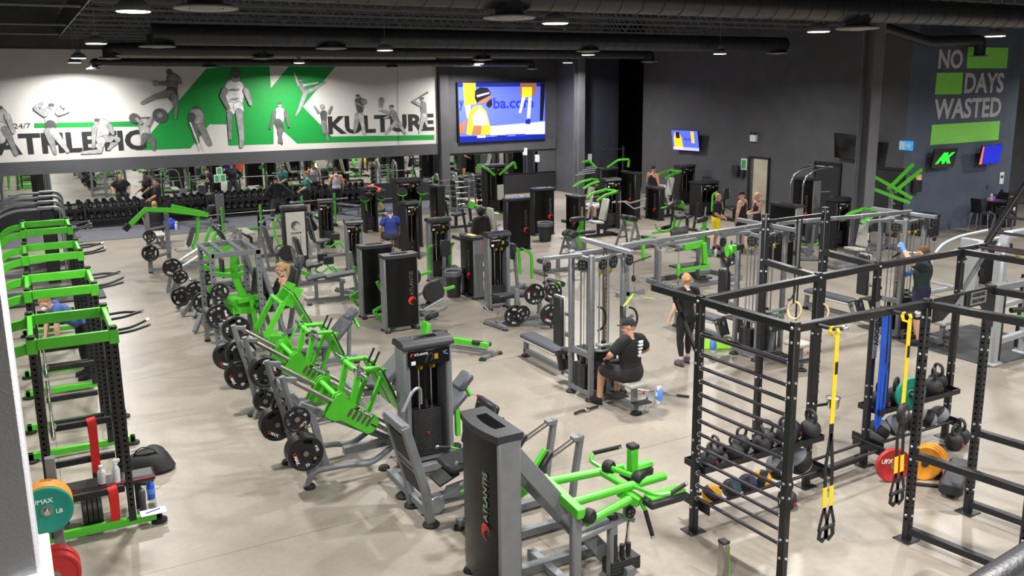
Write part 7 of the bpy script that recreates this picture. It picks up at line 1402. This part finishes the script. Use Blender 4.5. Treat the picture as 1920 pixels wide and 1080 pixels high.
def loft(mb, secs, n=20):
    """closed torso: sections (centre, half width, half depth, sideways direction)"""
    vs = []; m = len(secs)
    for i, (c, rx, ry, lat) in enumerate(secs):
        c = V(c); t = (V(secs[min(i+1, m-1)][0])-V(secs[max(i-1, 0)][0])).normalized(); x = V(lat); x = (x-t*x.dot(t)).normalized(); y = t.cross(x)
        vs += [c+x*rx*math.cos(2*PI*k/n)+y*ry*math.sin(2*PI*k/n) for k in range(n)]
    fs = [(i*n+j, i*n+(j+1) % n, (i+1)*n+(j+1) % n, (i+1)*n+j) for i in range(m-1) for j in range(n)]
    fs += [tuple(range(n-1, -1, -1)), tuple((m-1)*n+j for j in range(n))]; mb.add(vs, fs)
BASE = dict(pel=(0,0,.96), che=(0,.02,1.27), neck=(0,-.01,1.47), head=(0,.03,1.625), shL=(-.185,-.01,1.42), shR=(.185,-.01,1.42), elL=(-.24,-.03,1.13), elR=(.24,-.03,1.13), wrL=(-.26,.06,.89), wrR=(.26,.06,.89),
            hipL=(-.095,0,.92), hipR=(.095,0,.92), knL=(-.11,.02,.5), knR=(.11,.02,.5), anL=(-.11,-.03,.09), anR=(.11,-.03,.09))
def person(label, loc, rz, pose, skin=(205,160,135), hair=(60,45,35), style='short', top=(24,24,26), sleeve=.55, bottom=(26,26,28), leg='short', shoes=(30,30,34), h=1.75, vox=.011, fem=False, look=(0,1,0), extra=None, bulk=1.0, curl=.5, gloves=None, toes=None, handdir={}):
    J = {k: V(v) for k, v in {**BASE, **pose}.items()}; s = h/1.75; J = {k: v*s for k, v in J.items()}
    r = thing('person', label, 'person', loc, rz); sk = skinm(skin); b = bulk*s
    lat = (J['hipR']-J['hipL']).normalized(); sl = (J['shR']-J['shL']).normalized(); P, C, N = J['pel'], J['che'], J['neck']; up = (C-P).normalized(); un = (N-C).normalized()
    f = .92 if fem else 1
    def torso(g, lo=-.1, hi=1):
        S = [(P+up*lo*s, .135*b*f+g, .095*b+g, lat), (P, .165*b+g, .115*b+g, lat), (P.lerp(C,.45), (.135 if fem else .15)*b+g, .1*b+g, (lat+sl)), (C, .165*b*f+g, .118*b+g, sl), (C.lerp(N,.55), .18*b*f+g, .105*b+g, sl)]
        if hi >= 1: S += [(C.lerp(N,.85), .12*b*f+g, .075*b+g, sl), (N, .065*b+g*.6, .06*b+g*.6, sl)]
        return S
    mb = MB(); loft(mb, torso(0)); H = J['head']; fw = V(look).normalized(); hu = (H-N).normalized(); hu = (hu+V((0,0,1))).normalized(); fw = (fw-hu*fw.dot(hu)).normalized(); hx = fw.cross(hu)
    limb(mb, [N-un*.04*s, H-hu*.06*s], [.06*b*f, .055*b*f])
    def HP(x, y, z): return H+hx*(x*s)+fw*(y*s)+hu*(z*s)
    def ell(c, rx, ry, rz_, mbx=None, n=18, m=12):
        q = MB().ball((0,0,0), 1, n, m); M = mbx or mb; M.add([HP(c[0]+p.x*rx, c[1]+p.y*ry, c[2]+p.z*rz_) for p in q.v], q.f)
    ell((0,-.012,.025), .074, .094, .098); ell((0,.03,-.05), .056, .06, .07); ell((0,.06,-.09), .032, .03, .03); ell((0,.096,-.022), .013, .02, .026); ell((0,.078,.012), .05, .016, .014)
    for t in (-1,1): ell((t*.076,-.005,-.01), .01, .02, .032)
    for S_, t in (('L',-1), ('R',1)):
        sh, el, wr = J['sh'+S_], J['el'+S_], J['wr'+S_]; hp, kn, an = J['hip'+S_], J['kn'+S_], J['an'+S_]
        limb(mb, [sh.lerp(N,.25), sh], [.06*b*f,.066*b*f]); limb(mb, [sh, sh.lerp(el,.45), el, el.lerp(wr,.3), wr], [.062*b*f,.054*b*f,.041*b*f,.045*b*f,.029*b*f])
        limb(mb, [hp, hp.lerp(kn,.4), kn, kn.lerp(an,.3), kn.lerp(an,.75), an], [.098*b,.086*b,.058*b,.06*b,.042*b,.037*b])
        # hand: palm, four unequal curled fingers, thumb off the side of the palm
        d = V(handdir.get(S_, (wr-el))).normalized(); side = V((0,0,1)).cross(d); side = side.normalized() if side.length > .2 else V((0,1,0)); pn = d.cross(side)*(-1)
        if pn.z > 0: pn = -pn
        if abs(d.z) > .8: pn = V((-t,0,0)); side = d.cross(pn).normalized()
        limb(mb, [wr, wr+d*.03*s], [.028*s,.026*s])
        for k in range(4):
            o = (k-1.5)*.02*s; a = wr+d*.03*s+side*o*.8; c = wr+d*.088*s+side*o; L = (.066,.075,.07,.054)[k]*s
            limb(mb, [a, c], [.014*s,.0125*s], 8); e = c+(d*(1-curl*.55)+pn*curl).normalized()*L*.55; g = e+(d*(1-curl*1.4)+pn*curl*1.5).normalized()*L*.5; limb(mb, [c, e, g], [.011*s,.0105*s,.0095*s], 8)
        ts = side*(1 if side.dot(V((0,1,0))) >= 0 else -1); a = wr+d*.035*s+ts*.024*s; limb(mb, [a, a+(d*.6+ts*.8+pn*.2).normalized()*.035*s, a+(d*.85+ts*.6+pn*.4).normalized()*.062*s], [.014*s,.0125*s,.0105*s], 8)
        # ankle and foot volume
        tv = V((toes or {}).get(S_, (lat.cross(up).cross(lat)*0+V((t*.12,1,0))))).normalized(); limb(mb, [an, an+tv*.12*s-V((0,0,.04*s))*(1 if abs(tv.z) < .5 else 0)], [.04*s,.032*s])
        # shoe
        q = MB().ball((0,0,0), 1, 16, 10); nz = V((0,0,1)) if abs(tv.z) < .6 else -V((0,-1,0)).cross(tv).cross(tv).normalized()*-1 if False else (V((0,0,1)) if abs(tv.z) < .6 else (an-kn).normalized()*-1)
        nz = (nz-tv*nz.dot(tv)).normalized(); sx = tv.cross(nz); c = an+tv*.075*s-nz*.045*s; sm_ = MB(); sm_.add([c+tv*(p.y*.142*s)+sx*(p.x*(.048 if p.y < 0 else .052)*s)+nz*(max(-.042, p.z*(.062 if p.y > 0 else .085))*s) for p in q.v], q.f); limb(sm_, [an-nz*.02*s, an+nz*.02*s], [.05*s,.046*s], 12)
        so = fuse(sm_, 'shoe', cloth(shoes), r, .012, 2); ql = MB(); ql.add([c-nz*.04*s+tv*(.145*s*math.sin(2*PI*k/16))+sx*(.053*s*math.cos(2*PI*k/16))+nz*(z*s) for z in (-.012,.008) for k in range(16)], [tuple(range(16)), tuple(range(31,15,-1))]+[(k,(k+1)%16,16+(k+1)%16,16+k) for k in range(16)]); ql.build('sole', WHITE if sum(shoes) > 300 else RUB, so)
    body = fuse(mb, 'body', sk, r, vox, 3)
    # face
    for t in (-1,1): e = MB(); ell((t*.03,.081,.006), .0095, .006, .0065, e, 10, 6); e.build('eye', EYEM, r)
    e = MB(); ell((0,.088,-.062), .022, .007, .006, e, 10, 6); e.build('mouth', LIPM, r)
    # hair or cap
    hb = MB().ball((0,0,0), 1, 26, 18); vs = []
    for p in hb.v:
        hid = (p.y > .15 and p.z < .42) or p.z < (-.45 if style in ('long','bun','pony') else -.3) or (style == 'bald') or (abs(p.x) > .8 and p.y > -.1 and p.z < .1)
        k = .8 if hid else (1.1 if style != 'buzz' else 1.04); k *= 1+.03*math.sin(23*p.x+11*p.z)*math.sin(17*p.y)
        vs.append(HP(p.x*.078*k, -.012+p.y*.098*k, .028+p.z*.1*k))
    if style not in ('bald','cap'): hb.v = vs; hb.build('hair', cloth(hair), r)
    if style == 'cap' or style == 'cap_back':
        cm = cloth(extra.get('cap', (22,22,24)) if extra else (22,22,24)); q = MB().ball((0,0,0), 1, 22, 14)
        q.v = [HP(p.x*.084*(1 if p.z > .1 else .8), -.01+p.y*.106*(1 if p.z > .1 else .8), .03+max(.1, p.z)*.108) if p.z > .1 else HP(p.x*.084, -.01+p.y*.106, .036) for p in q.v]; cp = q.build('cap', cm, r)
        sg = 1 if style == 'cap' else -1; MB().add([HP(.07*math.cos(a)*w, sg*(.085+.085*math.sin(a)*w), .05-.02*w+z) for z in (0,.006) for w in (1,) for a in [PI*i/12 for i in range(13)]], [tuple(range(13)), tuple(range(25,12,-1))]+[(i,i+1,14+i,13+i) for i in range(12)]).build('cap_brim', cm, cp)
        hb.v = vs if len(vs) == len(hb.v) else hb.v; hq = MB(); hq.v = [HP(0,-.01,.02).lerp(p, .97) for p in hb.v]; hq.f = hb.f; hq.build('hair', cloth(hair), r)
    if style == 'bun': MB().ball(HP(0,-.115,.02), .045*s, 14, 9).build('hair_bun', cloth(hair), r)
    if style == 'pony': q = MB(); limb(q, [HP(0,-.09,.06), HP(.0,-.15,.02), HP(.01,-.14,-.1), HP(0,-.12,-.2)], [.04*s,.05*s,.045*s,.02*s]); fuse(q, 'ponytail', cloth(hair), r, .012, 2)
    if style == 'curly': q = MB(); [q.ball(HP(.07*math.cos(a)*math.sin(z), -.02+.09*math.sin(a)*math.sin(z), .05+.09*math.cos(z)), .03*s, 8, 6) for a in [i*.9 for i in range(7)] for z in (.5,1.1) if not (math.sin(a) > .6 and z > 1)]; q.build('curls', cloth(hair), r)
    # shirt
    if top:
        g = .016*s; sb = MB(); S = torso(g, -.06); 
        S = S[:5]+[(C.lerp(N,.8), .125*b*f+g, .08*b+g, sl), (C.lerp(N,.97), .068*b+g, .064*b+g, sl)]
        if sleeve == 0: S = torso(g, -.06)[:4]+[(C.lerp(N,.5), .135*b*f+g, .1*b+g, sl), (C.lerp(N,.8), .085*b+g, .075*b+g, sl)]
        loft(sb, S)
        for S_ in 'LR':
            sh, el, wr = J['sh'+S_], J['el'+S_], J['wr'+S_]
            if sleeve == 0: limb(sb, [C.lerp(sh,.35), N.lerp(sh,.42)], [.05*s,.05*s])
            elif sleeve <= 1: limb(sb, [N.lerp(sh,.5), sh, sh.lerp(el,sleeve)], [.07*b*f+g*.5,.07*b*f+g*.6,.06*b*f+g])
            else: limb(sb, [N.lerp(sh,.5), sh, el, el.lerp(wr,sleeve-1)], [.07*b*f+g*.5,.07*b*f+g*.6,.05*b*f+g,.036*b*f+g])
        shirt = fuse(sb, 'shirt' if sleeve else 'tank_top', cloth(top), r, vox*1.1, 3)
        if extra and 'back_print' in extra:
            lat2 = sl; bk = lat2.cross(un)*-1; q = C.lerp(N,.2)+bk*0
            for k, (w_, h_) in enumerate(extra['back_print']):
                TF = frame(C.lerp(N,.72-.26*k)+(lat2.cross(up))*(.128*b+g)+lat2*.06, lat2, un); q = MB(); q.box((0,0,0), (w_,h_,.02), .003); q.box((.01,-h_*.8,0), (w_*.8,.006,.02)); q.build('white_print', WHITE, shirt, TF)
        if extra and 'front_print' in extra:
            fwv = sl.cross(un)*-1; fwv = un.cross(sl) if (un.cross(sl)).dot(V((0,1,0))) > 0 else sl.cross(un)
            for k, (dz, w_, h_, m_) in enumerate(extra['front_print']): MB().hexa(C+un*dz+fwv*(.135*b+g), sl*w_, fwv*.008, un*h_, .003).build('shirt_print', m_, shirt)
        if extra and 'hood' in extra:
            q = MB(); limb(q, [N+sl*.08, N+V((0,-.09*s,.03)) if True else N, N-sl*.08], [.04*s,.055*s,.04*s])
            if extra['hood'] == 'up': ell((0,-.03,.03), .1, .115, .125, q); 
            fuse(q, 'hood', cloth(top), r, .014, 3)
    # trousers
    g = .012*s if leg in ('long','three') else .022*s if leg == 'short' else .006*s
    sb = MB(); loft(sb, [(P+up*-.12*s, .14*b+g, .1*b+g, lat), (P, .168*b+g, .118*b+g, lat), (P+up*.07*s, .158*b+g, .112*b+g, lat)])
    for S_ in 'LR':
        hp, kn, an = J['hip'+S_], J['kn'+S_], J['an'+S_]
        if leg == 'short': limb(sb, [hp, hp.lerp(kn,.5), hp.lerp(kn,.86)], [.1*b+g,.09*b+g,.078*b+g])
        else:
            e = {'long':.96,'three':.66,'tight':.7}[leg]; limb(sb, [hp, hp.lerp(kn,.4), kn, kn.lerp(an,.3), kn.lerp(an,e)], [.1*b+g,.088*b+g,.06*b+g,.062*b+g,.042*b+g])
    fuse(sb, 'shorts' if leg == 'short' else 'trousers' if leg != 'tight' else 'leggings', cloth(bottom), r, vox*1.1, 3)
    if gloves:
        for S_, t in gloves:
            wr = J['wr'+S_]; d = (wr-J['el'+S_]).normalized(); q = MB(); limb(q, [wr-d*.05*s, wr+d*.03*s, wr+d*.09*s], [.038*s,.045*s,.05*s]); fuse(q, 'glove', t, r, .012, 2)
    if extra and 'band' in extra:
        MB().lathe([(.083,-.02),(.088,0),(.083,.025)], HP(0,-.01,.05), hu+fw*-.1, 22).build('headband', extra['band'], r)
    if extra and 'mask' in extra: e = MB(); ell((0,.055,-.05), .058, .055, .05, e); e.build('face_mask', WHITE, r)
    return r
def seat_legs(zs, y=.42, w=.12, foot=.48): return dict(pel=(0,0,zs+.12), hipL=(-.1,.02,zs+.08), hipR=(.1,.02,zs+.08), knL=(-w,y,zs+.07), knR=(w,y,zs+.07), anL=(-w-.02,foot,.09), anR=(w+.02,foot,.09))
def up_by(dz, lean=0, keys=('che','neck','head','shL','shR','elL','elR','wrL','wrR'), pelz=.96, dy=0):
    """upper body carried to a new pelvis height, leaning forward by an angle"""
    o = {}
    for k in keys:
        v = V(BASE[k]); z = v.z-pelz; o[k] = (v.x, v.y*math.cos(lean)+z*math.sin(lean)+dy, pelz+dz+z*math.cos(lean)-v.y*math.sin(lean))
    return o
# man at the pulldown seat
ub = up_by(.62-.96, .06)
person('man in black cap and black tee with white back print at pulldown', (7.84,10.45,0), .12, {**seat_legs(.5,.45,.16,.5), **ub, 'elL':(-.33,.08,.92),'wrL':(-.17,.32,.78),'elR':(.34,.02,.9),'wrR':(.2,.28,.74)}, (196,146,118), (70,62,56), 'cap', (22,22,24), .62, (34,30,32), 'short', (24,24,26), 1.82, .009, bulk=1.12, look=(-.75,.65,0), extra={'back_print': ((.09,.03),(.1,.022),(.09,.014),(.06,.035),(.07,.03))})
# standing woman with patterned headband, back turned
person('woman in black tee and leggings with striped headband, back turned', (10.05,11.8,0), -.15, {'elL':(-.27,-.02,1.12),'wrL':(-.3,.08,.9),'elR':(.26,.02,1.14),'wrR':(.2,.17,.98),'anL':(-.1,-.05,.09),'anR':(.12,.1,.09),'knR':(.11,.08,.5)}, (214,170,146), (176,136,86), 'bun', (26,26,29), .5, (24,24,27), 'tight', (90,84,92), 1.68, .009, True, look=(.25,1,0), bulk=.95, extra={'band': mat('headband_pink', (214,140,160), .7, var=.5, scale=40)})
# man pulling the cable bar at right
pm_ = person('man in dark green tee, navy shorts and blue gloves pulling cable bar', (14.75,10.55,0), .5, {'elL':(-.38,.16,1.52),'wrL':(-.22,.32,1.72),'elR':(.43,.02,1.28),'wrR':(.3,.25,1.2),'anL':(-.16,-.05,.09),'anR':(.17,.05,.09),'knL':(-.14,.03,.5),'knR':(.15,.05,.5)}, (206,158,132), (92,70,50), 'short', (30,48,50), .55, (28,30,58), 'short', (28,28,34), 1.9, .009, bulk=1.12, look=(.1,1,.1), gloves=(('L', CLOTH),('R', CLOTH)))
a = onY(1690,473,11.1); b_ = onY(1792,476,11.1); t = thing('lat_bar', 'long chrome pulldown bar held by the man in dark green tee', 'cable bar', (a+b_)/2); part(t, 'shaft', MB().sweep([a-V((.15,0,.06)), a, b_, b_+V((.25,-.05,-.12))], .014, 8), CHR); part(t, 'grip', MB().cyl(b_, b_+V((.28,-.06,-.13)), .02, 8), RUB); part(t, 'grip', MB().cyl(a, a-V((.25,0,.08)), .02, 8), RUB); part(t, 'chain', MB().sweep([(a+b_)/2, (a+b_)/2+V((0,.05,.35))], .012, 6), CHR)
# woman reclined in the grey framed leg machine, facing left
person('blond woman in black tank and leggings reclined in grey leg machine', (4.15,17.25,0), H2, {'pel':(0,.05,.86),'che':(0,-.1,1.13),'neck':(0,-.15,1.33),'head':(0,-.12,1.49),'shL':(-.16,-.14,1.28),'shR':(.16,-.14,1.28),'elL':(-.24,-.02,1.02),'elR':(.24,-.02,1.02),'wrL':(-.27,.2,.9),'wrR':(.27,.2,.9),'hipL':(-.09,.08,.86),'hipR':(.09,.08,.86),'knL':(-.11,.22,1.27),'knR':(.11,.22,1.27),'anL':(-.1,.32,.93),'anR':(.1,.32,.93)}, (208,158,130), (196,160,110), 'pony', (34,30,44), 0, (28,28,31), 'tight', (60,60,66), 1.7, .011, True, bulk=.98, toes={'L':(0,.5,.85),'R':(0,.5,.85)})
# man bending inside the third rack
person('man in blue and black tee bending inside the green racks', (.62,16.65,0), H2+.1, {**up_by(0, .85), 'shL':(-.19,.36,1.3),'shR':(.19,.36,1.3),'elL':(-.24,.42,1.02),'elR':(.22,.5,1.02),'wrL':(-.2,.42,.8),'wrR':(.16,.55,.8)}, (205,160,136), (150,112,78), 'buzz', (72,100,160), .6, (24,24,28), 'long', (26,26,28), 1.8, .011, look=(0,.8,-.5), bulk=1.05, extra={'mask':1})
# man in yellow shorts with two friends
person('bald man in black print tee and yellow shorts standing', fl(1341,467), -2.35, {'elL':(-.27,.0,1.12),'elR':(.27,.0,1.12),'wrL':(-.1,.22,1.0),'wrR':(.1,.22,1.0)}, (200,150,122), (60,50,45), 'bald', (24,24,26), .6, (242,214,30), 'short', (40,38,40), 1.72, .012, bulk=1.12, extra={'front_print': ((.1,.1,.07,mat('pink_print',(200,140,150),.7)),(-.02,.07,.03,mat('yellow_print',(235,200,60),.7)))})
person('man in black sleeveless top and black cap beside blond woman', fl(1388,466), .4, {'elL':(-.3,.0,1.12),'elR':(.3,.0,1.12)}, (206,160,140), (90,70,60), 'cap', (28,28,30), 0, (26,26,28), 'short', (40,40,42), 1.76, .012, bulk=1.18, look=(-.5,.8,0))
person('blond woman in dark sleeveless top facing the man in cap', fl(1417,461), 1.25, {'elL':(-.22,.05,1.14),'elR':(.22,.05,1.14),'wrL':(-.12,.24,1.1),'wrR':(.12,.24,1.1)}, (208,158,130), (210,180,130), 'bun', (44,32,52), 0, (30,28,34), 'tight', (60,60,66), 1.66, .012, True, bulk=.95)
# lone lifter in the back carrying a plate
tp = person('bearded man in black tank top standing by the dark recess', V((21.6,27.6,0)), -1.3, {'elL':(-.27,.02,1.13),'wrL':(-.22,.22,1.05),'elR':(.28,-.03,1.12)}, (196,142,112), (40,32,28), 'short', (24,24,26), 0, (30,30,33), 'short', (160,160,160), 1.84, .013, bulk=1.15)
plate(V((21.85,27.75,1.1)), (.9,-.5,.1), '35', '35 lb plate carried by the bearded man in tank top')
person('man in black hood and orange shorts seen from behind', fl(903,508), .1, {'elL':(-.26,-.02,1.12),'wrL':(-.2,.12,.92)}, (150,104,80), (20,20,22), 'short', (26,26,28), 1.9, (240,84,32), 'short', (90,60,50), 1.74, .012, bulk=1.1, extra={'hood':'up'})
ub = up_by(.62-.96, .1)
person('man in blue tee and purple cap sitting with his back turned', fl(735,480), -.1, {**seat_legs(.5,.42,.14,.5), **ub, 'elL':(-.3,.02,.88),'wrL':(-.28,.12,.66),'elR':(.3,.02,.88),'wrR':(.28,.12,.66)}, (198,150,124), (70,55,45), 'cap', (34,56,130), .6, (48,52,62), 'short', (60,90,180), 1.8, .012, bulk=1.1, extra={'cap':(88,92,160)})
person('man in dark hoodie, hands on hips, at the dumbbell racks', fl(523,424), .0, {'elL':(-.4,-.08,1.2),'wrL':(-.2,.02,1.02),'elR':(.4,-.08,1.2),'wrR':(.2,.02,1.02),'anL':(-.24,-.05,.09),'anR':(.24,.08,.09),'knL':(-.18,.03,.5),'knR':(.18,.05,.5)}, (206,160,136), (40,36,34), 'cap', (28,30,38), 1.9, (58,60,62), 'three', (190,185,175), 1.82, .012, bulk=1.12, look=(.4,.9,0), extra={'hood':1})
person('man in teal shirt standing side on at the dumbbells', V((9.75,34.3,0)), 1.2, {'elL':(-.26,.05,1.14),'wrL':(-.16,.28,1.02),'elR':(.26,.05,1.14),'wrR':(.1,.28,1.0)}, (210,164,140), (110,74,48), 'short', (48,110,112), .6, (26,26,30), 'short', (40,40,44), 1.76, .012, bulk=1.12)
person('man in grey sleeveless hoodie facing the mirror', V((11.0,34.5,0)), .0, {'elL':(-.28,.02,1.14),'wrL':(-.2,.2,1.02),'elR':(.28,-.04,1.12)}, (190,136,108), (60,44,36), 'curly', (164,168,178), 0, (34,36,44), 'long', (60,60,64), 1.8, .012, bulk=1.1, extra={'hood':1})
person('person in orange top bending over a bench by the mirror', V((12.6,33.6,0)), 1.0, {**up_by(-.15, 1.15), 'pel':(0,0,.82),'hipL':(-.1,0,.8),'hipR':(.1,0,.8),'knL':(-.12,.16,.45),'knR':(.12,.16,.45),'shL':(-.2,.42,1.06),'shR':(.2,.42,1.06),'elL':(-.28,.46,.78),'elR':(.28,.46,.78),'wrL':(-.2,.5,.56),'wrR':(.2,.5,.56)}, (200,140,108), (50,40,36), 'short', (238,90,50), 0, (30,30,34), 'short', (60,60,64), 1.78, .013, look=(0,.6,-.6))
person('man in black tee taking dumbbells at the left rack', V((4.25,34.6,0)), 1.3, {'elL':(-.26,.06,1.12),'wrL':(-.2,.3,1.0),'elR':(.27,.04,1.12),'wrR':(.22,.26,.96),**{}}, (176,124,96), (30,26,24), 'short', (24,24,26), .6, (28,28,30), 'long', (40,40,44), 1.8, .012, bulk=1.15)
ub = up_by(.56-.96, .12)
person('man in black tee sitting on pale bench, back to the viewer', fl(297,458), .0, {**seat_legs(.44,.42,.16,.5), **ub, 'elL':(-.34,.05,.86),'wrL':(-.3,.2,.66),'elR':(.34,.05,.86),'wrR':(.3,.2,.66)}, (196,150,120), (170,140,90), 'buzz', (26,26,32), .7, (24,24,26), 'long', (40,40,44), 1.84, .012, bulk=1.25)
person('person with brown hair and white mask leaning forward on a machine', fl(588,456), 1.9, {**seat_legs(.46,.4,.12,.44), **up_by(.58-.96, .5), 'elL':(-.26,.3,.8),'wrL':(-.2,.46,.62),'elR':(.26,.3,.8),'wrR':(.2,.46,.62)}, (206,164,142), (100,62,44), 'short', (46,46,52), .6, (34,34,38), 'long', (150,190,90), 1.7, .012, look=(0,.8,-.5), extra={'mask':1})
ub = up_by(.62-.96, -.05)
person('dark haired man in black tee and white shorts on the pale press', fl(1112,413)+V((.1,-.1,0)), H2+.3, {**seat_legs(.5,.42,.14,.5), **ub, 'elL':(-.3,.12,.94),'wrL':(-.24,.4,.92),'elR':(.3,.12,.94),'wrR':(.24,.4,.92)}, (120,84,64), (24,22,22), 'short', (26,26,28), .6, (205,208,212), 'short', (70,110,200), 1.78, .012)
